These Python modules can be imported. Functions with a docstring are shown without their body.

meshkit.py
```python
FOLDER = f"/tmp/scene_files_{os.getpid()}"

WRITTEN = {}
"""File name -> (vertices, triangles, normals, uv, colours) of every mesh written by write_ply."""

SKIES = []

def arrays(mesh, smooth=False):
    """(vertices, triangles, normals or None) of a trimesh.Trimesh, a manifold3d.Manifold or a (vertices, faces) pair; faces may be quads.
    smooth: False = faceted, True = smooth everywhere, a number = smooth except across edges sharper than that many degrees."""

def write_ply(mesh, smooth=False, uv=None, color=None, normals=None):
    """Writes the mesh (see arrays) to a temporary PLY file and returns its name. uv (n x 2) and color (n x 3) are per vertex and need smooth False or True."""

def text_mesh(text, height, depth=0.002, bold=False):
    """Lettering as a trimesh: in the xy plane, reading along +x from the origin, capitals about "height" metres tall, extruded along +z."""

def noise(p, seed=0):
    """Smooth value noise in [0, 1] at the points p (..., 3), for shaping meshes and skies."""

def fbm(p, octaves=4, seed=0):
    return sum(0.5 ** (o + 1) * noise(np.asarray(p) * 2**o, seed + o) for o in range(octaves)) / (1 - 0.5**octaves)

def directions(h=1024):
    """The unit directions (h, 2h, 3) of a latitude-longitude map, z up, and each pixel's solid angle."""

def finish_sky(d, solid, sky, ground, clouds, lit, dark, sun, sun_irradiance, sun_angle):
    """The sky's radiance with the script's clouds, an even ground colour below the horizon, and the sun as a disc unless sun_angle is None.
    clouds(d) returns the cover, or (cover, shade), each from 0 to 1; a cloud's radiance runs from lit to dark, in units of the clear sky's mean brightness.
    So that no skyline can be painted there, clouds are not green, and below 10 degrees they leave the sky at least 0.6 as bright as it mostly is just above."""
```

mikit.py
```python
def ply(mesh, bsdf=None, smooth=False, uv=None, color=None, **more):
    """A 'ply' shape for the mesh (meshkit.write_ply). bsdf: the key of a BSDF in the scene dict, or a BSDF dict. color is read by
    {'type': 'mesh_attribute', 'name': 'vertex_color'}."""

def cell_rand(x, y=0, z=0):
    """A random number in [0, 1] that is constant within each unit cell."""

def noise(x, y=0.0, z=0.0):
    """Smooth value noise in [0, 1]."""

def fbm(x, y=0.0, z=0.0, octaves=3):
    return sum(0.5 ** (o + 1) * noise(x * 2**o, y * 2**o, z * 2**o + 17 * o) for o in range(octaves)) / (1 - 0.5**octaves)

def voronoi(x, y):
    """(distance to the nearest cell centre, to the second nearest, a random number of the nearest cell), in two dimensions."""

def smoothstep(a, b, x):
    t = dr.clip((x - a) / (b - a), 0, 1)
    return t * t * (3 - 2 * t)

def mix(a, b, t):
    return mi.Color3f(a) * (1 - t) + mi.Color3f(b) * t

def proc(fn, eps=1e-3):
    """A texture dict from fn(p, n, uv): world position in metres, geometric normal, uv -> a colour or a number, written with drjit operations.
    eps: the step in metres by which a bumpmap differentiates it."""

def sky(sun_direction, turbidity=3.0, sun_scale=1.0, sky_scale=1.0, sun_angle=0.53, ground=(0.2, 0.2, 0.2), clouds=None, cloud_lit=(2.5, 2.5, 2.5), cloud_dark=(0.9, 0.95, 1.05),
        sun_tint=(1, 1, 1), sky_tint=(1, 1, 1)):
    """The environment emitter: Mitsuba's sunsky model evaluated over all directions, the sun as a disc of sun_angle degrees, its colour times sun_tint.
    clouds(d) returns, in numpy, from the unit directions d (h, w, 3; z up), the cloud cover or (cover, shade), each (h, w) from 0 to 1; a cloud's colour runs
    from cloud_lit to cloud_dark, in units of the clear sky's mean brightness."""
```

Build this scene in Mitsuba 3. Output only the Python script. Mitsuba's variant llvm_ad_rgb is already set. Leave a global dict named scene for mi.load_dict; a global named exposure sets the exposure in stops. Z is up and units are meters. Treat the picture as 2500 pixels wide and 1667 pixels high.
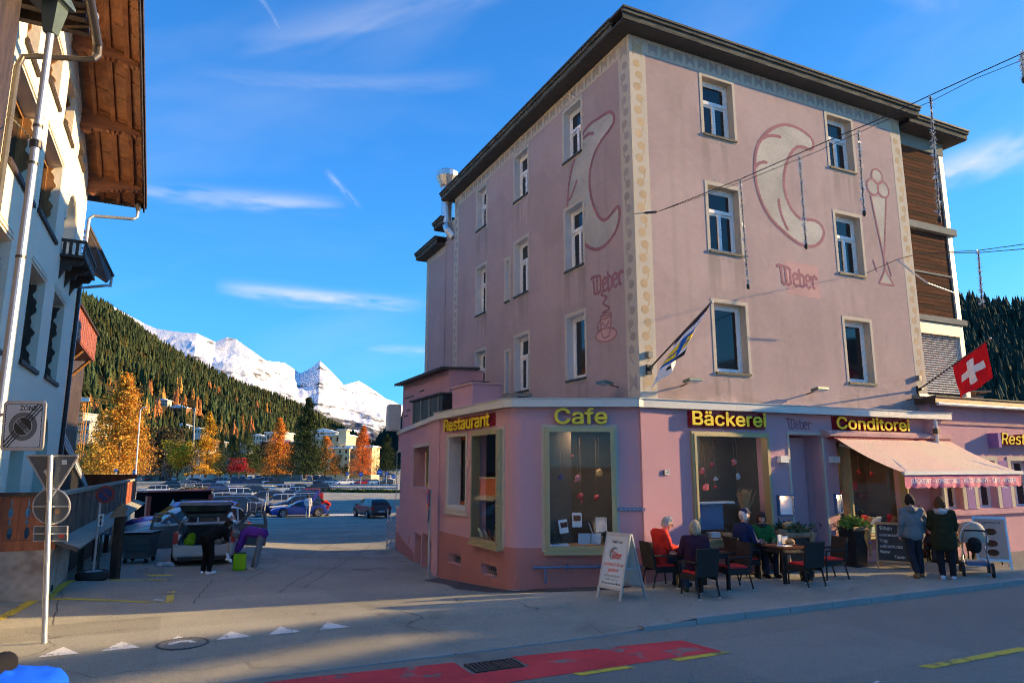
import math, random
import numpy as np, trimesh, manifold3d as m3, shapely
import mitsuba as mi, drjit as dr, mikit, meshkit
from mikit import noise, fbm, smoothstep, mix, proc, cell_rand
from shapely.geometry import Polygon, LineString, Point, box as sbox
from shapely import affinity
T = mi.ScalarTransform4f
rng = np.random.default_rng(7); random.seed(7)
scene, labels = {}, {}
# ---------------------------------------------------------------- camera, sky, sun, exposure
EYE, PITCH, F = 2.42, 0.18, 1688.6
scene['camera'] = {'type': 'perspective', 'fov': math.degrees(2*math.atan(1250/F)), 'fov_axis': 'x', 'near_clip': 0.05, 'far_clip': 30000.0,
    'to_world': T().look_at([0, 0, EYE], [0, math.cos(PITCH), EYE+math.sin(PITCH)], [0, 0, 1])}
SUN = np.array([0.948, 0.185, 0.27])
def clouds(d):
    az = np.degrees(np.arctan2(d[..., 0], d[..., 1])); el = np.degrees(np.arcsin(np.clip(d[..., 2], -1, 1)))
    def streak(a0, e0, la, le, tilt, s, amp):
        ca, sa = math.cos(math.radians(tilt)), math.sin(math.radians(tilt))
        x = ((az-a0)*ca+(el-e0)*sa)/la; y = (-(az-a0)*sa+(el-e0)*ca)/le
        q = np.stack([x*2.2+s, y*1.6+s*3, x*0+s], -1); n = meshkit.fbm(q, 5, int(s))
        y2 = y+0.9*(n-.5)
        return amp*np.clip(1-(x*x), 0, 1)*np.exp(-y2*y2*2.2)*np.clip(0.25+2.2*(n-.32), 0, 1)
    q = np.stack([(az*.55+el*.8)*.09, (el*.85-az*.35)*.28, az*0+3.1], -1)
    veil = np.clip(meshkit.fbm(q, 6, 5)-.52, 0, 1)*1.1
    q2 = np.stack([az*.05, el*.22, az*0+9.7], -1)
    veil = veil+np.clip(meshkit.fbm(q2, 6, 8)-.55, 0, 1)*.9
    c = veil*.25
    for a in ((-15.5, 13.4, 8.5, .75, -2, 3, 1.0), (-23, 20.3, 9, .9, 4, 5, .62), (-9, 36, 20, 2.2, 18, 9, .26), (-14.5, 22, 2.2, .3, -42, 2, .5), (-21.5, 34, 2.6, .25, -45, 4, .3), (-8.5, 9.5, 4, .55, -2, 11, .35), (36.5, 38, 8, 6, 52, 7, .75), (34.5, 20.5, 5.5, 1.5, 12, 13, .8), (-15, 30, 14, 1.0, 6, 15, .16)):
        c = np.maximum(c, streak(*a))
    return np.clip(c, 0, .9), np.zeros_like(c)+.12
scene['sky'] = mikit.sky(SUN, turbidity=2.0, sun_scale=.63, sky_scale=.92, clouds=clouds, cloud_lit=(2.2, 2.25, 2.4), cloud_dark=(1.1, 1.2, 1.4), sky_tint=(.165, .545, .98), sun_tint=(1.0, .97, .88), ground=(.16, .16, .17))
exposure = 3.72
# ---------------------------------------------------------------- frames and pixels
X0, Y0, TH = 2.9154, 15.68, .448
ER = np.array([math.cos(TH), math.sin(TH)]); EL = np.array([-math.sin(TH), math.cos(TH)])
def W(u, v, z=0.): return np.array([X0+ER[0]*u+EL[0]*v, Y0+ER[1]*u+EL[1]*v, z])
def UV(x, y): d = np.array([x-X0, y-Y0]); return d@ER, d@EL
ZK = np.array([(-400, 0), (-1, 0), (-.3, -.05), (.3, -.09), (1, -.16), (2.5, -.29), (5.7, -.53), (10, -.68), (16, -.87), (38, -1.45), (95, -1.8), (200, -2.), (3000, -2.)])
def sst(a, b, x): t = np.clip((x-a)/(b-a), 0, 1); return t*t*(3-2*t)
def zg(x, y):
    u = (x-X0)*ER[0]+(y-Y0)*ER[1]; v = (x-X0)*EL[0]+(y-Y0)*EL[1]
    z = np.interp(v, ZK[:, 0], ZK[:, 1])
    near = 1-sst(14, 34, v)
    cf = near*sst(2, 6, v)
    z = z*(1-cf*.38*sst(3, 8, -u))
    z = z*(1-.6*cf*sst(9, 11.3, -u)*(1-sst(6, 9, v)))
    return z*(1-sst(-1, 1.5, u)*(1-sst(12, 25, v)))
def ray(px, py):
    a, b = (px-1250)/F, (py-833.5)/F
    return np.array([a, math.cos(PITCH)+b*math.sin(PITCH), math.sin(PITCH)-b*math.cos(PITCH)])
def G(px, py, dz=0.):
    z = 0.; r = ray(px, py)
    for _ in range(40):
        P = np.array([0, 0, EYE])+r*(z+dz-EYE)/r[2]; z = float(zg(P[0], P[1]))
    return P
def at(px, py, Y): r = ray(px, py); return np.array([0, 0, EYE])+r*Y/r[1]
def DG(x, y, dz=0.): return G(x/.9408, y/.9408, dz)        # pixel of the 2352-wide view
def Dat(x, y, Y): return at(x/.9408, y/.9408, Y)
class Fr:                                                     # local frame: x along, y outwards, z up
    def __init__(s, o, ex, ey):
        s.M = np.eye(4); s.M[:3, 0] = [ex[0], ex[1], 0]; s.M[:3, 1] = [ey[0], ey[1], 0]; s.M[:3, 3] = o
    def __call__(s, m):
        m = m.copy(); m.apply_transform(s.M)
        return m
FR = Fr(W(0, 0), ER, -EL); FL = Fr(W(0, 0), EL, -ER)
CA, CB = np.array([2.78, 15.53]), np.array([-.12, 15.53])
FC = Fr([CB[0], 15.53, 0], (1, 0), (0, -1))                   # cafe front, x = world X - CB
FG = Fr(W(-2.8, 0), EL, -ER)                                  # restaurant side, x = v
def head(x, y, z, deg): r = math.radians(deg); return Fr([x, y, z], (math.cos(r), math.sin(r)), (-math.sin(r), math.cos(r)))
# ---------------------------------------------------------------- meshes
def bx(x0, x1, y0, y1, z0, z1):
    m = trimesh.creation.box((x1-x0, y1-y0, z1-z0)); m.apply_translation(((x0+x1)/2, (y0+y1)/2, (z0+z1)/2)); return m
def cat(*ms):
    ms = [m for g in ms for m in (g if isinstance(g, (list, tuple)) else [g])]
    return trimesh.util.concatenate(ms) if len(ms) > 1 else ms[0]
def ext(p, y0, y1):                                           # polygon in x,z extruded along y
    gs = [g for g in getattr(p, 'geoms', [p]) if g.geom_type == 'Polygon' and g.area > 1e-6]
    ms = []
    for g in gs:
        m = trimesh.creation.extrude_polygon(g, y1-y0, engine='earcut'); v = m.vertices
        m.vertices = np.stack([v[:, 0], y1-v[:, 2], v[:, 1]], 1); ms.append(m)
    return cat(ms)
def exz(p, z0, z1):
    ms = []
    for g in [g for g in getattr(p, 'geoms', [p]) if g.geom_type == 'Polygon' and g.area > 1e-6]:
        m = trimesh.creation.extrude_polygon(g, z1-z0, engine='earcut'); m.apply_translation((0, 0, z0)); ms.append(m)
    return cat(ms)
def exx(p, x0, x1):                                           # polygon in y,z extruded along x
    m = trimesh.creation.extrude_polygon(p, x1-x0, engine='earcut'); v = m.vertices
    m.vertices = np.stack([x0+v[:, 2], v[:, 0], v[:, 1]], 1); return m
def tube(pts, r, n=8, caps=True):
    P = np.asarray(pts, float); k = len(P); R = np.broadcast_to(np.asarray(r, float), (k,))
    Tn = np.gradient(P, axis=0); Tn /= np.linalg.norm(Tn, axis=1, keepdims=True)+1e-12
    up = np.array([0, 0, 1.]) if abs(Tn[0][2]) < .9 else np.array([1., 0, 0])
    rings = []
    for i in range(k):
        a = np.cross(Tn[i], up); a /= np.linalg.norm(a)+1e-12; b = np.cross(a, Tn[i]); up = b
        t = np.arange(n)*2*np.pi/n; rings.append(P[i]+R[i]*(np.cos(t)[:, None]*a+np.sin(t)[:, None]*b))
    V = np.vstack(rings+[P[:1], P[-1:]]); Fc = []
    for i in range(k-1):
        for j in range(n):
            a, b = i*n+j, i*n+(j+1) % n; Fc += [[a, b, b+n], [a, b+n, a+n]]
    if caps:
        for j in range(n): Fc += [[k*n, (j+1) % n, j], [k*n+1, (k-1)*n+j, (k-1)*n+(j+1) % n]]
    return trimesh.Trimesh(V, Fc, process=False)
def lathe(prof, n=20):
    p = np.asarray(prof, float); t = np.arange(n)*2*np.pi/n; V = np.array([[r*math.cos(a), r*math.sin(a), z] for r, z in p for a in t]); Fc = []
    for i in range(len(p)-1):
        for j in range(n):
            a, b = i*n+j, i*n+(j+1) % n; Fc += [[a, b, b+n], [a, b+n, a+n]]
    return trimesh.Trimesh(V, Fc, process=False)
def grid(nx, ny, fn):
    u, v = np.meshgrid(np.linspace(0, 1, nx), np.linspace(0, 1, ny), indexing='ij'); V = np.asarray(fn(u, v)).reshape(3, -1).T
    i = (np.arange(nx-1)[:, None]*ny+np.arange(ny-1)).ravel()
    return trimesh.Trimesh(V, np.vstack([np.stack([i, i+ny, i+ny+1], 1), np.stack([i, i+ny+1, i+1], 1)]), process=False)
def mv(m, x=0, y=0, z=0): m = m.copy(); m.apply_translation((x, y, z)); return m
def rot(m, deg, ax=(0, 0, 1), pt=(0, 0, 0)): m = m.copy(); m.apply_transform(trimesh.transformations.rotation_matrix(math.radians(deg), ax, pt)); return m
def ell(c, r, sub=2): m = trimesh.creation.icosphere(sub); m.apply_scale(r); m.apply_translation(c); return m
def rect(x0, x1, z0, z1): return sbox(x0, z0, x1, z1)
def ring(x0, x1, z0, z1, w): return sbox(x0, z0, x1, z1).difference(sbox(x0+w, z0+w, x1-w, z1-w))
# ---------------------------------------------------------------- scene entries
def key_for(k):
    if k not in scene and not any(s.startswith(k+'__') for s in scene) and k not in labels: return k
    i = 1
    while f'{k}_{i:03d}' in scene or f'{k}_{i:03d}' in labels or any(s.startswith(f'{k}_{i:03d}__') for s in scene): i += 1
    return f'{k}_{i:03d}'
_cnt = {}
def newkey(k):
    n = _cnt.get(k, 0); _cnt[k] = n+1
    return k if n == 0 else f'{k}_{n:03d}'
def thing(name, label, cat_, group=None):
    k = newkey(name); labels[k] = {'label': label, 'category': cat_}
    if group: labels[k]['group'] = group
    return k
def obj(name, mesh, mat, parent=None, smooth=False, label=None, cat_=None, group=None, kind=None, color=None, frame=None):
    k = newkey(name if parent is None else parent+'__'+name)
    if frame is not None: mesh = frame(mesh)
    if color is not None and np.ndim(color) == 1: color = np.tile(np.asarray(color, float), (len(mesh.vertices), 1))
    scene[k] = mikit.ply(mesh, mat, smooth=smooth, color=color) if isinstance(mesh, trimesh.Trimesh) else dict(mesh)
    e = {a: b for a, b in (('label', label), ('category', cat_), ('group', group), ('kind', kind)) if b}
    if e: labels[k] = e
    return k
def vcol(mesh, cols):                                          # unshared faces, one colour per face
    f = mesh.faces; m = trimesh.Trimesh(mesh.vertices[f].reshape(-1, 3), np.arange(len(f)*3).reshape(-1, 3), process=False)
    return m, np.repeat(np.asarray(cols, float), 3, axis=0)
# ---------------------------------------------------------------- materials
def M(k, d, two=True): scene[k] = {'type': 'twosided', 'bsdf': d} if two else d; return k
def pr(color, rough=.6, metal=0., spec=.5, **k):
    c = {'type': 'rgb', 'value': list(map(float, color))} if not isinstance(color, dict) else color
    r = rough
    return {'type': 'principled', 'base_color': c, 'roughness': r, 'metallic': metal, 'specular': spec, **k}
def speck(base, amp=.12, s=3., s2=40., tint=None):
    base = list(base)
    def fn(p, n, uv):
        a = fbm(p.x*s, p.y*s, p.z*s, 4); b = noise(p.x*s2, p.y*s2, p.z*s2)
        return mi.Color3f(base)*(1+amp*2*(a-.5)+amp*.6*(b-.5))
    return proc(fn)
def streaks(base, amp=.18, dirt=(.30, .24, .22)):
    def fn(p, n, uv):
        h = p.x*.9+p.y*.43; w = -p.x*.43+p.y*.9
        a = fbm(h*.7, w*.7, p.z*.55, 5); b = fbm(h*5+w*5, p.z*.35, 2.2, 4); c = fbm(h*9, w*9, p.z*9, 3)
        t = smoothstep(.5, .82, b)*.35+smoothstep(.52, .78, a)*.3
        return mix(base, dirt, t*.8)*(1+amp*(a-.5)+amp*.35*(c-.5))
    return proc(fn)
def bump(d, fn, scale): return {'type': 'bumpmap', 'arbitrary': proc(fn), 'scale': scale, 'bsdf': d}
plaster_h = lambda p, n, uv: fbm(p.x*22, p.y*22, p.z*22, 3)
_pk = streaks((.40, .305, .295), .36, (.28, .23, .21))
_pkf = mikit._FUNCTIONS[_pk['fn']]
def pinkfn(p, n, uv):
    u = (p.x-X0)*float(ER[0])+(p.y-Y0)*float(ER[1]); v = (p.x-X0)*float(EL[0])+(p.y-Y0)*float(EL[1]); fr = v < .25; s = mi.Float(0)
    for a, b, zz in ((2.21, 3.42, 0), (6.85, 8.05, 0), (2.23, 3.35, 1), (5.49, 6.61, 1), (8.78, 9.8, 1)):
        x = u if zz == 0 else v; on = dr.select(fr, 1. if zz == 0 else 0., 0. if zz == 0 else 1.); m = smoothstep(a-.1, a+.08, x)*smoothstep(b+.1, b-.08, x)*on
        for z0 in (10.85, 7.7, 4.62): d = z0-p.z; s = dr.maximum(s, m*smoothstep(-.02, .03, d)*smoothstep(1.5, .05, d)*smoothstep(.42, .7, noise(x*9, p.z*.5, z0)))
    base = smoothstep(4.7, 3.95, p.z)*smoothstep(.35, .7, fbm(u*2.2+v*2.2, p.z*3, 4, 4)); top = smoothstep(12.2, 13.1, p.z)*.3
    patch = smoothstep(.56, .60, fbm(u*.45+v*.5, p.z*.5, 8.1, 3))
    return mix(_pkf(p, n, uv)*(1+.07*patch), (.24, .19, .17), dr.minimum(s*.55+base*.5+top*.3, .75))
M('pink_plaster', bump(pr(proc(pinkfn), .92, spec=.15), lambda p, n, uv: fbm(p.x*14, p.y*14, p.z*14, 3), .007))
M('rose_plaster', bump(pr(streaks((.54, .31, .34), .15, (.38, .24, .28)), .9, spec=.2), plaster_h, .02))
M('rough_plaster', bump(pr(streaks((.54, .31, .34), .12, (.42, .26, .29)), .9, spec=.2), lambda p, n, uv: fbm(p.x*38, p.y*38, p.z*38, 2), .03))
M('dado_plaster', bump(pr(streaks((.42, .18, .165), .2, (.25, .15, .13)), .9, spec=.2), plaster_h, .02))
M('cream_paint', pr(streaks((.50, .45, .37), .15, (.40, .36, .30)), .85, spec=.2))
M('ochre_paint', pr(speck((.47, .36, .23), .25, 2, 30), .9, spec=.2))
M('grey_paint', pr(speck((.36, .31, .28), .25, 2, 30), .9, spec=.2))
M('mauve_paint', pr(speck((.30, .145, .165), .35, 2, 30), .9, spec=.2))
M('mural_cream', pr(speck((.43, .405, .36), .35, 1.2, 25), .9, spec=.2))
M('faded_rose', pr(speck((.50, .31, .295), .22, 2, 25), .9, spec=.2))
M('hotel_plaster', bump(pr(streaks((.76, .70, .58), .1, (.7, .62, .5)), .9, spec=.2), plaster_h, .012))
M('hotel_relief', pr((.72, .68, .58), .9, spec=.2))
M('white_paint', pr(speck((.72, .72, .70), .06), .5))
M('grey_white', pr(speck((.55, .56, .56), .08), .55))
M('ledge_metal', pr(speck((.60, .59, .54), .1, 1.5), .45, spec=.4))
def woodfn(a, b, fx, fy, fz, s=1.):
    a, b = list(a), list(b)
    def fn(p, n, uv):
        w = fbm(p.x*fx*s, p.y*fy*s, p.z*fz*s, 4); g = noise(p.x*fx*4*s, p.y*fy*4*s, p.z*fz*4*s)
        return mix(a, b, smoothstep(.3, .7, w))*(.86+.28*g)
    return proc(fn)
M('wood_soffit', pr(woodfn((.26, .10, .04), (.17, .06, .025), 2, 2, 9), .6))
M('wood_red', pr(woodfn((.30, .085, .035), (.19, .055, .025), 9, 9, 1.2), .55))
M('wood_dark', pr(woodfn((.055, .035, .025), (.03, .02, .016), 8, 8, 2), .6))
M('wood_plank', pr(woodfn((.135, .056, .033), (.07, .033, .021), 1.4, 1.4, 30), .95, spec=.06))
M('wood_plank_grey', pr(woodfn((.085, .048, .032), (.05, .03, .02), 1.4, 1.4, 30), .95, spec=.06))
M('wood_frame', pr(woodfn((.27, .13, .045), (.19, .09, .03), 9, 9, 1.5), .5))
M('wood_pale', pr(woodfn((.45, .26, .12), (.36, .19, .08), 9, 9, 2), .5))
M('log_wood', pr(woodfn((.34, .22, .13), (.2, .13, .08), 6, 6, 6), .8))
M('grey_board', pr(speck((.24, .25, .22), .2, 2.5, 30), .9, spec=.1))
M('roof_dark', pr(speck((.05, .048, .045), .3, 3, 30), .7))
M('weathered_fascia', pr(woodfn((.13, .13, .11), (.07, .07, .06), 3, 3, 14), .9, spec=.1))
M('copper_fascia', pr(woodfn((.46, .25, .13), (.33, .18, .10), 2, 2, 8), .5))
M('brass_frame', pr(speck((.40, .33, .17), .08), .4, metal=.2))
M('steel', pr(speck((.62, .63, .64), .1, 6), .32, metal=.85))
M('galvanised', pr(speck((.52, .54, .57), .14, 9, 60), .42, metal=.7))
M('pipe_dark', pr(speck((.10, .09, .085), .2), .4, metal=.5))
M('green_metal', pr((.10, .14, .13), .4, metal=.4))
M('black_metal', pr((.018, .018, .019), .4))
M('rubber', pr(speck((.022, .022, .023), .2), .75))
M('black_weave', bump(pr(speck((.022, .018, .017), .3, 30, 90), .6), lambda p, n, uv: dr.sin(p.z*420)*dr.sin((p.x+p.y)*420), .003))
M('red_cushion', pr((.62, .02, .02), .8))
M('concrete', pr(speck((.33, .32, .30), .15, 5), .9))
M('stone_base', bump(pr(proc(lambda p, n, uv: mix((.34, .30, .26), (.22, .16, .13), smoothstep(.45, .75, fbm(p.x*2.2, p.y*2.2, p.z*2.2, 4)))*(.8+.4*noise(p.x*11, p.y*11, p.z*11))), .95), lambda p, n, uv: fbm(p.x*7, p.y*7, p.z*7, 3), .05))
M('window_glass', pr((.015, .017, .018), .05, spec=.42))
scene['clear_glass'] = {'type': 'thindielectric', 'int_ior': 1.32}
M('room_dark', pr((.06, .055, .05), .9))
M('room_warm', pr(speck((.085, .07, .05), .4, 1.1), .9))
M('curtain', pr((.55, .55, .53), .9))
M('vertex_paint', pr({'type': 'mesh_attribute', 'name': 'vertex_color'}, .6))
M('vertex_gloss', pr({'type': 'mesh_attribute', 'name': 'vertex_color'}, .25, clearcoat=.8, clearcoat_gloss=.9))
M('cloth', pr({'type': 'mesh_attribute', 'name': 'vertex_color'}, .85, sheen=.4, spec=.15))
M('skin', pr(speck((.50, .27, .19), .1, 14), .55))
M('leaf', pr({'type': 'mesh_attribute', 'name': 'vertex_color'}, .8, spec=.1))
M('yellow_sign', pr((.80, .58, .01), .35))
M('red_sign', pr((.25, .015, .025), .35))
M('yellow_line', pr(proc(lambda p, n, uv: mix((.60, .44, .05), (.16, .14, .09), smoothstep(.55, .82, fbm(p.x*5, p.y*5, 1, 4)+.35*noise(p.x*60, p.y*60, 0)-.18))), .75))
M('white_line', pr(proc(lambda p, n, uv: mix((.66, .66, .63), (.2, .2, .2), smoothstep(.58, .85, fbm(p.x*6, p.y*6, 1, 4)+.35*noise(p.x*60, p.y*60, 0)-.16))), .75))
M('red_lane', pr(proc(lambda p, n, uv: mix((.70, .06, .065), (.2, .19, .17), smoothstep(.62, .8, fbm(p.x*3.1, p.y*3.1, 6, 5)))*(.8+.45*(fbm(p.x*1.6, p.y*1.6, 2, 5)-.2))*(.85+.3*noise(p.x*90, p.y*90, 0))), .8, spec=.2))
def asphalt(base, crack=.5, patch=.26):
    base = list(base)
    def fn(p, n, uv):
        a = fbm(p.x*.35, p.y*.35, .5, 4); b = fbm(p.x*2.3, p.y*2.3, 1.5, 3); g = noise(p.x*70, p.y*70, 0)
        wx, wy = p.x*.30+.35*fbm(p.x*.9, p.y*.9, 4, 3), p.y*.30+.35*fbm(p.x*.9, p.y*.9, 9, 3)
        d1, d2, _ = mikit.voronoi(wx, wy); cr = (1-smoothstep(0., .013, d2-d1))*smoothstep(.42, .58, fbm(p.x*.22, p.y*.22, 7, 2))
        oil = smoothstep(.64, .76, fbm(p.x*.8, p.y*.8, 3.3, 4)); hx = (p.x*.9+p.y*.433)/3.3; hy = (-p.x*.433+p.y*.9)/2.1; rp = cell_rand(hx, hy, 5); rep = dr.select(rp > .8, .86, dr.select(rp < .12, 1.1, 1.)); tw = .5+.5*dr.sin((-p.x*.433+p.y*.9)*1.75+1.2)
        return mi.Color3f(base)*(1+patch*2*(a-.5)+patch*(b-.5)+.4*(g-.5))*(1-crack*cr)*(1-.3*oil)*rep*(1-.10*tw*noise(p.x*.6, p.y*.6, 3))
    return proc(fn)
M('asphalt_alley', bump(pr(asphalt((.285, .275, .225)), .85, spec=.3), lambda p, n, uv: noise(p.x*55, p.y*55, 0), .006))
M('asphalt_road', bump(pr(asphalt((.215, .205, .175), .15, .12), .8, spec=.35), lambda p, n, uv: noise(p.x*60, p.y*60, 0), .006))
M('asphalt_walk', bump(pr(asphalt((.27, .26, .215), .3), .85, spec=.3), lambda p, n, uv: noise(p.x*55, p.y*55, 0), .006))
M('copper_pale', pr(speck((.55,.46,.33),.1),.5)); M('dark_asphalt', pr(speck((.05,.05,.052),.4,2,30),.6))
M('kerb_stone', pr(speck((.27, .27, .26), .2, 4, 50), .8))
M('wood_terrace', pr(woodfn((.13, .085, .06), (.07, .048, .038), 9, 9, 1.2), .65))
M('red_panel', pr((.50, .05, .03), .5)); M('pale_blue_print', pr((.35, .50, .62), .7)); M('crane_orange', pr((.62, .26, .03), .6)); M('wood_poster', pr((.42, .30, .25), .7)); M('tinsel', pr((.75, .75, .74), .4, metal=.2)); M('wheat', pr((.40, .22, .07), .7)); M('dark_box', pr((.05, .055, .05), .5)); M('mint_paint', pr((.45, .58, .44), .6))
M('shade_red', pr((.16, .03, .03), .7)); M('shade_blue', pr((.015, .03, .11), .7)); M('matt_black', pr((.006, .006, .007), .95, spec=.02))  # red and blue here are sign colours darkened to paint in shade
M('alloy', pr((.5, .51, .53), .3, metal=.6))
M('mast_grey', pr((.24, .24, .24), .7))
M('crack_fill', pr((.10, .098, .092), .9, spec=.1))
M('reveal_cream', pr((.42, .37, .30), .8, spec=.2))
M('flat_grey_wall', pr(speck((.3, .29, .27), .12), .9))
# ---------------------------------------------------------------- ground, road, pavement, markings
def zs(u, v):                                                  # walked-on surface in building coordinates
    p = W(0, 0)[:, None]+np.r_[ER, 0][:, None]*np.ravel(u)+np.r_[EL, 0][:, None]*np.ravel(v)
    z = zg(p[0], p[1]).reshape(np.shape(u))
    return z-.085*sst(1.75, 3.4, -v)*(1-sst(-3.2, -1.2, u))
def sheet(us, vs, fz):
    u, v = np.meshgrid(us, vs, indexing='ij'); z = fz(u, v); nx, ny = u.shape
    V = np.stack([X0+ER[0]*u+EL[0]*v, Y0+ER[1]*u+EL[1]*v, z], -1).reshape(-1, 3)
    i = (np.arange(nx-1)[:, None]*ny+np.arange(ny-1)).ravel()
    return trimesh.Trimesh(V, np.vstack([np.stack([i, i+ny, i+ny+1], 1), np.stack([i, i+ny+1, i+1], 1)]), process=False)
us = np.r_[-1500, -900, -500, -300, -200, np.arange(-140, -30, 8), np.arange(-30, 14, .7), np.arange(14, 60, 6), 90, 150, 260, 500, 900, 1500]
vs = np.r_[-300, -100, -40, -20, -11, -3.4, -1.76, -1.74, np.arange(-1.2, 30, .6), np.arange(30, 130, 6), 150, 200, 300, 450, 700, 1200, 1800]
obj('ground', sheet(us, vs, lambda u, v: zs(u, v)-.2*(v < -1.75)), 'asphalt_alley', kind='structure', smooth=True)
obj('road', sheet(np.arange(-60, 81, 5.), np.linspace(-11, -3.36, 6), lambda u, v: -.1+.05*np.sin((v+11)/7.6*np.pi)), 'asphalt_road', kind='structure', smooth=True)
zroad = lambda u, v: -.1+.05*np.sin((v+11)/7.6*np.pi)
a = sheet(np.r_[-60, -30, np.arange(-20, 12, .5), 20, 40, 60], np.linspace(-3.42, -1.75, 7), lambda u, v: zs(u, v)+.004)
def zB(n):
    t = np.linspace(0, 1, 9); u, s = np.meshgrid(np.r_[np.linspace(0, .12, 18), np.linspace(.14, .3, 10), .5, 1], t, indexing='ij')
    v = -1.75+2.35*s; L = -2.96+1.5*s; uu = L+(60-L)*u; z = zs(uu, v)+.005; nx, ny = u.shape
    V = np.stack([X0+ER[0]*uu+EL[0]*v, Y0+ER[1]*uu+EL[1]*v, z], -1).reshape(-1, 3); i = (np.arange(nx-1)[:, None]*ny+np.arange(ny-1)).ravel()
    return trimesh.Trimesh(V, np.vstack([np.stack([i, i+ny, i+ny+1], 1), np.stack([i, i+ny+1, i+1], 1)]), process=False)
obj('pavement', cat(a, zB(0)), 'asphalt_walk', kind='structure', smooth=True)
obj('near_pavement', sheet(np.arange(-60, 81, 10.), [-40, -15, -11.02], lambda u, v: 0*u+.02), 'asphalt_walk', kind='structure')
FB = Fr(W(0, 0), ER, EL)
for i in range(27):                                            # raised kerb, sinking to the alley mouth
    u0 = -3.65+1.05*i; h = float(zs(np.array([u0+.5]), np.array([-3.4]))[0])
    obj('kerb_stone', bx(u0+.008, u0+1.042, -3.44, -3.28, -.2, h+.004+.002*(i % 3)), 'kerb_stone', 'pavement', frame=FB)
for i in range(14):
    u0 = -18.35+1.05*i
    obj('flush_stone', bx(u0+.01, u0+1.04, -3.46, -3.3, -.2, -.082+.001*(i % 3)), 'kerb_stone', 'pavement', frame=FB)
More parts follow.
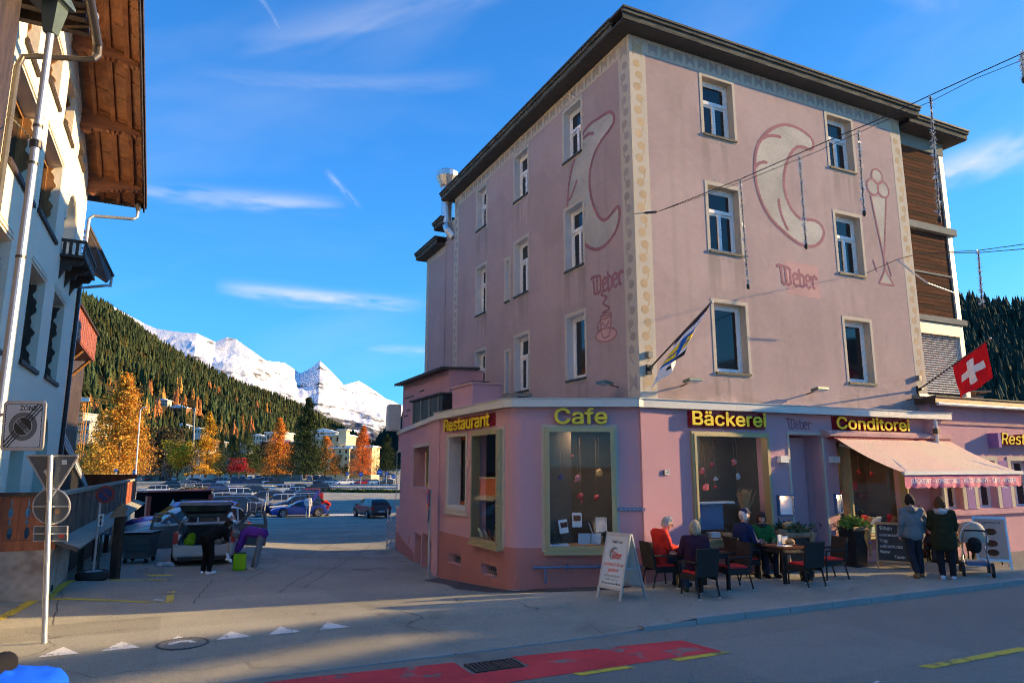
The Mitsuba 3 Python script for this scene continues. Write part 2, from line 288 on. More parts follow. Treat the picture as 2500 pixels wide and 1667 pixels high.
def paint(holder, name, uvpoly, mat, lift=.006, zf=zs):
    p = Polygon(uvpoly).buffer(0); v2, f = trimesh.creation.triangulate_polygon(p, engine='earcut')
    m = trimesh.Trimesh(np.c_[v2, np.zeros(len(v2))], f, process=False).subdivide_to_size(.8, max_iter=12)
    u, v = m.vertices[:, 0].copy(), m.vertices[:, 1].copy()
    m.vertices = np.stack([X0+ER[0]*u+EL[0]*v, Y0+ER[1]*u+EL[1]*v, zf(u, v)+lift], 1)
    if m.face_normals[:, 2].mean() < 0: m.invert()
    return obj(name, m, mat, holder)
def ppix(holder, name, pix, mat, lift=.006, D=True): return paint(holder, name, [UV(*(DG(*q) if D else G(*q))[:2]) for q in pix], mat, lift)
for u0 in (-10.6, -9.89, -9.18, -8.46, -7.75, -7.03): paint('ground', 'give_way_triangle', [(u0-.23, -1.62), (u0+.24, -1.62), (u0, -1.12)], 'white_line')
lane = Polygon([(-40, -3.5), (-7.7, -3.66), (-5.8, -3.84), (-2.49, -4.2), (-2.42, -4.98), (-40, -5.0)]).difference(sbox(-5.92, -4.45, -5.12, -3.6))
paint('road', 'bike_lane', list(lane.exterior.coords), 'red_lane', .004, zroad)
for a, b in ((-3.34, -2.42), (-4.82, -4.02), (-6.6, -5.7), (-8.2, -7.3), (-9.8, -8.9), (-11.4, -10.5), (-13, -12.1)): paint('road', 'yellow_dash', [(a, -5.0), (b, -5.0), (b+.06, -5.13), (a+.05, -5.13)], 'yellow_line', .006, zroad)
for a in (-.78, 4.2): paint('road', 'centre_dash', [(a, -6.68), (a+2.6, -6.68), (a+2.6, -6.83), (a+.1, -6.83)], 'yellow_line', .006, zroad)
paint('road', 'chalk_mark', [(-2.2, -7.0), (-1.75, -6.86), (-1.75, -6.90), (-2.2, -7.05)], 'white_line', .005, zroad)
ms = [bx(-5.86, -5.18, -4.43, -4.40, -.12, .0), bx(-5.86, -5.18, -4.06, -4.03, -.12, .0), bx(-5.86, -5.83, -4.4, -4.06, -.12, 0), bx(-5.21, -5.18, -4.4, -4.06, -.12, 0), bx(-5.53, -5.51, -4.4, -4.06, -.12, 0)]
k = thing('drain_grate', 'dark slotted drain grate set into the edge of the red cycle lane', 'drain grate')
obj('frame', mv(cat(ms), z=-.066), 'black_metal', k, frame=FB)
obj('pit', bx(-5.84, -5.2, -4.41, -4.05, -.3, -.079), 'black_metal', k, frame=FB)
for i in range(11): obj('bar', bx(-5.83+.058*i, -5.80+.058*i, -4.4, -4.06, -.1, -.068), 'pipe_dark', k, frame=FB)
k = thing('manhole_cover', 'round iron manhole cover in the asphalt beside a white triangle', 'manhole cover'); P = DG(420, 1478)
obj('rim', mv(lathe([(.34, -.05), (.34, .012), (.31, .012), (.31, -.05)], 36), *P), 'crack_fill', k); obj('lid', mv(lathe([(.305, -.05), (.305, .009), (.2, .009), (.19, .004), (.1, .004), (.09, .009), (0, .009)], 36), *P), 'asphalt_road', k)
for q in ([(403, 1333), (405, 1333), (387, 1384), (379, 1384)], [(403, 1331), (388, 1331), (379, 1384), (399, 1384)][:0]):
    if q: pass
ppix('ground', 'bay_line', [(389, 1331), (405, 1331), (398, 1384), (380, 1384)], 'yellow_line')
ppix('ground', 'bay_line', [(-30, 1374), (380, 1381.5), (380, 1384), (-30, 1378)], 'yellow_line', .007)
ppix('ground', 'bay_line', [(165, 1332), (179, 1332), (116, 1378), (92, 1378)], 'yellow_line', .008)
ppix('ground', 'bay_line', [(64, 1379), (90, 1379), (8, 1424), (-20, 1424)], 'yellow_line', .009)
ppix('ground', 'bay_line', [(255, 1330.6), (389, 1330.6), (389, 1332.6), (255, 1332.6)], 'yellow_line', .007)
ppix('ground', 'bay_line', [(333, 1318), (397, 1320), (397, 1322), (345, 1323)], 'yellow_line', .007)
ppix('ground', 'chalk_mark', [(352, 1376), (377, 1377), (377, 1379), (354, 1378)], 'white_line', .008)
ppix('ground', 'bay_line', [(470, 1189.5), (655, 1188.2), (655, 1190.2), (470, 1191.8)], 'white_line', .02)
ppix('ground', 'bay_line', [(757, 1181), (826, 1181), (826, 1184), (757, 1184)], 'white_line', .02)
for q in ([(880, 1302), (886, 1300), (913, 1302.4), (908, 1305)],): ppix('ground', 'drain_cover', q, 'kerb_stone', .008)
def zroad_(p): return float(zroad(*UV(p[0], p[1])))
# cracks sealed with bitumen in the alley
for j, q in enumerate(([(118, 1435), (137, 1375), (146, 1352)], [(443, 1460), (470, 1420), (491, 1408)][:0], [(444, 1385), (470, 1352), (492, 1330)], [(640, 1360), (700, 1322), (742, 1300)], [(560, 1333), (640, 1300), (720, 1268), (760, 1250)], [(700, 1350), (790, 1290), (860, 1245)])):
    if not q: continue
    P = np.array([DG(*a) for a in q]); t = np.linspace(0, 1, 14); C = np.stack([np.interp(t, np.linspace(0, 1, len(P)), P[:, i]) for i in range(3)], 1)
    C[:, :2] += (rng.random((14, 2))-.5)*.07; l = LineString([UV(*c[:2]) for c in C]).buffer(.011)
    paint('ground', 'sealed_crack', list(l.exterior.coords), 'crack_fill', .005)
paint('ground', 'damp_strip', [(-2.75, .9), (-2.75, 5.6), (-3.3, 5.3), (-3.25, 3.6), (-3.45, 2.4), (-3.2, 1.2), (-2.7, .4), (-1.6, -.3), (-.7, -.35), (-.4, -.1), (-1.0, .25), (-2.2, .9)], 'dark_asphalt', .012)  # irregular darker, smoother strip along the wall foot
# ---------------------------------------------------------------- the pink corner building
PB = thing('bakery_building', 'large pink corner building with painted croissants, dark eaves and shop windows along the street', 'building')
FCOL = [(2.21, 3.42), (6.85, 8.05)]; FROW = [(10.84, 12.66), (7.69, 9.63), (4.61, 6.54)]
LCOL = [(2.23, 3.35), (5.49, 6.61), (8.78, 9.80)]
LW = [(2.23, 3.35, 10.9, 12.62), (2.23, 3.35, 7.68, 9.62), (2.23, 3.35, 4.63, 6.55), (5.49, 6.61, 10.88, 12.62), (5.49, 6.61, 7.69, 9.63), (5.49, 6.61, 4.63, 6.54), (8.78, 9.8, 10.9, 12.62), (8.78, 9.8, 7.7, 9.63), (8.78, 9.8, 4.63, 6.54), (6.84, 7.30, 7.68, 9.26), (6.84, 7.30, 4.63, 6.18)]
FW = [(a, b, c, d) for a, b in FCOL for c, d in FROW]
S_ = .085
def wallp(x0, x1, z0, z1, holes): 
    p = sbox(x0, z0, x1, z1)
    for h in holes: p = p.difference(sbox(*h))
    return p
inner = lambda w: (w[0]+S_, w[2]+S_, w[1]-S_, w[3]-S_)
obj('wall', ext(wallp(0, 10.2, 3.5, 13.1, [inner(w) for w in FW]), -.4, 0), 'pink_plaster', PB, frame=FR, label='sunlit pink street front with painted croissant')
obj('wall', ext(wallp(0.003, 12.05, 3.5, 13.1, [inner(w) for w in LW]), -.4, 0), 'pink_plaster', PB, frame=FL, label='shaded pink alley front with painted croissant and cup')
def window(fr, w, kind, parent, depth=.2, narrow=False):
    x0, x1, z0, z1 = w; k = obj('window', ext(ring(x0, x1, z0, z1, S_+.002), 0, .012), 'cream_paint', parent, frame=fr)
    a, b, c, d = x0+S_, x1-S_, z0+S_, z1-S_; y = -depth
    f = [ext(ring(a-.01, b+.01, c-.01, d+.01, .10), y-.06, y), ext(ring(a+.08, b-.08, c+.08, d-.08, .06), y-.045, y-.012)]
    tr = d-.62 if kind != 'plain' else None
    if tr: f += [bx(a+.06, b-.06, y-.05, y+.03, tr-.05, tr+.04)]
    if tr and not narrow: m = (a+b)/2; f += [bx(m-.05, m+.05, y-.05, y+.012, c+.07, tr-.05), bx(a+.09, m-.05, y-.045, y-.012, tr-.11, tr-.05), bx(m+.05, b-.09, y-.045, y-.012, tr-.11, tr-.05)]
    obj('frame', cat(f), 'white_paint', k, frame=fr)
    obj('pane', bx(a+.05, b-.05, y-.04, y-.03, c+.05, d-.05), 'window_glass', k, frame=fr)
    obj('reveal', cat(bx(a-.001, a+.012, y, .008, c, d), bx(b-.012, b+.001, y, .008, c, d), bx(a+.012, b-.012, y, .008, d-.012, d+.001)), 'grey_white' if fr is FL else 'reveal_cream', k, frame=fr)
    obj('sill', bx(x0+.04, x1-.04, y+.02, .05, z0+S_-.05, z0+S_+.012), 'roof_dark', k, frame=fr)
    if narrow is False:
        c1 = grid(12, 2, lambda s, t: (a+.1+s*.2*(b-a), y-.025+.012*np.sin(s*30), c+.12+t*((tr or d-.1)-c-.15)))
    return k
for i, w in enumerate(FW): window(FR, w, 'plain' if i in (2, 5) else 'cross', PB)
for i, w in enumerate(LW): window(FL, w, 'plain' if i == 2 else 'cross', PB, narrow=i > 8)
# painted diamonds above and under the windows, quoin strips, frieze, murals: paint laid 4 mm on the plaster
def diamonds(fr, w, top=True):
    x = (w[0]+w[1])/2; z = w[3]+.07 if top else w[2]-.08; ps = []
    for dx in (-.27, -.09, .09, .27): ps.append(Polygon([(x+dx-.07, z), (x+dx, z+.055), (x+dx+.07, z), (x+dx, z-.055)]) if abs(dx) > .2 else Polygon([(x+dx-.05, z+.05), (x+dx+.05, z), (x+dx-.05, z-.05)] if dx < 0 else [(x+dx+.05, z+.05), (x+dx-.05, z), (x+dx+.05, z-.05)]))
    return ext(shapely.union_all(ps), 0, .004)
obj('painted_diamonds', cat([diamonds(FR, w) for i, w in enumerate(FW) if i % 3]+[diamonds(FR, w, False) for w in FW]), 'grey_paint', PB, frame=FR, kind='stuff')
obj('painted_diamonds', cat([diamonds(FL, w) for w in LW if w[3] < 12]+[diamonds(FL, w, False) for w in LW]), 'grey_paint', PB, frame=FL, kind='stuff')
def quoin(fr, x0, x1, z0, z1, mat):
    obj('painted_strip', bx(x0, x1, 0, .005, z0, z1), 'cream_paint', PB, frame=fr)
    xm = (x0+x1)/2; r = .105*(x1-x0)/.45; ps = []; z = z1-.75; n = 0
    ps.append(Polygon([(xm-.15, z1-.1), (xm, z1-.22), (xm+.15, z1-.1), (xm+.15, z1-.55), (xm, z1-.42), (xm-.15, z1-.55)]))
    while z > z0+1.25:
        ps.append(Point(xm-.035, z).buffer(r*.95)); ps.append(Point(xm+.035, z-.3).buffer(r*.95))
        ps.append(LineString([(xm+.03+.07*math.sin(t*.6), z-.3-.0-.05*t) for t in range(8)]).buffer(.016)); z -= .63
    ps.append(Polygon([(xm-.15, z0+.65), (xm, z0+.5), (xm+.15, z0+.65), (xm+.15, z0+.2), (xm, z0+.36), (xm-.15, z0+.2)]))
    obj('painted_scrolls', ext(shapely.union_all(ps), .005, .008), mat, PB, frame=fr, kind='stuff')
quoin(FR, 0.0, .49, 3.93, 13.1, 'ochre_paint'); quoin(FL, .003, .47, 3.93, 13.1, 'grey_paint'); quoin(FR, 9.74, 10.2, 3.93, 13.1, 'ochre_paint'); quoin(FL, 11.6, 12.05, 5.0, 13.1, 'grey_paint')
def frieze(fr, x0, x1):
    obj('painted_frieze', bx(x0, x1, 0, .0045, 12.67, 13.1), 'cream_paint', PB, frame=fr)
    ps = []; x = x0+.1; i = 0
    while x < x1-.4:
        ps.append(Polygon([(x, 12.7), (x+.14, 12.87), (x+.28, 12.7), (x+.28, 13.06), (x+.14, 12.96), (x, 13.06)]) if i % 2 else Polygon([(x, 12.72), (x+.14, 12.84), (x+.28, 12.72), (x+.3, 13.0), (x, 13.0)]))
        x += .4; i += 1
    obj('painted_ribbons', ext(shapely.union_all([p.buffer(0) for p in ps]), .0045, .0075), 'grey_paint', PB, frame=fr, kind='stuff')
frieze(FR, .49, 9.74); frieze(FL, .47, 11.6)
def smooth_poly(pts, n=160):
    from scipy.interpolate import splprep, splev
    P = np.array(list(pts)+[pts[0]], float); t, _ = splprep(P.T, s=0, per=True, k=3); return Polygon(np.array(splev(np.linspace(0, 1, n), t)).T).buffer(0)
def curve(pts, n=40):
    from scipy.interpolate import splprep, splev
    P = np.array(pts, float); t, _ = splprep(P.T, s=0, k=min(3, len(P)-1)); return LineString(np.array(splev(np.linspace(0, 1, n), t)).T)
def mural(fr, name, shape, fillmat, lines, w, clip=None):
    fill = shape; line = shapely.union_all([shape.exterior.buffer(w)]+[l.buffer(w) for l in lines])
    if clip is not None: fill, line = fill.difference(clip), line.difference(clip)
    k = obj(name, ext(fill, 0, .005), fillmat, PB, frame=fr); obj('outline', ext(line, .005, .009), 'mauve_paint', k, frame=fr)
cro = smooth_poly([(3.98, 10.25), (4.13, 10.94), (4.54, 11.46), (5.2, 11.83), (5.92, 11.80), (6.30, 11.52), (6.27, 11.36), (5.8, 11.3), (5.39, 11.03), (5.10, 10.5), (5.02, 9.92), (5.18, 9.43), (5.6, 9.13), (6.19, 9.15), (6.42, 8.95), (6.3, 8.62), (5.85, 8.38), (5.4, 8.42), (4.89, 8.66), (4.41, 9.0), (4.08, 9.55)])
mural(FR, 'painted_croissant', cro, 'mural_cream', [curve([(4.2, 11.1), (4.55, 11.35), (5.0, 11.42)]), curve([(4.02, 10.35), (4.2, 10.5), (4.42, 10.55)]), curve([(4.78, 9.55), (4.82, 9.2), (5.03, 8.75)])], .045)
cl = smooth_poly([(.75, 11.3), (1.35, 11.5), (2.05, 11.5), (2.6, 11.0), (2.95, 10.4), (3.08, 9.9), (3.1, 9.5), (2.75, 8.85), (2.25, 8.3), (1.6, 7.95), (1.0, 8.05), (.62, 8.45), (.63, 8.75), (1.15, 8.62), (1.6, 8.9), (1.88, 9.5), (1.9, 10.2), (1.55, 10.7), (.95, 10.95), (.72, 11.1)])
winclip = shapely.union_all([sbox(w[0], w[2], w[1], w[3]).buffer(.01) for w in LW])
mural(FL, 'painted_croissant', cl, 'mural_cream', [curve([(3.0, 9.8), (2.75, 10.0), (2.6, 10.2)]), curve([(2.4, 11.2), (2.0, 11.3), (1.7, 11.2)])], .045, winclip)
balls = [Point(8.92, 11.0).buffer(.235), Point(8.68, 10.63).buffer(.25), Point(9.14, 10.63).buffer(.25)]
k = obj('painted_ice_cream', ext(shapely.union_all(balls+[Polygon([(8.55, 10.32), (9.23, 10.36), (8.87, 8.5)]), Polygon([(8.87, 8.1), (8.56, 7.66), (9.18, 7.66)])]), 0, .005), 'mural_cream', PB, frame=FR)
obj('outline', ext(shapely.union_all([b.exterior.buffer(.03) for b in balls]+[LineString([(8.55, 10.32), (8.86, 8.5), (8.87, 8.1), (8.56, 7.66), (9.18, 7.66), (8.87, 8.1), (8.88, 8.5), (9.23, 10.36)]).buffer(.03), LineString([(8.38, 8.32), (8.5, 8.0)]).buffer(.02), LineString([(9.0, 8.35), (9.12, 7.95)]).buffer(.02)]), .005, .009), 'mauve_paint', k, frame=FR)
cup = Polygon([(1.57, 6.16), (1.07, 6.12), (1.14, 5.72), (1.22, 5.6), (1.42, 5.58), (1.52, 5.72)]); sau = affinity.rotate(affinity.scale(Point(1.33, 5.66).buffer(1), .46, .17), 4)
obj('painted_cup', ext(shapely.union_all([cup, sau]), 0, .004), 'faded_rose', PB, frame=FL)
obj('painted_cup_outline', ext(shapely.union_all([cup.exterior.buffer(.018), sau.exterior.buffer(.018), affinity.scale(Point(1.32, 6.14).buffer(1), .25, .07).exterior.buffer(.016), affinity.scale(Point(1.62, 5.92).buffer(1), .09, .13).exterior.buffer(.02), curve([(1.2, 5.98), (1.32, 5.88), (1.47, 6.0)]).buffer(.016), curve([(1.45, 6.25), (1.2, 6.35), (1.42, 6.5), (1.25, 6.6), (1.5, 6.72), (1.3, 6.8), (1.15, 6.74)]).buffer(.03)]), .004, .008), 'mauve_paint', PB, frame=FL)
# blackletter shop name, drawn with a broad pen
def weber(x, z, h, slant=0.):
    L = []; s = h
    def st(*p): L.append(LineString([(a*s, b*s) for a, b in p]).buffer(.07*s, cap_style=2, join_style=2))
    o = 0
    st((-.12, .9), (.0, 1.0), (.62, .92)); st((.12, .95), (.2, .1), (.32, 0)); st((.42, .93), (.45, .1), (.32, 0)); st((.62, .92), (.74, .82), (.72, .12), (.56, 0), (.45, .1))
    for o, bowl in ((.92, 'e'), (1.32, 'b'), (1.74, 'e')):
        if bowl == 'e': st((o+.3, .42), (o+.28, .62), (o+.14, .7), (o, .58), (o+.02, .1), (o+.14, 0), (o+.3, .1)); st((o+.02, .36), (o+.3, .42))
        else: st((o, .95), (o+.02, .08), (o+.15, 0), (o+.3, .12), (o+.29, .56), (o+.14, .68), (o+.02, .58))
    st((2.14, .66), (2.2, .56), (2.2, .1), (2.32, 0)); st((2.2, .52), (2.34, .68), (2.48, .6), (2.46, .5))
    g = shapely.union_all(L); g = affinity.affine_transform(g, [1, 0, slant, 1, x, z]); return g
obj('painted_name', ext(sbox(4.85, 6.93, 6.08, 7.85), 0, .003), 'faded_rose', PB, frame=FR)
obj('painted_name_lettering', ext(affinity.scale(weber(0, 0, 1), .58, .52, origin=(0, 0)).__class__ and affinity.translate(affinity.scale(weber(0, 0, 1), .56, .52, origin=(0, 0)), 4.6, 7.18), .003, .007), 'mauve_paint', PB, frame=FR)
obj('painted_name_lettering', ext(affinity.translate(affinity.scale(weber(0, 0, 1), -.56, .5, origin=(0, 0)), 1.93, 6.78), 0, .005), 'mauve_paint', PB, frame=FL)
# roof: soffit, stepped fascia boards, slates
def eave(fr, x0, x1, o, z0, nm='roof'):
    k = obj(nm, cat(bx(x0, x1, -1.5, o-.04, z0-.06, z0-.02)), 'roof_dark', PB, frame=fr)
    obj('fascia', bx(x0, x1, o-.06, o-.012, z0-.04, z0+.11), 'weathered_fascia', k, frame=fr); obj('fascia', bx(x0-.02, x1+.02, o-.05, o+.035, z0+.115, z0+.20), 'weathered_fascia', k, frame=fr)
    obj('roof_edge', bx(x0-.04, x1+.04, o-.6, o+.07, z0+.205, z0+.26), 'roof_dark', k, frame=fr)
def roofslab(fr, x0, x1, y0, y1, z0, z1): return fr(trimesh.Trimesh([[x0, y1, z0], [x1, y1, z0], [x1, y0, z1], [x0, y0, z1], [x0, y1, z0-.1], [x1, y1, z0-.1], [x1, y0, z1-.1], [x0, y0, z1-.1]], [[0, 1, 2], [0, 2, 3], [4, 6, 5], [4, 7, 6], [0, 4, 5], [0, 5, 1], [1, 5, 6], [1, 6, 2], [2, 6, 7], [2, 7, 3], [3, 7, 4], [3, 4, 0]], process=False))
eave(FR, -.47, 10.55, .47, 13.16); eave(FL, .1, 12.45, .47, 13.155)
obj('roof_slope', FB(bx(-.2, 10.2, .2, 12, 13.2, 13.4)), 'roof_dark', PB)
obj('roof_ridge', FB(trimesh.convex.convex_hull(np.array([[-.45, -.45, 13.42], [10.5, -.45, 13.42], [10.5, 12.4, 13.42], [-.45, 12.4, 13.42], [4.5, 4.5, 13.9], [5.5, 4.5, 13.9], [4.5, 8, 13.9], [5.5, 8, 13.9]]))), 'roof_dark', PB)
eave(FR, 10.3, 13.15, .33, 13.0); eave(FL, 12.46, 13.45, .42, 12.2); eave(FL, 13.1, 15.8, .42, 11.55)
obj('wall', FB(bx(.05, .5, 12.05, 13.1, 3.5, 12.3)), 'pink_plaster', PB); obj('wall', FB(bx(.02, 5, 13.1, 15.5, 3.5, 11.6)), 'pink_plaster', PB)
obj('painted_strip', FL(bx(15.2, 15.5, -.02, -.012, 5, 11.6)), 'cream_paint', PB); obj('painted_frieze', FL(bx(13.1, 15.2, -.02, -.012, 11.2, 11.6)), 'cream_paint', PB); obj('painted_frieze', FL(bx(12.06, 13.1, -.05, -.042, 11.9, 12.3)), 'cream_paint', PB)
P = W(-.15, 12.6); k = thing('roof_vent', 'round steel flue with wide conical hood rising behind the dark eave', 'vent')
obj('pipe', mv(lathe([(.24, 12.2), (.24, 13.75), (.3, 13.85)], 20), P[0], P[1]), 'steel', k); obj('hood', mv(lathe([(.3, 13.85), (.46, 14.2), (.46, 14.4), (.33, 14.5), (.1, 14.5)], 20), P[0], P[1]), 'steel', k)
obj('elbow', tube([W(-.15, 12.6, 12.25), W(-.1, 12.45, 11.9), W(.1, 12.3, 11.6)], .2, 12), 'steel', k)
# right-hand loggia block of horizontal planks
FRb = Fr(W(0, .3), ER, -EL)
obj('wall', bx(10.2, 12.7, -6, -.12, 3.6, 13.0), 'grey_board', PB, frame=FRb)
for z0, z1 in ((9.98, 12.5), (8.42, 9.72), (6.98, 8.34)):
    n = int(round((z1-z0)/.125)); h = (z1-z0)/n
    for i in range(n): obj('plank', bx(10.21, 12.44, -.11-.012*((i*7) % 3), .0, z0+i*h+.006, z0+(i+1)*h-.004), ('wood_plank', 'wood_plank_grey', 'wood_plank')[(i*5+int(z0)) % 3], PB, frame=FRb)
for z0, z1, y in ((9.74, 9.96, .16), (8.35, 8.41, .03), (6.8, 6.97, .16), (12.52, 13.0, .06)): obj('ledge_board', bx(10.2, 12.66+y*.6, -.1, y, z0, z1), 'grey_board', PB, frame=FRb)
obj('corner_trim', bx(12.47, 12.68, -.3, .04, 4.5, 12.52), 'ledge_metal', PB, frame=FRb)
obj('blind_box', bx(10.21, 12.5, -.1, .1, 6.42, 6.78), 'copper_pale', PB, frame=FRb)
k = obj('roller_blind', bx(10.24, 12.46, -.13, -.1, 4.55, 6.42), 'black_metal', PB, frame=FRb)
for i in range(25): obj('slat', rot(bx(10.25, 12.44, -.05, .01, 6.36-.071*i, 6.37-.071*i), -38, (1, 0, 0), (0, -.02, 6.365-.071*i)), 'white_paint', k, frame=FRb)
obj('sill', bx(10.2, 12.9, -.1, .14, 4.44, 4.53), 'white_paint', PB, frame=FRb); obj('sill', bx(10.2, 12.75, -.1, .1, 4.2, 4.41), 'grey_white', PB, frame=FRb)
# ---------------------------------------------------------------- ground floor
obj('shop_wall', ext(wallp(-.05, 10.0, -.35, 3.76, [(1.36, .72, 3.72, 3.24), (4.46, -.1, 5.62, 3.24), (6.16, .66, 8.78, 3.1)]), -.3, .05), 'rough_plaster', PB, frame=FR)
FC = Fr([0, 15.68, 0], (1, 0), (0, -1)); FGr = Fr(W(-2.65, 0), -EL, -ER)
obj('shop_wall', ext(wallp(.27, 2.93, -.5, 3.76, [(.72, .68, 2.31, 3.33)]), -.3, 0), 'rose_plaster', PB, frame=FC)
obj('shop_wall', ext(wallp(1.58, 5.97, -.9, 3.76, [(1.66, .7, 3.33, 3.27), (3.92, 1.34, 5.33, 3.26), (4.2, -.05, 5.1, .2), (1.99, -.05, 2.9, .2)]), -.3, 0), 'rose_plaster', PB, frame=FG)
pa, pb, pc = W(-2.65, 1.58)[:2], W(-2.65, 1.276)[:2], np.array([.27, 15.68]); t = np.linspace(0, 1, 14)[:, None]; arc = (1-t)**2*pa+2*t*(1-t)*pb+t*t*pc
FG = Fr(W(-2.65, 0), EL, -ER)
scene.pop(PB+'__shop_wall_002'); _cnt[PB+'__shop_wall'] = 2
obj('shop_wall', ext(wallp(1.58, 5.97, -.9, 3.76, [(1.66, .7, 3.33, 3.27), (3.92, 1.34, 5.33, 3.26), (4.2, -.05, 5.1, .2), (1.99, -.05, 2.9, .2)]), -.3, 0), 'rose_plaster', PB, frame=FG)
obj('shop_wall', grid(14, 2, lambda s, q: (np.interp(s, t[:, 0], arc[:, 0]), np.interp(s, t[:, 0], arc[:, 1]), -.6+q*4.36)), 'rose_plaster', PB, smooth=True)
# brick-red dado, 6 mm proud
obj('dado', ext(wallp(1.58, 5.975, -.9, .69, [(1.64, .66, 3.36, 1), (4.2, -.05, 5.1, .2), (1.99, -.05, 2.9, .2)]), 0, .008), 'dado_plaster', PB, frame=FG)
nrm = np.gradient(arc, axis=0); nrm = np.stack([nrm[:, 1], -nrm[:, 0]], 1); nrm /= np.linalg.norm(nrm, axis=1, keepdims=True); a2 = arc+nrm*.008
obj('dado', grid(14, 2, lambda s, q: (np.interp(s, t[:, 0], a2[:, 0]), np.interp(s, t[:, 0], a2[:, 1]), -.6+q*1.29)), 'dado_plaster', PB, smooth=True)
obj('dado', ext(wallp(.27, 2.92, -.5, .69, [(.70, .6, 2.33, 1)]), 0, .008), 'dado_plaster', PB, frame=FC)
obj('dado', ext(wallp(-.04, 10.0, -.35, .66, [(4.4, -.5, 5.68, 1), (6.9, -.5, 8.0, .3)]), .05, .058), 'dado_plaster', PB, frame=FR)
# wing along the alley
WA, WBp = W(-2.68, 5.97)[:2], W(-1.0, 15.7)[:2]; wh = (WBp-WA)/np.hypot(*(WBp-WA)); WL = float(np.hypot(*(WBp-WA)))
FW_ = Fr([*WA, 0], wh, (-wh[1], wh[0]))
wing = Polygon([(-.05, -.9), (WL, -1.4), (WL, 3.84), (-.05, 3.9)])
for h in ((1.62, 1.78, 5.0, 3.1), (.92, -1.3, 2.7, .42), (2.9, -1.3, 4.25, .28), (8.7, .86, 10.02, 3.05), (5.45, -.22, 5.85, .0)): wing = wing.difference(sbox(*h))
obj('shop_wall', ext(wing, -.4, 0), 'rose_plaster', PB, frame=FW_)
obj('dado', ext(Polygon([(4.3, -1.3), (4.3, -.42), (7, -.28), (WL-.05, -.1), (WL-.05, -1.5)]), 0, .008), 'dado_plaster', PB, frame=FW_)
obj('coping', cat(bx(-.1, WL+.1, -.5, .06, 3.85, 3.93), bx(-.1, WL+.1, .02, .075, 3.78, 3.86)), 'ledge_metal', PB, frame=FW_)
for x0, x1, zt in ((.92, 2.7, .42), (2.9, 4.25, .28)):
    k = obj('cellar_door', bx(x0-.02, x1+.02, -.62, -.5, -1.3, zt+.05), 'dado_plaster', PB, frame=FW_); obj('frame', bx(x0+.1, x0+.16, -.5, -.42, -1.3, zt), 'grey_white', k, frame=FW_)
k = obj('window', ext(ring(1.54, 5.08, 1.70, 3.18, .09), 0, .02), 'cream_paint', PB, frame=FW_)
obj('frame', cat(ext(ring(1.6, 5.02, 1.76, 3.12, .1), -.5, -.42), bx(3.25, 3.35, -.5, -.42, 1.8, 3.1), bx(2.4, 2.46, -.5, -.42, 1.8, 3.1)), 'brass_frame', k, frame=FW_)
obj('pane', bx(1.6, 5.02, -.49, -.48, 1.76, 3.12), 'window_glass', k, frame=FW_); obj('reveal', bx(1.62, 5, -.41, .03, 1.70, 1.776), 'rose_plaster', k, frame=FW_)
k = obj('window', ext(ring(8.62, 10.1, .8, 3.12, .08), 0, .02), 'cream_paint', PB, frame=FW_); obj('pane', bx(8.7, 10.02, -.4, -.39, .86, 3.05), 'curtain', k, frame=FW_)
# ledge round the ground floor and its flat roof
lp = [W(10.45, -.47), W(5.3, -.31), W(-.02, -.14), [2.84, 15.45, 0], [-.0, 15.50, 0], [-.2, 15.62, 0], [-.36, 15.9, 0], W(-2.84, 2.6), W(-2.84, 6.0)]
lo = np.array([p[:2] for p in lp]); pin = [W(-.3, 6)[:2], W(-.3, .2)[:2], W(10.4, .2)[:2]]
lpoly = Polygon(list(lo[::-1])[:0]+[tuple(p) for p in lo]+[tuple(p) for p in pin])
obj('ledge_roof', exz(lpoly.buffer(-.02), 3.78, 3.90), 'ledge_metal', PB)
for i in range(len(lo)-1):                                     # fascia panels with open joints
    a, b = lo[i], lo[i+1]; L = np.hypot(*(b-a)); n = max(1, int(round(L/2.4)))
    for j in range(n):
        p0, p1 = a+(b-a)*j/n, a+(b-a)*(j+1)/n; d = (p1-p0)/np.hypot(*(p1-p0)); nn = np.array([-d[1], d[0]])
        q = Polygon([p0+d*.003, p1-d*.003, p1-d*.003-nn*.03, p0+d*.003-nn*.03]); obj('fascia_panel', exz(q, 3.755, 3.935), 'ledge_metal', PB)
pl = Polygon([tuple(p) for p in lo]+[tuple(p) for p in pin]); obj('gravel_edge', exz(pl.buffer(.03), 3.94, 3.955), 'grey_white', PB)
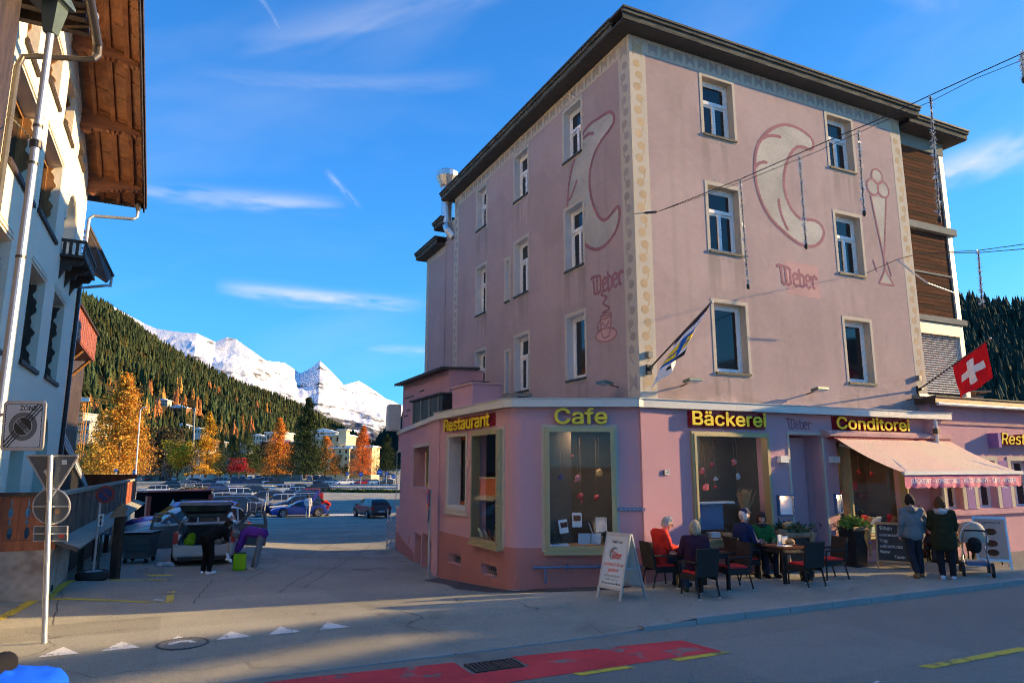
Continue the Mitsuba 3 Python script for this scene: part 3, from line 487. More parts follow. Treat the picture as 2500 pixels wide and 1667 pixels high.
# shop windows: brass box frames, glass, a lit room with a display shelf
def shopwin(fr, x0, x1, z0, z1, mat='brass_frame', out=.12, deep=1.5, cas=True, light=0., mid=0):
    k = obj('shop_window', cat(ext(ring(x0, x1, z0, z1, .07), -.1, out), ext(ring(x0+.05, x1-.05, z0+.05, z1-.05, .06), out, out+.03)), mat, PB, frame=fr)
    if cas: obj('casing', ext(ring(x0-.07, x1+.07, z0-.02, z1+.06, .075), 0, .03), 'cream_paint', k, frame=fr)
    obj('sill', bx(x0-.03, x1+.03, 0, out+.06, z0-.07, z0+.002), mat, k, frame=fr)
    obj('pane', ext(sbox(x0+.08, z0+.08, x1-.08, z1-.08), out-.01, out-.009), 'clear_glass', k, frame=fr)
    d = -deep
    obj('room', cat(bx(x0-.4, x1+.4, d-.05, d, 0, 3.5), bx(x0-.45, x0-.4, d, -.31, 0, 3.5), bx(x1+.4, x1+.45, d, -.31, 0, 3.5), bx(x0-.4, x1+.4, d, -.31, 3.4, 3.5)), 'room_warm', k, frame=fr)
    obj('shelf', bx(x0+.06, x1-.06, -.7, out-.05, z0+.05, z0+.1), 'wood_pale', k, frame=fr)
    if light:
        obj('ceiling_lamp', bx((x0+x1)/2-.12, (x0+x1)/2+.12, -.55, -.35, 3.36, 3.39), 'white_paint', k, frame=fr)
    return k
sw_b = shopwin(FR, 1.33, 3.74, .69, 3.25, mid=1); sw_c = shopwin(FC, .72, 2.30, .63, 3.31); sw_r = shopwin(FG, 1.66, 3.33, .66, 3.29); sw_k = shopwin(FR, 6.42, 8.78, .66, 3.08, cas=False)
for k, fr, x, y, z in ((sw_c, FC, 1.55, -.5, 3.3), (sw_b, FR, 2.5, -.9, 3.3), (sw_k, FR, 7.6, -.9, 3.0)):
    m = fr(mv(lathe([(.1, 0), (.0, .0)], 12), x, y, z)); m.vertices[:, 2] = m.vertices[:, 2]
    if m.face_normals[:, 2].mean() > 0: m.invert()
    kk = obj('ceiling_lamp', m, 'white_paint', k); scene[kk]['emitter'] = {'type': 'area', 'radiance': {'type': 'rgb', 'value': [10., 7., 4.5]}}
k = obj('shop_window', ext(ring(3.86, 5.39, 1.26, 3.31, .085), 0, .025), 'cream_paint', PB, frame=FG)      # recessed restaurant window
obj('frame', cat(ext(ring(3.92, 5.33, 1.42, 3.26, .1), -.42, -.34), bx(4.58, 4.66, -.42, -.34, 1.5, 3.2)), 'wood_red', k, frame=FG); obj('pane', bx(3.95, 5.3, -.40, -.39, 1.45, 3.22), 'window_glass', k, frame=FG)
obj('reveal', cat(bx(5.2, 5.335, -.35, .01, 1.35, 3.25), bx(3.92, 5.2, -.34, .02, 1.34, 1.42)), 'grey_white', k, frame=FG); obj('sill', bx(3.75, 5.42, 0, .07, 1.2, 1.26), 'cream_paint', k, frame=FG)
for x0, x1 in ((4.2, 5.1), (1.99, 2.9)):
    k = obj('cellar_vent', bx(x0, x1, -.3, -.22, -.05, .2), 'black_metal', PB, frame=FG); g = []
    for i in range(6):
        c = x0+.2+(x1-x0-.2)*(i+.5)/6; g += [rot(bx(c-.006, c+.006, -.16, -.15, -.1, .25), s*28, (0, 1, 0), (c, 0, .075)) for s in (-1, 1)]
    obj('grille', cat(g), 'galvanised', k, frame=FG)
# entrance
k = obj('entrance', cat(bx(4.40, 4.46, .0, .075, -.1, 3.3), bx(5.62, 5.69, .0, .075, -.1, 3.3), bx(4.46, 5.62, .0, .075, 3.24, 3.3)), 'cream_paint', PB, frame=FR)
obj('recess', cat(bx(4.3, 4.46, -1.9, -.31, -.1, 3.3), bx(5.62, 5.8, -1.9, -.31, -.1, 3.3), bx(4.3, 5.8, -1.9, -.31, 3.24, 3.4)), 'rose_plaster', k, frame=FR)
obj('step', bx(4.3, 5.8, -1.9, .04, -.1, .06), 'concrete', k, frame=FR); obj('door', cat(ext(ring(4.46, 5.62, .06, 3.2, .12), -1.6, -1.52), bx(4.46, 5.62, -1.6, -1.52, 2.3, 2.4)), 'brass_frame', k, frame=FR); obj('pane', bx(4.5, 5.6, -1.57, -1.56, .1, 3.2), 'window_glass', k, frame=FR)
obj('inner_pier', bx(4.98, 5.6, -1.5, -.5, -.1, 3.2), 'rose_plaster', k, frame=FR)
# lettering on the shop front
def letters(text, h, bold=True, depth=.09, width=None):
    m = meshkit.text_mesh(text, h, depth, bold); ps = list(m.split(only_watertight=False)); ps.sort(key=lambda a: a.bounds[0][0]); out = []
    for p in ps:
        for g in out:
            a, b = g[0].bounds, p.bounds
            lo_, hi = max(min(q.bounds[0][0] for q in g), b[0][0]), min(max(q.bounds[1][0] for q in g), b[1][0])
            if hi-lo_ > .5*min(b[1][0]-b[0][0], max(q.bounds[1][0] for q in g)-min(q.bounds[0][0] for q in g)): g.append(p); break
        else: out.append([p])
    s = 1 if width is None else width/(m.bounds[1][0]-m.bounds[0][0]); x0 = m.bounds[0][0]; res = []
    for g in out:
        c = cat(g); v = c.vertices; c.vertices = np.stack([(v[:, 0]-x0)*s, v[:, 2], v[:, 1]], 1); res.append(c)
    return res
def lsign(name, label, fr, text, h, x, z, w, y=0.03, board=None, face='yellow_sign', side='red_sign', d=.1, bold=True):
    k = thing(name, label, 'sign')
    if board: obj('backboard', bx(*board), 'red_sign', k, frame=fr)
    for m in letters(text, h, bold, 1., w):
        a = m.copy(); a.vertices[:, 1] = y+a.vertices[:, 1]*d; b = m.copy(); b.vertices[:, 1] = y+d+.001+b.vertices[:, 1]*.012
        kk = obj('letter', mv(a, x, 0, z), side, k, frame=fr); obj('face', mv(b, x, 0, z), face, kk, frame=fr)
    return k
lsign('cafe_sign', 'thick yellow letters reading Cafe above the corner shop window', FC, 'Cafe', .33, .95, 3.39, 1.19, .02)
lsign('restaurant_sign', 'yellow letters on a red board reading Restaurant, around the corner on the alley side', FGr, 'Restaurant', .31, -5.28, 3.40, 3.1, .03, (-5.2, -2.1, 0, .03, 3.40, 3.70))
lsign('bakery_sign', 'yellow letters on a dark red board spelling the German word for bakery', FR, 'Bäckerei', .31, 1.30, 3.40, 2.3, .09, (1.28, 3.66, .05, .085, 3.33, 3.74))
lsign('confectionery_sign', 'yellow letters above the open awning, sign farthest right on the pink corner block', FR, 'Conditorei', .30, 6.07, 3.42, 2.9, .09, (6.05, 8.95, .05, .085, 3.36, 3.74))
obj('door_lettering', ext(affinity.translate(affinity.scale(weber(0, 0, 1), .34, .26, origin=(0, 0)), 4.45, 3.38), .05, .055), 'mauve_paint', PB, frame=FR)
# awning
FA = FR
def awn_fn(p, n, uv):
    u = (p.x-X0)*float(ER[0])+(p.y-Y0)*float(ER[1]); a = u*7.5-dr.floor(u*7.5); b = u*30-dr.floor(u*30)
    c = mix((.60, .46, .36), (.63, .43, .36), smoothstep(.3, .7, noise(u*3.1, 1, 1)))
    return mix(c, (.16, .10, .09), dr.select(a < .12, .75, dr.select((a > .3) & (a < .36), .6, dr.select(b < .2, .22, 0.)))) 
M('awning_fabric', pr(proc(awn_fn), .85, sheen=.3)); M('valance_pink', pr((.62, .16, .24), .8)); M('white_print', pr((.78, .72, .72), .8))
k = thing('awning', 'open striped shop awning with pink scalloped valance over the pavement', 'awning')
obj('cassette', exx(Polygon([(.05, 3.2), (.05, 3.37), (.2, 3.37), (.34, 3.3), (.34, 3.22), (.2, 3.19)]), 5.6, 10.56), 'faded_rose', k, frame=FR); obj('roller', bx(5.8, 10.54, .1, .3, 3.15, 3.2), 'red_sign', k, frame=FR)
obj('fabric', grid(2, 14, lambda s, q: (5.9+s*4.62, .26+q*1.79, 3.17-q*.87-.07*np.sin(q*3.14))), 'awning_fabric', k, frame=FR, smooth=True)
obj('front_bar', bx(5.86, 10.56, 2.03, 2.1, 2.25, 2.335), 'grey_white', k, frame=FR)
val = sbox(5.9, 1.99, 10.52, 2.25)
for i in range(19): val = val.union(affinity.scale(Point(5.9+.1216+.2432*i, 1.99).buffer(1), .1216, .055))
vm = ext(val, 2.055, 2.058).subdivide_to_size(.2, max_iter=8); wav = lambda x: .018*np.sin(x*7.)+.012*np.sin(x*19+1)
vm.vertices[:, 1] += wav(vm.vertices[:, 0])*np.clip((2.25-vm.vertices[:, 2])/.3, 0, 1); obj('valance', vm, 'valance_pink', k, frame=FR)
tm = cat(letters('BÄCKEREI – KONDITOREI – RESTAURANT – CAFE – WEBER', .105, True, .003, 4.1)); tm.vertices[:, 0] += 6.14; tm.vertices[:, 2] += 2.05; tm.vertices[:, 1] += 2.0595+wav(tm.vertices[:, 0])*np.clip((2.25-tm.vertices[:, 2])/.3, 0, 1)
obj('valance_lettering', tm, 'white_print', k, frame=FR)
for u0 in (6.1, 10.3): obj('arm', cat(tube([(u0, .2, 3.0), (u0+(.7 if u0 < 8 else -.7), 1.05, 2.68)], .028), tube([(u0+(.7 if u0 < 8 else -.7), 1.05, 2.68), (u0, 2.04, 2.28)], .025)), 'grey_white', k, frame=FR)
# annex to the right
AX = thing('restaurant_annex', 'low pink annex with copper-edged flat roof to the right of the awning', 'building'); FX = Fr(W(0, -.3), ER, -EL)
wins = [(10.08, 1.26, 10.8, 2.62), (11.5, 1.26, 12.45, 2.62), (13.25, 1.26, 14.3, 2.62), (15.1, 1.26, 16.1, 2.62)]
obj('wall', ext(wallp(9.75, 26, -.2, 4.2, wins), -.35, 0), 'rose_plaster', AX, frame=FX)
obj('return_wall', bx(9.75, 9.8, -6, -.36, -.2, 4.2), 'rose_plaster', AX, frame=FX)
obj('moulding', bx(9.76, 26, 0, .05, 3.64, 3.72), 'faded_rose', AX, frame=FX); obj('sill_band', bx(9.9, 26, 0, .1, 1.1, 1.24), 'rose_plaster', AX, frame=FX)
k = obj('roof', bx(9.62, 26, -8, .28, 4.20, 4.28), 'roof_dark', AX, frame=FX); obj('fascia', bx(9.6, 26, .24, .31, 4.19, 4.36), 'copper_fascia', k, frame=FX); obj('fascia', bx(9.57, 9.62, -4, .31, 4.19, 4.36), 'wood_dark', k, frame=FX); obj('edge', bx(9.57, 26.02, -8, .35, 4.365, 4.40), 'roof_dark', k, frame=FX); obj('gutter', tube([(9.62, .34, 4.17), (26, .34, 4.15)], .045), 'grey_white', k, frame=FX)
for a, b, c, d in wins:
    k = obj('window', cat(ext(ring(a, c, b, d, .07), -.28, -.2), bx((a+c)/2-.03, (a+c)/2+.03, -.28, -.2, b, d)), 'grey_white', AX, frame=FX); obj('pane', bx(a, c, -.26, -.25, b, d), 'window_glass', k, frame=FX); obj('casing', cat(bx(a-.16, a, -.02, .03, b, d+.1), bx(c, c+.16, -.02, .03, b, d+.1), bx(a-.16, c+.16, -.02, .03, d, d+.12)), 'cream_paint', k, frame=FX)
M('purple_paint', pr(speck((.22, .12, .33), .1), .85))
for a, b in ((10.98, 11.32), (12.63, 13.07), (14.5, 14.9)):
    obj('pier_panel', bx(a, b, 0, .03, 1.26, 2.62), 'purple_paint', AX, frame=FX); c = (a+b)/2
    obj('painted_star', ext(shapely.union_all([LineString([(c+.12*math.cos(q), 1.95+.16*math.sin(q)), (c-.12*math.cos(q), 1.95-.16*math.sin(q))]).buffer(.012) for q in (0, 1.05, 2.1)]), .03, .034), 'grey_white', AX, frame=FX)
k = thing('neon_sign', 'yellow slanted script sign on deep dark red side boxes at the right edge', 'sign')
for i, m in enumerate(letters('Restaurant', .33, False, 1., 2.9)):
    m.vertices[:, 0] += .28*m.vertices[:, 2]; a = m.copy(); a.vertices[:, 1] = a.vertices[:, 1]*.26+.02; b = m.copy(); b.vertices[:, 1] = .281+b.vertices[:, 1]*.02
    kk = obj('letter', mv(a, 12.45, 0, 3.1), 'red_sign', k, frame=FX); obj('face', mv(b, 12.45, 0, 3.1), 'yellow_sign', kk, frame=FX)
obj('bracket', bx(12.3, 12.44, 0, .3, 3.0, 3.42), 'purple_paint', k, frame=FX)
k = thing('roof_chimney', 'small copper chimney cap standing on the annex roof at the right', 'chimney'); P = W(16.8, 3); obj('stack', mv(bx(-.5, .5, -.4, .4, 4.2, 5.0), *P), 'copper_fascia', k); obj('cap', mv(bx(-.7, .7, -.55, .55, 5.12, 5.18), *P), 'wood_pale', k); obj('post', mv(cat(bx(-.45, -.38, -.3, -.2, 5, 5.13), bx(.38, .45, -.3, -.2, 5, 5.13)), *P), 'pipe_dark', k)
# small structures on the flat roof at the alley side
k = thing('roof_hut', 'pink shed on the flat roof with dark corrugated cover and small slit vents', 'shed')
obj('wall', FB(bx(-1.3, -.05, 8.9, 14.2, 3.4, 5.7)), 'rose_plaster', k); obj('roof', FB(rot(bx(-1.42, 0, 8.8, 14.35, 5.72, 5.80), -2.2, (0, 1, 0))), 'roof_dark', k)
for i, (v, z) in enumerate(((13.6, 5.1), (13.0, 5.1), (11.8, 5.2), (13.4, 4.6), (13.7, 4.4))): obj('slit', FB(bx(-1.32, -1.29, v-.25, v+.25, z, z+.05)), 'black_metal', k)
k = thing('roof_box', 'dark glazed box with black lid beside the pink roof shed', 'roof light'); obj('body', FB(bx(-1.75, -1.31, 8.3, 11.5, 3.8, 4.75)), 'black_metal', k); obj('lid', FB(bx(-1.85, -1.3, 8.2, 11.6, 4.76, 4.82)), 'roof_dark', k)
for i in range(4): obj('post', FB(bx(-1.78, -1.75, 8.6+i*.9, 8.7+i*.9, 3.8, 4.75)), 'grey_board', k)
k = thing('brick_chimney', 'squat pink plastered chimney with flat black cap on the low roof', 'chimney'); obj('stack', FB(bx(-1.9, -1.0, 5.4, 7.0, 3.8, 4.78)), 'rose_plaster', k); obj('rim', FB(bx(-1.96, -.94, 5.34, 7.06, 4.78, 4.83)), 'faded_rose', k); obj('cap', FB(bx(-1.75, -1.2, 5.8, 6.8, 4.83, 4.92)), 'black_metal', k)
k = thing('condenser_box', 'small grey ventilation box between the pink chimney and the wall', 'air conditioner'); obj('case', FB(bx(-.9, -.35, 4.7, 5.4, 3.95, 4.5)), 'grey_board', k); obj('fan', FB(bx(-.8, -.45, 4.68, 4.7, 4.02, 4.4)), 'black_metal', k)
obj('white_bulkhead', FW_(bx(9.2, 10.3, .0, .5, 3.95, 5.0)), 'ledge_metal', PB)
# ---------------------------------------------------------------- the white hotel on the left
HB = thing('white_hotel', 'cream white gabled hotel with carved wooden eaves at the left edge of the picture', 'building')
FH = Fr(W(-12.8, 0), EL, ER)
zw = lambda v: 12.0+.36*(13.7-v); zf = lambda v: 11.8+.27*(13.7-v)
HW = [(2.85, 4.0, 10.95, 12.2), (5.35, 6.75, 11.48, 12.75), (7.8, 9.2, 11.55, 12.92), (10.75, 11.75, 11.82, 12.42), (2.75, 5.2, 8.35, 10.35), (6.0, 8.5, 8.45, 10.5), (1.2, 3.9, 4.75, 7.0), (6.1, 8.1, 4.85, 7.14), (9.5, 11.55, 4.9, 7.26), (6.4, 8.0, .3, 2.9), (2.6, 4.6, .3, 2.9)]
wallq = Polygon([(-8, -1), (13.6, -1.2), (13.6, zw(13.6)), (-4, zw(-4)), (-8, zw(-4))])
arch = sbox(9.75, 8.6, 11.75, 9.5).union(affinity.scale(Point(10.75, 9.5).buffer(1, 24), 1.0, .95)); arch2 = sbox(9.6, -.5, 11.4, 2.9).union(affinity.scale(Point(10.5, 2.9).buffer(1, 24), .9, .95))
for w in HW: wallq = wallq.difference(sbox(w[0], w[2], w[1], w[3]))
obj('wall', ext(wallq.difference(arch).difference(arch2), -.5, 0), 'hotel_plaster', HB, frame=FH)
obj('wall', cat(bx(13.2, 13.6, -12, -.505, -1.5, 11.9)), 'hotel_plaster', HB, frame=FH)
obj('wall', bx(-8, -7.6, -12, -.505, -1.5, 16), 'hotel_plaster', HB, frame=FH)
for i, w in enumerate(HW):
    a, b, c, d = w; k = obj('window', ext(ring(a+.02, b-.02, c+.02, d-.02, .13), -.42, -.33), 'wood_frame', HB, frame=FH)
    obj('pane', bx(a, b, -.4, -.39, c, d), 'window_glass', k, frame=FH); obj('mullion', bx((a+b)/2-.06, (a+b)/2+.06, -.41, -.32, c, d), 'wood_frame', k, frame=FH)
    if c > 3:
        obj('sill', bx(a-.08, b+.2, -.3, .07, c-.1, c), 'wood_dark', k, frame=FH)
        xs = np.linspace(c+.05, d-.1, 34); prof = [(-.33, c+.05)]+[(-.17+.05*math.sin(z*9)+.03*math.sin(z*23), z) for z in xs]+[(-.33, d-.1)]
        m = trimesh.creation.extrude_polygon(Polygon(prof), .05, engine='earcut'); v = m.vertices; m.vertices = np.stack([b-.1+v[:, 2], v[:, 0], v[:, 1]], 1); obj('carved_trim', m, 'wood_frame' if c > 8 else 'wood_dark', k, frame=FH)
        obj('hood_moulding', cat(bx(a-.1, b+.12, 0, .03, d+.06, d+.12), bx(a-.05, b+.07, 0, .02, d+.17, d+.20)), 'hotel_relief', k, frame=FH)
k = obj('arched_niche', ext(arch.buffer(.05), -1.6, -1.5), 'hotel_plaster', HB, frame=FH); obj('arch_moulding', ext(arch.buffer(.2).difference(arch.buffer(.02)).intersection(sbox(9, 9.4, 13, 11)), 0, .03), 'hotel_relief', k, frame=FH)
obj('side', cat(bx(11.75, 11.9, -1.5, -.5, 8.4, 10.6), bx(9.6, 9.75, -1.5, -.5, 8.4, 10.6), bx(9.6, 11.9, -1.5, -.5, 8.5, 8.6)), 'hotel_plaster', k, frame=FH)
obj('arched_door', ext(arch2.buffer(.05), -.62, -.52), 'wood_dark', HB, frame=FH)
k = obj('small_balcony', bx(9.6, 12.3, .0, .62, 8.3, 8.38), 'wood_dark', HB, frame=FH)
obj('rail', cat(bx(9.6, 12.3, .56, .62, 8.74, 8.82), bx(9.6, 9.66, 0, .6, 8.74, 8.82), bx(9.6, 12.3, .56, .6, 8.38, 8.55)), 'wood_dark', k, frame=FH)
for i in range(10): obj('baluster', bx(9.62+.29*i, 9.72+.29*i, .565, .6, 8.4, 8.76), 'wood_dark', k, frame=FH)
for y in (.05, .2, .36): obj('baluster', bx(9.605, 9.64, y, y+.08, 8.38, 8.76), 'wood_dark', k, frame=FH)
for v in (9.8, 10.9, 12.0): obj('corbel', exx(Polygon([(0, 8.3), (.58, 8.3), (.5, 8.15), (.3, 8.12), (.26, 7.98), (.12, 7.95), (0, 7.7)]), v, v+.14), 'wood_dark', k, frame=FH)
# painted chain frieze under the gable
for i in range(11):
    v = 8.2+.5*i; m = ext(affinity.rotate(affinity.scale(Point(0, 0).buffer(1, 10), .24, .13).difference(affinity.scale(Point(0, 0).buffer(1, 10), .17, .07)), -19), 0, .02)
    obj('frieze_link', mv(m, v, 0, zw(v)-.28), 'hotel_relief', HB, frame=FH)
obj('frieze_band', ext(LineString([(2, zw(2)-.5), (13.55, zw(13.55)-.5)]).buffer(.03), 0, .02), 'hotel_relief', HB, frame=FH)
# roof: soffit boards between rafters, carved purlins, fascia
RF = obj('roof', grid(20, 4, lambda s, q: (-4+s*18.4, -.05+q*1.75, (zw(-4+s*18.4)*(1-q)+zf(-4+s*18.4)*q)+.17)), 'roof_dark', HB, frame=FH)
nb = 62
for i in range(nb):
    a, b = -3.9+18.2*i/nb, -3.9+18.2*(i+1)/nb-.012; dz = .006*(i % 3)
    obj('soffit_board', trimesh.convex.convex_hull([[x, y, (zw(x) if y < 1 else zf(x))+z+dz] for x in (a, b) for y in (-.02, 1.64) for z in (.05, .09)]), 'wood_soffit', RF, frame=FH)
for q in (.22, .52, .8): obj('rafter', trimesh.convex.convex_hull([[x, q*1.66+y, zw(x)*(1-q)+zf(x)*q+z] for x in (-3.9, 14.25) for y in (-.06, .06) for z in (-.07, .06)]), 'wood_soffit', RF, frame=FH)
pprof = [(0, .1), (1.62, .02), (1.62, -.1), (1.52, -.12), (1.5, -.17), (1.42, -.15), (1.36, -.22), (1.26, -.24), (1.18, -.2), (1.1, -.2), (1.02, -.3), (.95, -.26), (.9, -.34), (.82, -.3), (.78, -.38), (.68, -.36), (.6, -.42), (.42, -.46), (.34, -.5), (.3, -.6), (.2, -.68), (.08, -.66), (0, -.6)]
for v in (13.2, 10.4, 7.6, 4.8, 2.0):
    P_ = Polygon([(y, z+zw(v)*(1-y/1.65)+zf(v)*y/1.65) for y, z in pprof]); obj('carved_purlin', exx(P_.buffer(0), v-.1, v+.1), 'wood_soffit', RF, frame=FH)
obj('fascia', trimesh.convex.convex_hull([[x, y, zf(x)+z] for x in (-4, 14.4) for y in (1.65, 1.7) for z in (-.12, .26)]), 'wood_dark', RF, frame=FH)
obj('fascia', trimesh.convex.convex_hull([[x, y, zf(x)+z] for x in (-4, 14.45) for y in (1.702, 1.75) for z in (.06, .3)]), 'wood_dark', RF, frame=FH)
obj('eave_board', trimesh.convex.convex_hull([[x, y, zw(14.2)*(1-max(y, 0)/1.65)+zf(14.2)*max(y, 0)/1.65+z] for x in (14.25, 14.32) for y in (-9, 1.66) for z in (-.06, .2)]), 'wood_dark', RF, frame=FH)
e = FH.M; pt = lambda v, y, z: (e@np.array([v, y, z, 1]))[:3]
k = obj('far_downpipe', tube([pt(14.1, 1.5, 11.6), pt(14.1, 1.5, 11.2), pt(14, 1.4, 11.08), pt(13.85, .2, 10.95), pt(13.8, .08, 10.8), pt(13.75, .07, 9.0), pt(13.7, .07, -1)], .055, 10), 'galvanised', HB); obj('hopper', mv(lathe([(.05, 0), (.12, .22), (.12, .3)], 12), *pt(14.1, 1.5, 11.4)), 'pipe_dark', k)
obj('black_downpipe', tube([pt(13.66, .06, 8.9), pt(13.66, .06, -1)], .06, 10), 'black_metal', HB)
# nearer wing eave with gutter and downpipe
k = obj('wing_eave', bx(-8, 2.05, -.2, 1.25, 10.98, 11.06), 'wood_dark', HB, frame=FH)
obj('wing_wall', bx(-8, .6, -.3, .35, -.5, 10.98), 'wood_dark', k, frame=FH)
for i in range(5): obj('beam', bx(-.2+.5*i, -.05+.5*i, 0, 1.2, 10.8, 10.98), 'wood_dark', k, frame=FH)
g = obj('wing_gutter', tube([pt(-8, 1.32, 10.95), pt(2.25, 1.32, 10.85)], .085, 14), 'pipe_dark', HB)
for v in (-.6, .4, 1.3): obj('joint', tube([pt(v, 1.32, 10.925-.01*v), pt(v+.05, 1.32, 10.925-.01*v)], .094, 14), 'galvanised', g)
obj('outlet', tube([pt(2.22, 1.32, 10.85), pt(2.3, 1.32, 10.65), pt(2.2, 1.28, 10.5), pt(2.25, 1.1, 10.47), pt(2.2, .35, 10.3), pt(2.15, .14, 10.2), pt(2.12, .08, 9.95), pt(2.1, .08, -1)], [.085, .085, .06, .055, .055, .055, .055, .055], 12), 'pipe_dark', g)
# rear wing seen past the corner: small roof, balcony, stair canopy
P0, P1, P2, P3 = at(211, 547, 22.8), at(198, 655, 22.8), at(262, 690, 23.4), at(273, 676, 24.2)
k = obj('pent_roof', trimesh.convex.convex_hull([P0, P1, P2, P3, P0+[0, 0, .12], P3+[0, 0, .12], P2+[0, 0, .1], P1+[0, .1, .1]]), 'wood_dark', HB)
for q in np.linspace(.15, .9, 7): a, b = P0*(1-q)+P1*q, P3*(1-q)+P2*q; obj('rafter', tube([a-[0, .06, .03], b-[0, .06, .03]], .035, 6), 'wood_soffit', k)
obj('gutter', tube([P0+[.05, 0, .02], P3+[.05, 0, .02]], .05, 8), 'pipe_dark', k); obj('downpipe', tube([P3+[0, 0, 0], P3+[-.02, 0, -.35], at(265, 690, 24)+[0, 0, -.1], at(194, 703, 23.2)], .05, 8), 'galvanised', k)
k = obj('balcony', FH(bx(17.8, 25.0, -1.35, -.45, 7.35, 7.47)), 'wood_red', HB)
for i in range(24): obj('board', FH(bx(17.82+.299*i, 17.82+.299*i+.285, -.47+.008*(i % 2), -.43+.008*(i % 2), 7.4, 8.6)), 'wood_red', k)
for i in range(5): obj('board', FH(bx(24.96, 25.0, -1.3+.16*i, -1.15+.16*i, 7.4, 8.58)), 'wood_red', k)
obj('handrail', FH(bx(17.7, 25.1, -.52, -.34, 8.61, 8.68)), 'wood_dark', k)
for v in (18.2, 21.5, 24.5): obj('brace', tube([pt(v, -1.3, 6.5), pt(v, -.55, 7.35)], .08, 6), 'wood_frame', k)
obj('rear_wall', FH(bx(13.65, 30, -9, -1.35, -2, 10.2)), 'wood_dark', HB)
k = thing('stair_canopy', 'dark sloping stair canopy with pale striped edge behind the wooden terrace', 'canopy')
q = Polygon([(13.75, -1), (13.75, 4.1), (26.5, 1.35), (26.5, -1)]); obj('side', ext(q, -.4, -.3), 'black_metal', k, frame=FH)
for i in range(3): obj('rail', ext(LineString([(13.8, 4.12-.17*i), (26.6, 1.38-.11*i)]).buffer(.045), -.29, -.2), ('galvanised', 'grey_white', 'galvanised')[i], k, frame=FH)
# wooden terrace
TE = thing('wooden_terrace', 'brown boarded terrace balustrade with cut-out shapes on a rough stone base', 'terrace')
c0 = W(-11.5, 4.36); c1 = at(334, 1166, 33.); sd = (c1-c0)[:2]; SL = np.hypot(*sd); sd /= SL; FS = Fr([c0[0], c0[1], 0], sd, (sd[1], -sd[0])); FT = Fr([c0[0], c0[1], 0], -ER, -EL)
cut = []
for i in range(9):
    x = .52+.29*i; cut += [affinity.scale(Point(x, 1.52).buffer(1, 8), .048, .1), affinity.scale(Point(x, 1.7).buffer(1, 6), .015, .11), affinity.scale(Point(x, 1.34).buffer(1, 6), .026, .06), affinity.scale(Point(x-.02, 1.12).buffer(1, 8), .045, .12)]
cu = shapely.union_all(cut)
for i in range(9): obj('front_board', ext(sbox(.378+.29*i, .98, .378+.29*i+.283, 1.84).difference(cu) if i else sbox(.0, .98, .661, 1.84).difference(cu), -.05-.004*(i % 2), -.01-.004*(i % 2)), 'wood_red', TE, frame=FT)
obj('top_rail', bx(-.02, 3.2, -.12, .07, 1.845, 1.92), 'wood_dark', TE, frame=FT); obj('bottom_beam', bx(-.02, 3.2, -.2, .02, .78, .975), 'wood_red', TE, frame=FT)
obj('stone_base', cat(bx(.03, 3.2, -3, -.02, -.8, .775), mv(bx(0, .1, 0, .1, 0, .1), 1, -1, 0)), 'stone_base', TE, frame=FT)
obj('floor', FS(bx(0, SL, -1.2, -.1, .78, .95)), 'wood_dark', TE); obj('top_rail', FS(bx(0, SL, -.1, .1, 1.85, 1.925)), 'grey_board', TE)
n = 34
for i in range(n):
    a = SL*i/n; lit = 'wood_red' if i > 28 else 'wood_dark'; obj('side_board', FS(bx(a+.01, a+SL/n-.01, -.03-.012*(i % 2), .02-.012*(i % 2), .93, 1.85)), 'wood_red' if i > 24 else 'wood_terrace', TE)  # far boards get the redder wood as painted-in sunlight, nearer ones the darker
k = obj('pent_strip', FS(trimesh.convex.convex_hull([[x, y, z] for x in (-.1, SL) for y, z in ((0, .96), (0, .9), (.42, .72), (.42, .78))])), 'roof_dark', TE)
for i in range(40): obj('shingle', FS(trimesh.convex.convex_hull([[x, y, z] for x in (SL*i/40+.01, SL*(i+1)/40-.02) for y, z in ((.03, .965), (.03, .95), (.45, .77), (.45, .80))])), 'grey_board', k)
obj('under_wall', FS(bx(.2, SL*.62, -.8, -.5, -1.2, .8)), 'wood_dark', TE); obj('pier', FS(bx(SL-1.6, SL-.6, -.7, -.1, -2, .9)), 'hotel_plaster', TE); obj('pier', FS(bx(SL-.5, SL-.1, -.5, -.1, -2, .9)), 'grey_white', TE)
for i in range(6): obj('post', FS(bx(SL*(.15+.15*i), SL*(.15+.15*i)+.14, -.3, -.16, -1.5, .8)), 'wood_dark', TE)
for i in range(12): obj('rear_board', Fr([*c1[:2], 0], (-1, .25), (0, -1))(bx(.35*i, .35*i+.33, -.03, .02, 1.0, 2.1)), 'wood_red', TE)
RB = thing('rear_house', 'unseen pink plastered house behind the corner building, added to shade the alley', 'building')  # out of sight, put in for the shadow it throws over the alley
obj('wall', FB(bx(8.5, 25, 17, 39, -3, 10.6)), 'rose_plaster', RB); obj('roof', FB(bx(8.2, 25.3, 16.7, 39.3, 10.6, 11)), 'roof_dark', RB)
for i in range(5):
    for z in (1., 4., 7.): obj('window', FB(bx(8.45, 8.49, 19+4*i, 20.2+4*i, z, z+1.6)), 'window_glass', RB)
RS = thing('rear_shed', 'unseen low grey shed behind the corner building, added to shade the car park', 'shed')  # out of sight, kept low so its shadow covers only part of the lot
obj('wall', FB(bx(17, 30, 46, 74, -3, 3)), 'flat_grey_wall', RS); obj('roof', FB(bx(16.7, 30.3, 45.7, 74.3, 3, 3.3)), 'roof_dark', RS)
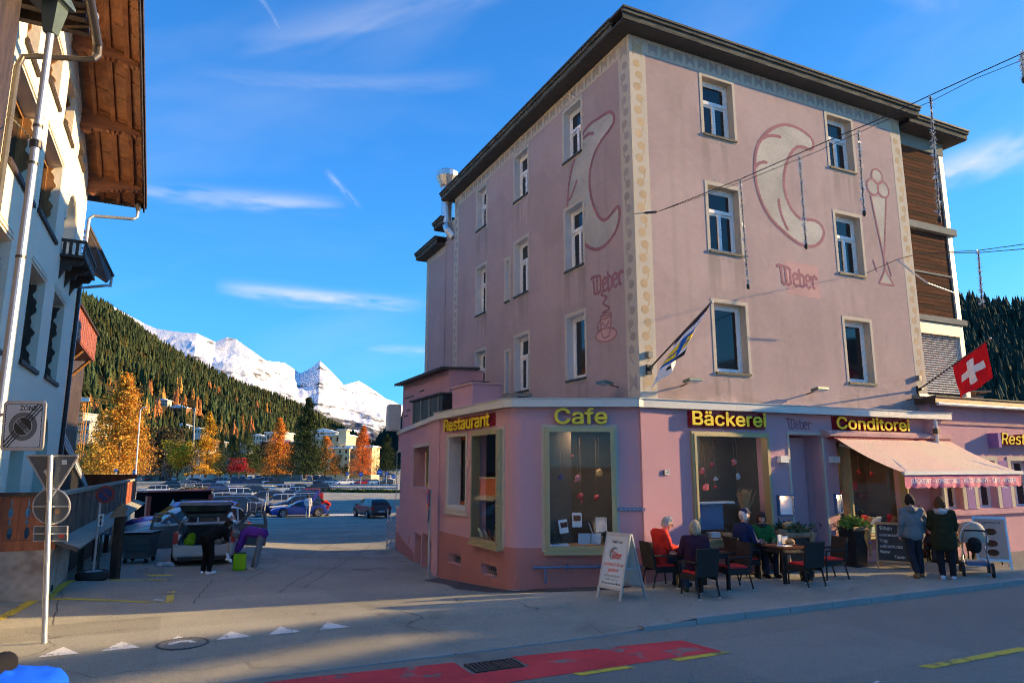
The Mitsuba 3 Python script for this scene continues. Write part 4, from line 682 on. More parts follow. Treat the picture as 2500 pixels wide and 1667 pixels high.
# neighbour across the street, outside the picture: gabled house; its thin slotted front is shaped to shade the road
NB = thing('opposite_house', 'gabled house on the near side of the street, outside the picture', 'building')
prof = Polygon([(22, -1), (22, 9.15), (34, 10.75), (41, 10.75), (50, 8.6), (90, 8.6), (90, -1)])
obj('wall', FB(ext(prof, -24, -12.5)), 'hotel_plaster', NB)
gab = Polygon([(18, 9.15), (18, 10.3), (34, 12.0), (41.5, 12.85), (41.6, 11.4), (50, 9.1), (90, 9.1), (90, 8), (22, 8)]).difference(Polygon([(18.5, 9.0), (22, 9.17), (32.2, 10.53), (32.2, 11.15), (22, 9.75), (18.5, 9.3)]))  # profile and slot cut to leave a sunlit strip within the road shadow
obj('gable_front', FB(ext(gab, -12.4, -12.0)), 'roof_dark', NB)
for i in range(3): obj('post', FB(bx(23+.1*i+4*i, 23.12+.1*i+4*i, -23.9, -23.7, 9.2, 10.6)), 'wood_dark', NB)
for i in range(8):
    for z in (1.2, 4.4, 7.3): obj('window', FB(bx(25+4*i, 26.3+4*i, -12.49, -12.44, z, z+1.7)), 'window_glass', NB)
# ---------------------------------------------------------------- hills, mountains, forest
from scipy.spatial import cKDTree
def lerp_line(P, s): P = np.asarray(P, float); t = np.linspace(0, 1, len(P)); return np.stack([np.interp(s, t, P[:, i]) for i in range(3)], -1)
class Slope:
    def __init__(s, ridge, base, bulge, amp, freq, seed, prof=1.15): s.r, s.b, s.bulge, s.amp, s.freq, s.seed, s.prof = np.array(ridge), np.array(base), bulge, amp, freq, seed, prof
    def __call__(s, a, t):
        R, B = lerp_line(s.r, a), lerp_line(s.b, a); t_ = np.asarray(t)[..., None]; P = B*(1-t_)+R*t_
        h = (R-B)[..., 2]; P[..., 2] = B[..., 2]+h*np.clip(t, 0, None)**s.prof+s.bulge*np.sin(np.clip(t, 0, 1)*np.pi)
        q = np.stack([P[..., 0], P[..., 1], 0*P[..., 0]], -1)*s.freq
        n = meshkit.fbm(q, 5, s.seed)-.5; P[..., 2] += s.amp*n*np.clip(np.sin(np.clip(t, 0, 1)*np.pi)*1.3+.12, 0, 1)
        return P
    def mesh(s, n, m, back=.35):
        a, t = np.meshgrid(np.linspace(0, 1, n), np.linspace(0, 1+back, m), indexing='ij'); P = s(a, np.minimum(t, 1)); ov = np.clip(t-1, 0, None)
        d = lerp_line(s.r, a)-lerp_line(s.b, a); P[..., :2] += d[..., :2]*ov[..., None]; P[..., 2] -= d[..., 2]*ov*1.5
        i = (np.arange(n-1)[:, None]*m+np.arange(m-1)).ravel()
        return trimesh.Trimesh(P.reshape(-1, 3), np.vstack([np.stack([i, i+m, i+m+1], 1), np.stack([i, i+m+1, i+1], 1)]), process=False)
left_hill = Slope([Dat(-420, 430, 1500), Dat(-120, 540, 1650), Dat(180, 684, 1900), Dat(250, 714, 2000), Dat(335, 775, 2150), Dat(420, 826, 2300), Dat(500, 864, 2500), Dat(570, 896, 2700), Dat(640, 918, 2800), Dat(760, 975, 3000), Dat(860, 1028, 3300), Dat(940, 1060, 3500)],
                  [Dat(-700, 1076, 330), Dat(-350, 1076, 350), Dat(-60, 1077, 360), Dat(100, 1077, 380), Dat(220, 1077, 400), Dat(330, 1077, 430), Dat(430, 1077, 480), Dat(530, 1077, 560), Dat(620, 1077, 650), Dat(740, 1077, 900), Dat(850, 1077, 1300), Dat(950, 1077, 1700)], 0, 70, .0035, 3, 1.05)
right_hill = Slope([Dat(835, 1050, 4200), Dat(880, 990, 3600), Dat(935, 945, 3200), Dat(1300, 830, 2400), Dat(1900, 720, 1700), Dat(2195, 690, 1300), Dat(2300, 706, 1250), Dat(2400, 712, 1200), Dat(2900, 640, 1100)],
                   [Dat(860, 1076, 1900), Dat(930, 1076, 1500), Dat(1000, 1076, 1200), Dat(1300, 1076, 900), Dat(1800, 1076, 700), Dat(2100, 1076, 600), Dat(2250, 1076, 580), Dat(2400, 1076, 560), Dat(2900, 1076, 500)], 0, 40, .004, 9, 1.0)
M('forest_floor', pr(proc(lambda p, n, uv: mix((.035, .034, .016), (.075, .055, .022), fbm(p.x*.012, p.y*.012, p.z*.012, 4))), .95, spec=.1))
obj('left_hillside', left_hill.mesh(130, 60), 'forest_floor', kind='structure', smooth=True); obj('right_hillside', right_hill.mesh(90, 40), 'forest_floor', kind='structure', smooth=True)
def snowfn(p, n, uv):
    q = fbm(p.x*.006+p.z*.004, p.y*.006, p.z*.013, 5); s = fbm(p.x*.014, p.y*.014, p.z*.03, 4); big = fbm(p.x*.0013, p.y*.0013, p.z*.0025, 4)
    steep = smoothstep(.60, .40, dr.abs(n.z)); low = smoothstep(620, 180, p.z)
    rock = smoothstep(.50, .64, q*.5+s*.38+steep*.42+low*.16+(big-.5)*.35)
    return mix((.66, .67, .70), (.07, .068, .072), rock*.95)
M('snow_rock', pr(proc(snowfn), .9, spec=.1))
snow = Slope([Dat(250, 700, 6800), Dat(330, 742, 6700), Dat(358, 756, 6600), Dat(420, 765, 6500), Dat(452, 766, 6500), Dat(495, 785, 6500), Dat(520, 774, 6600), Dat(542, 778, 6600), Dat(575, 802, 6500), Dat(612, 829, 6600), Dat(655, 833, 7000), Dat(690, 857, 7100), Dat(712, 846, 7200), Dat(735, 828, 7200), Dat(758, 850, 7100), Dat(790, 884, 7000), Dat(825, 875, 7400), Dat(850, 890, 7400), Dat(885, 915, 7600), Dat(925, 932, 7800), Dat(980, 960, 8000)],
             [Dat(250, 1050, 3600), Dat(350, 1050, 3650), Dat(400, 1050, 3700), Dat(450, 1050, 3750), Dat(500, 1050, 3800), Dat(560, 1050, 3900), Dat(620, 1050, 4000), Dat(680, 1050, 4200), Dat(740, 1052, 4300), Dat(800, 1056, 4500), Dat(860, 1060, 4600), Dat(910, 1062, 4700), Dat(980, 1064, 4900)], -60, 0, .001, 5, 1.25)
def snow_mesh(n=420, m=170):
    a, t = np.meshgrid(np.linspace(0, 1, n), np.linspace(0, 1.3, m), indexing='ij'); P = snow(a, np.minimum(t, 1)); d = lerp_line(snow.r, a)-lerp_line(snow.b, a); ov = np.clip(t-1, 0, None)
    P[..., :2] += d[..., :2]*ov[..., None]; P[..., 2] -= d[..., 2]*ov*1.4
    q = np.stack([P[..., 0]*.0011+P[..., 1]*.0003, P[..., 1]*.00055, 0*a], -1); rid = 1-np.abs(2*meshkit.fbm(q, 6, 21)-1); q2 = np.stack([P[..., 0]*.006, P[..., 1]*.0045, 0*a], -1); rid2 = 1-np.abs(2*meshkit.fbm(q2, 5, 31)-1)
    w = np.clip(np.minimum(t, 1), 0, 1); P[..., 2] += (260*(rid-.72)*np.sin(w*np.pi*.93+.12)**.8+32*(rid2-.7)*(w > .02)*np.clip(1.15-w, .3, 1)*np.clip(w*3, 0, 1))*np.clip((1.05-w)*6+.12, 0, 1)
    i = (np.arange(n-1)[:, None]*m+np.arange(m-1)).ravel(); return trimesh.Trimesh(P.reshape(-1, 3), np.vstack([np.stack([i, i+m, i+m+1], 1), np.stack([i, i+m+1, i+1], 1)]), process=False)
obj('snow_mountain', snow_mesh(), 'snow_rock', kind='structure')
def conifers(base, hs, cols, spread=.2, seed=0, tiers=4, k=7):
    """Many small conifers as one mesh: jagged overlapping skirts on a spire."""
    r = np.random.default_rng(seed); n = len(base); V, Fc, C = [], [], []; spread = spread*(.62+.8*r.random((n, 1)))
    z0 = np.array([.06, .28, .5, .7, .86][:tiers]); z1 = np.array([.5, .68, .84, .95, 1.0][:tiers]); z1[-1] = 1.0; rr = np.array([1, .8, .58, .36, .2][:tiers])
    for j in range(tiers):
        ang = (np.arange(k)*2*np.pi/k)[None]+r.random((n, 1))*6.28; rad = hs[:, None]*spread*rr[j]*(.65+.6*r.random((n, k))); zz = hs[:, None]*(z0[j]+.09*(r.random((n, k))-.6))
        ringp = np.stack([base[:, None, 0]+rad*np.cos(ang), base[:, None, 1]+rad*np.sin(ang), base[:, None, 2]+zz], -1)
        top = base+np.stack([hs*0, hs*0, hs*z1[j]], -1)
        for q in range(k):
            V.append(np.stack([ringp[:, q], ringp[:, (q+1) % k], top], 1)); C.append(np.repeat((cols*(.75+.5*r.random((n, 1))))[:, None], 3, 1))
    V = np.concatenate(V).reshape(-1, 3); C = np.concatenate(C).reshape(-1, 3)
    return trimesh.Trimesh(V, np.arange(len(V)).reshape(-1, 3), process=False), C
def scatter(sl, n, seed, amax=1., tpow=1., amin=0.):
    r = np.random.default_rng(seed); a = amin+(amax-amin)*r.random(n); t = r.random(n)**tpow; return sl(a, t), a, t
# orange larches on the hillside, each a tree of its own
aa, tt = np.meshgrid(np.linspace(0, 1, 500), np.linspace(0, 1, 260), indexing='ij'); HP = left_hill(aa, tt).reshape(-1, 3)
dd = HP[:, 1]*math.cos(PITCH)+(HP[:, 2]-EYE)*math.sin(PITCH); hpx = np.stack([1250+HP[:, 0]/dd*F, 833.5-(-HP[:, 1]*math.sin(PITCH)+(HP[:, 2]-EYE)*math.cos(PITCH))/dd*F], 1)*.9408; HT = cKDTree(hpx)
def hill(x, y): return HP[HT.query([x, y])[1]]
LAR = [(188, 945, 24), (205, 935, 26), (222, 950, 28), (235, 915, 22), (250, 885, 18), (262, 905, 24), (300, 890, 16), (322, 895, 17), (345, 905, 30), (352, 875, 26), (372, 930, 34), (362, 960, 40), (318, 960, 36), (334, 955, 34), (322, 825, 14), (345, 985, 42), (412, 905, 34), (405, 930, 36), (422, 940, 30), (440, 935, 36), (447, 905, 26), (452, 955, 40), (468, 870, 16), (478, 893, 18), (487, 916, 22), (492, 900, 16), (500, 905, 18), (505, 925, 20), (515, 895, 14), (540, 935, 22), (548, 945, 18), (562, 915, 14), (590, 940, 18), (602, 930, 20), (612, 945, 18), (575, 1000, 38), (620, 955, 14), (640, 930, 10), (655, 940, 11), (668, 948, 12), (700, 940, 10), (690, 955, 12), (720, 955, 10), (740, 965, 12), (535, 1010, 40), (556, 985, 30), (515, 1015, 36)]
pos, a, t = scatter(left_hill, 13500, 11, .97, .85)
hs = (10+19*rng.random(len(pos))**.8)*(.9+.3*t); fp = meshkit.fbm(pos*np.array([.006, .006, 0]), 4, 3)[:, None]; gcol = (np.array([.033, .060, .028])*(1-fp)+np.array([.060, .070, .026])*fp)*(.35+1.1*rng.random((len(pos), 1)))*(.6+.8*meshkit.fbm(pos*.012, 3, 8)[:, None])*np.array([1.0, 1, 1])
warm = rng.random(len(pos)) < .10; gcol[warm] = np.array([.10, .085, .025])*(.6+.5*rng.random((warm.sum(), 1)))
LARP = np.array([hill(x, y) for x, y, h in LAR]); keep = np.ones(len(pos), bool)
for P_ in LARP:
    d = P_[:2]/np.hypot(*P_[:2]); q = pos[:, :2]-P_[:2]; along = -(q@d); side = np.abs(q@np.array([-d[1], d[0]])); keep &= ~((side < 9) & (along > -12) & (along < 55))
pos, hs, gcol = pos[keep], hs[keep], gcol[keep]
m, C = conifers(pos-[0, 0, 1], hs, gcol, .19, 3, 4, 6); obj('forest', m, 'leaf', color=C, label='dark evergreen forest covering the left hillside', cat_='forest', kind='stuff')
pos, a, t = scatter(right_hill, 5200, 12, 1., .8); hs = 16+14*rng.random(len(pos)); m, C = conifers(pos-[0, 0, 1], hs, np.array([.022, .042, .03])*(.6+.8*rng.random((len(pos), 1))), .2, 4, 3, 6)
obj('forest', m, 'leaf', color=C, label='shaded evergreen forest on the dark hill behind the pink building', cat_='forest', kind='stuff')
for i, (x, y, hp) in enumerate(LAR):
    P = hill(x, y); h = hp/1588*np.hypot(P[0], P[1])*1.2
    col = np.array([(.50, .19, .055), (.52, .25, .06), (.42, .16, .055)][i % 3])[None]*(.7+.5*rng.random((1, 1)))
    nn = 7; bs = P[None]+np.c_[(rng.random((nn, 2))-.5)*h*.30, rng.random(nn)*h*.15-1.5]; bs[0] = P-[0, 0, 1.5]; m, C = conifers(bs, np.full(nn, h)*(np.r_[1, .45+.4*rng.random(nn-1)]), np.repeat(col, nn, 0)*(.8+.4*rng.random((nn, 1))), .15, 40+i, 5, 7)
    obj('hillside_larch', m, 'leaf', color=C, label='golden orange larch among dark evergreens on the left hillside', cat_='tree', group='autumn larches on the hillside')
# ---------------------------------------------------------------- trees in the valley
def crown_cards(c, size, col, r, k=1.0, droop=0.):
    n = len(c); d = r.normal(size=(n, 3)); d /= np.linalg.norm(d, axis=1, keepdims=True); e = np.cross(d, r.normal(size=(n, 3))); e /= np.linalg.norm(e, axis=1, keepdims=True)
    s = size*(.6+.8*r.random((n, 1))); d = d*s; e = e*s*.6; d[:, 2] -= droop*s[:, 0]
    V = np.stack([c-d*.5, c+e*.5, c+d*.5, c-e*.5], 1).reshape(-1, 3); i = np.arange(n)*4
    Fc = np.vstack([np.stack([i, i+1, i+2], 1), np.stack([i, i+2, i+3], 1)]); C = np.repeat(col*(.6+.8*r.random((n, 1)))*(1+.12*r.normal(size=(n, 3))), 4, 0)
    return trimesh.Trimesh(V, Fc, process=False), np.clip(C, .003, .9)
def conifer_tree(name, label, x, ytop, ybase, hw, Y, col, seed, n=5200, droop=.35, lean=0., ragged=.5, cat_='tree', start=.08, power=.9):
    r = np.random.default_rng(seed); B = Dat(x, ybase, Y); Tp = Dat(x, ytop, Y); h = Tp[2]-B[2]; R = hw*1.42/1588*Y; n = int(n*1.75); k = thing(name, label, cat_)
    obj('trunk', tube([B-[0, 0, .5], B+[0, 0, h*.5], B+[0, 0, h*.97]], [h*.017+.05, h*.011, .03], 8), 'wood_dark', k)
    z = start+(1-start)*r.random(n)**1.25; prof = (1-z)**power*.95+.035
    nb = 150; br_z = np.sort(start+(1-start)*r.random(nb)**1.1); br_a = r.random(nb)*6.28+np.arange(nb)*2.4; br_l = .55+.6*r.random(nb)
    j = r.integers(0, nb, n); z = br_z[j]; f = r.random(n)**.65; prof = (1-z)**power*.95+.04; rad = R*prof*br_l[j]*f*(1+.25*ragged*r.normal(size=n)); an = br_a[j]+r.normal(size=n)*(.16+.25*(1-f))
    zz = z*h-droop*rad*f*.5+r.normal(size=n)*h*.022+.08*rad; c = np.stack([B[0]+rad*np.cos(an), B[1]+rad*np.sin(an), B[2]+np.clip(zz, h*.03, h)], -1)
    cl = np.asarray(col)[None]*(.75+.5*r.random(nb))[j][:, None]
    m, C = crown_cards(c, h*.0205, cl, r, droop=droop*.6); m2, C2 = crown_cards(np.stack([B[0]+0*z[:300], B[1]+0*z[:300], B[2]+h*(.3+.7*r.random(300))], -1)+r.normal(size=(300, 3))*R*.05*[1, 1, 0], h*.025, np.repeat(np.asarray(col)[None], 300, 0), r)
    obj('crown', trimesh.util.concatenate([m, m2]), 'leaf', k, color=np.vstack([C, C2]), kind='stuff')
    return k
GOLD, ORANGE, RUST, FIR, OLIVE = (.62, .33, .035), (.62, .235, .035), (.60, .17, .04), (.030, .045, .018), (.055, .075, .025)
conifer_tree('golden_larch', 'tall golden yellow larch with spreading crown, largest tree beside the hotel', 268, 857, 1092, 56, 130, (.56, .28, .045), 1, 12000, .25, ragged=1.0, power=.72, start=.02)
conifer_tree('yellow_larch', 'slender yellow larch behind the grey mast in the car park', 472, 946, 1092, 30, 175, GOLD, 2, 6500, .3, power=.75, start=.02)
conifer_tree('orange_larch', 'bright orange larch just left of the large dark fir', 636, 960, 1092, 33, 180, ORANGE, 3, 6500, .3, power=.75, start=.03)
conifer_tree('dark_fir', 'large dark green fir with drooping branches in front of the yellow flats', 700, 914, 1094, 47, 150, (.042, .06, .024), 4, 9500, .6, power=.85, start=.05)
conifer_tree('orange_larch', 'orange larch between the large dark fir and the yellow flats', 746, 1000, 1092, 30, 185, ORANGE, 5, 5000, .3, power=.7, start=.03)
conifer_tree('rust_larch', 'rust red larch at the right, in front of the balconies of the yellow flats', 831, 978, 1092, 31, 185, RUST, 6, 5500, .3, power=.75, start=.03)
conifer_tree('dark_spruce', 'dark spruce close to the corner of the pink building', 886, 998, 1092, 30, 200, FIR, 7, 5500, .5, power=.75, start=.02)
conifer_tree('green_spruce', 'dull green spruce, left one of a pair behind the red bush', 530, 998, 1092, 38, 190, (.07, .095, .035), 8, 6500, .5, power=.65, start=.02)
conifer_tree('green_spruce', 'dull green spruce, right one of a pair behind the red bush', 566, 990, 1092, 38, 190, (.06, .085, .03), 9, 6500, .5, power=.65, start=.02)
conifer_tree('small_fir', 'narrow dark fir between the yellow larch and the spruce pair', 505, 1000, 1090, 20, 210, FIR, 10, 3500, .4, power=.7)
def round_tree(name, label, x, ytop, ybase, hw, Y, col, seed, n=3200, cat_='tree'):
    r = np.random.default_rng(seed); B = Dat(x, ybase, Y); Tp = Dat(x, ytop, Y); h = Tp[2]-B[2]; R = hw/1588*Y; k = thing(name, label, cat_)
    obj('trunk', cat([tube([B-[0, 0, .5], B+[0, 0, h*.45]], [h*.02+.05, h*.012], 7)]+[tube([B+[0, 0, h*.3], B+[R*.6*math.cos(q), R*.6*math.sin(q), h*.7]], [h*.01, .02], 5) for q in r.random(6)*6.28]), 'wood_dark', k)
    cc = r.normal(size=(14, 3))*[R*.42, R*.42, h*.22]+B+[0, 0, h*.58]; j = r.integers(0, 14, n); c = cc[j]+r.normal(size=(n, 3))*[R*.24, R*.24, h*.10]; c[:, 2] = np.clip(c[:, 2], B[2]+.2, Tp[2])
    m, C = crown_cards(c, h*.05, np.asarray(col)[None]*(.7+.6*r.random(14))[j][:, None], r); obj('crown', m, 'leaf', k, color=C, kind='stuff')
round_tree('yellow_broadleaf', 'small yellow green broadleaf tree left of the mast', 407, 1012, 1092, 27, 175, (.40, .30, .03), 21)
round_tree('brown_tree', 'bare brownish tree behind the lattice frame, left of the yellow broadleaf', 368, 985, 1092, 32, 200, (.085, .07, .04), 22)
round_tree('red_bush', 'deep red bush in front of the spruce pair', 548, 1052, 1094, 24, 165, (.34, .02, .03), 23, cat_='bush')
round_tree('brown_tree', 'bare brownish tree right of the spruce pair', 602, 1015, 1092, 24, 200, (.09, .07, .045), 24)
round_tree('brown_tree', 'bare reddish brown tree low behind the golden larch, by the lamp post', 322, 1010, 1092, 26, 190, (.16, .09, .04), 25)
round_tree('olive_bush', 'olive bush at the left beside the golden larch foot', 205, 1020, 1096, 28, 150, (.20, .16, .035), 26, cat_='bush')
round_tree('green_shrub', 'green shrub at the foot of the yellow flats', 793, 1066, 1094, 10, 190, (.07, .08, .03), 27, cat_='bush')
# ---------------------------------------------------------------- far buildings
def house(name, label, x0, x1, yt, yb, Y, wall, rows, cols, roofc='snow_roof', depth=14, winw=.45, balc=0, gable=False, roofh=.12, win=True):
    a, b = Dat(x0, yb, Y), Dat(x1, yb, Y); zt = Dat((x0+x1)/2, yt, Y)[2]; zb = min(a[2], b[2])-3; k = thing(name, label, 'building'); w = b[0]-a[0]; fr = Fr([a[0], Y, 0], (1, .0), (0, -1))
    obj('wall', bx(0, w, -depth, 0, zb, zt), wall, k, frame=fr); H = zt-zb-3; st = H/max(rows, 1)
    if gable: m = trimesh.convex.convex_hull([[x, y, z] for y in (-depth-1, 1.2) for x, z in ((-1.2, zt-.2), (w/2, zt+roofh*w), (w+1.2, zt-.2), (-1.2, zt), (w/2, zt+roofh*w+.35), (w+1.2, zt))])
    else: m = bx(-.6, w+.6, -depth-.6, .7, zt, zt+.45)
    obj('roof', m, roofc, k, frame=fr)
    if win:
        for i in range(rows):
            z = zb+3+st*(i+.35)
            for j in range(cols): c = w*(j+.5)/cols; obj('window', bx(c-winw*w/cols/2, c+winw*w/cols/2, -.02, .06, z, z+st*.45), 'window_glass', k, frame=fr)
            if balc: obj('balcony', bx(w*balc, w*.98, .05, 1.4, z-st*.2, z+st*.12), 'balcony_orange', k, frame=fr)
    return k, fr, w, zb, zt
M('snow_roof', pr(speck((.75, .76, .80), .1), .9)); M('flat_cream', pr(speck((.56, .46, .26), .08), .9)); M('flat_white', pr(speck((.50, .48, .43), .1), .9)); M('flat_grey', pr(speck((.30, .28, .25), .15), .9)); M('balcony_orange', pr((.40, .20, .09), .8)); M('chalet_wood', pr(speck((.28, .12, .05), .2), .8))
k, fr, w, zb, zt = house('yellow_flats', 'cream yellow block of flats with snowy roof behind the larches', 742, 800, 1030, 1094, 225, 'flat_cream', 4, 4, winw=.3)
house('yellow_flats', 'cream yellow upper block of flats with rooftop box, tallest of the yellow flats', 735, 795, 1000, 1060, 240, 'flat_cream', 3, 4, winw=.3); house('yellow_flats', 'cream yellow wing of flats with orange brown balconies', 795, 852, 1026, 1094, 228, 'flat_cream', 4, 3, balc=.1, winw=.4)
house('rooftop_box', 'pale lift housing on the roof of the yellow flats', 778, 795, 988, 1001, 236, 'flat_cream', 1, 1, 'flat_white', 5, win=False)
house('long_white_roof', 'long building with snow covered roof left of the rooftop box', 715, 770, 992, 1010, 300, 'flat_white', 1, 5, gable=True)
house('grey_flats', 'grey brown flats half hidden by trees right of the spruce pair', 598, 662, 1015, 1094, 235, 'flat_grey', 4, 5, balc=.05, winw=.5)
house('brown_flats', 'flats with snowy flat roof peeping out above the orange larch', 610, 650, 994, 1016, 300, 'flat_white', 1, 4)
house('white_house', 'white house behind the yellow broadleaf tree', 428, 475, 1036, 1094, 230, 'flat_white', 3, 4, winw=.35)
house('pale_house', 'pale cream house behind the grey mast', 395, 432, 1046, 1094, 240, 'flat_cream', 2, 3)
house('pale_flats', 'pale flats between the yellow larch and the spruce pair', 508, 532, 1040, 1094, 235, 'flat_white', 4, 2, balc=.0)
house('low_grey_house', 'low grey house at the foot of the hill left of the lattice frame', 326, 372, 1035, 1094, 240, 'flat_grey', 3, 3, balc=.1)
house('white_flats', 'white terraced flats beside the orange crane at the far left', 157, 186, 950, 985, 250, 'flat_white', 3, 3, 'flat_white', winw=.6); house('white_flats', 'lower white terrace of flats under the crane', 166, 203, 968, 1000, 247, 'flat_white', 2, 4, 'flat_white', winw=.6)
house('dark_building', 'dark low building behind the hotel terrace', 150, 260, 1045, 1096, 260, 'flat_grey', 3, 5)
for x0, x1, yt, yb, lab, wl in ((360, 384, 919, 932, 'chalet highest up the hillside with snowy gable roof', 'flat_white'), (384, 425, 936, 972, 'large wooden chalet with snowy gable and balconies on the hillside', 'chalet_wood'), (398, 432, 978, 1004, 'white chalet, lowest of those on the hillside', 'flat_white')):
    P = hill((x0+x1)/2, yb); house('hill_chalet', lab, x0, x1, yt, yb, max(P[1], 300), wl, 2, 4, gable=True, roofh=.16, depth=10, balc=.05 if wl == 'chalet_wood' else 0)
for i, (x, y) in enumerate(((455, 985), (590, 1000), (500, 1015), (560, 1020), (615, 1002))):
    house('hill_house', ('small pale house behind the yellow larch at the foot of the forest', 'small pale house above the brown tree right of the spruces', 'small pale house behind the narrow dark fir', 'small pale house above the right spruce of the pair', 'small pale house left of the orange larch by the dark fir')[i], x-10, x+11, y, y+14, 520, 'flat_white', 1, 3, gable=True, depth=8)

for i, (x, yt, hw) in enumerate(((388, 1010, 26), (430, 1022, 18), (500, 1030, 20), (620, 1030, 20), (668, 1020, 16), (770, 1045, 14), (285, 1000, 40), (455, 1020, 18))): round_tree('brown_tree', ('bare brown tree just right of the lattice frame', 'bare brown tree before the white house', 'low brown tree before the pale flats', 'bare brown tree before the grey brown flats', 'brown tree touching the large dark fir on its left', 'brown shrub between orange larch and yellow flats', 'broad brown tree behind the golden larch', 'bare tree left of the yellow larch')[i], x, yt, 1093, hw, 195+6*i, [(.10, .075, .04), (.13, .10, .045), (.075, .08, .035), (.14, .085, .04)][i % 4], 60+i, 2600)
conifer_tree('golden_larch', 'golden larch partly hidden behind the tallest one on its left', 222, 945, 1092, 34, 150, (.52, .30, .05), 71, 5000, .25, ragged=1.0, power=.7, start=.02); conifer_tree('amber_larch', 'amber larch right of the tallest golden one, behind the lamp post', 305, 950, 1092, 34, 160, (.50, .24, .05), 72, 5000, .25, ragged=.9, power=.7, start=.02)
# ---------------------------------------------------------------- cars
M('car_paint', pr({'type': 'mesh_attribute', 'name': 'vertex_color'}, .28, metal=.15, clearcoat=1., clearcoat_gloss=.95)); M('car_glass', pr((.012, .015, .018), .03, spec=.9)); M('tail_red', pr((.45, .01, .01), .15, clearcoat=1.)); M('lamp_clear', pr((.75, .77, .8), .1, metal=.4)); M('trim_black', pr((.02, .02, .021), .5)); M('plate_white', pr((.7, .7, .68), .4))
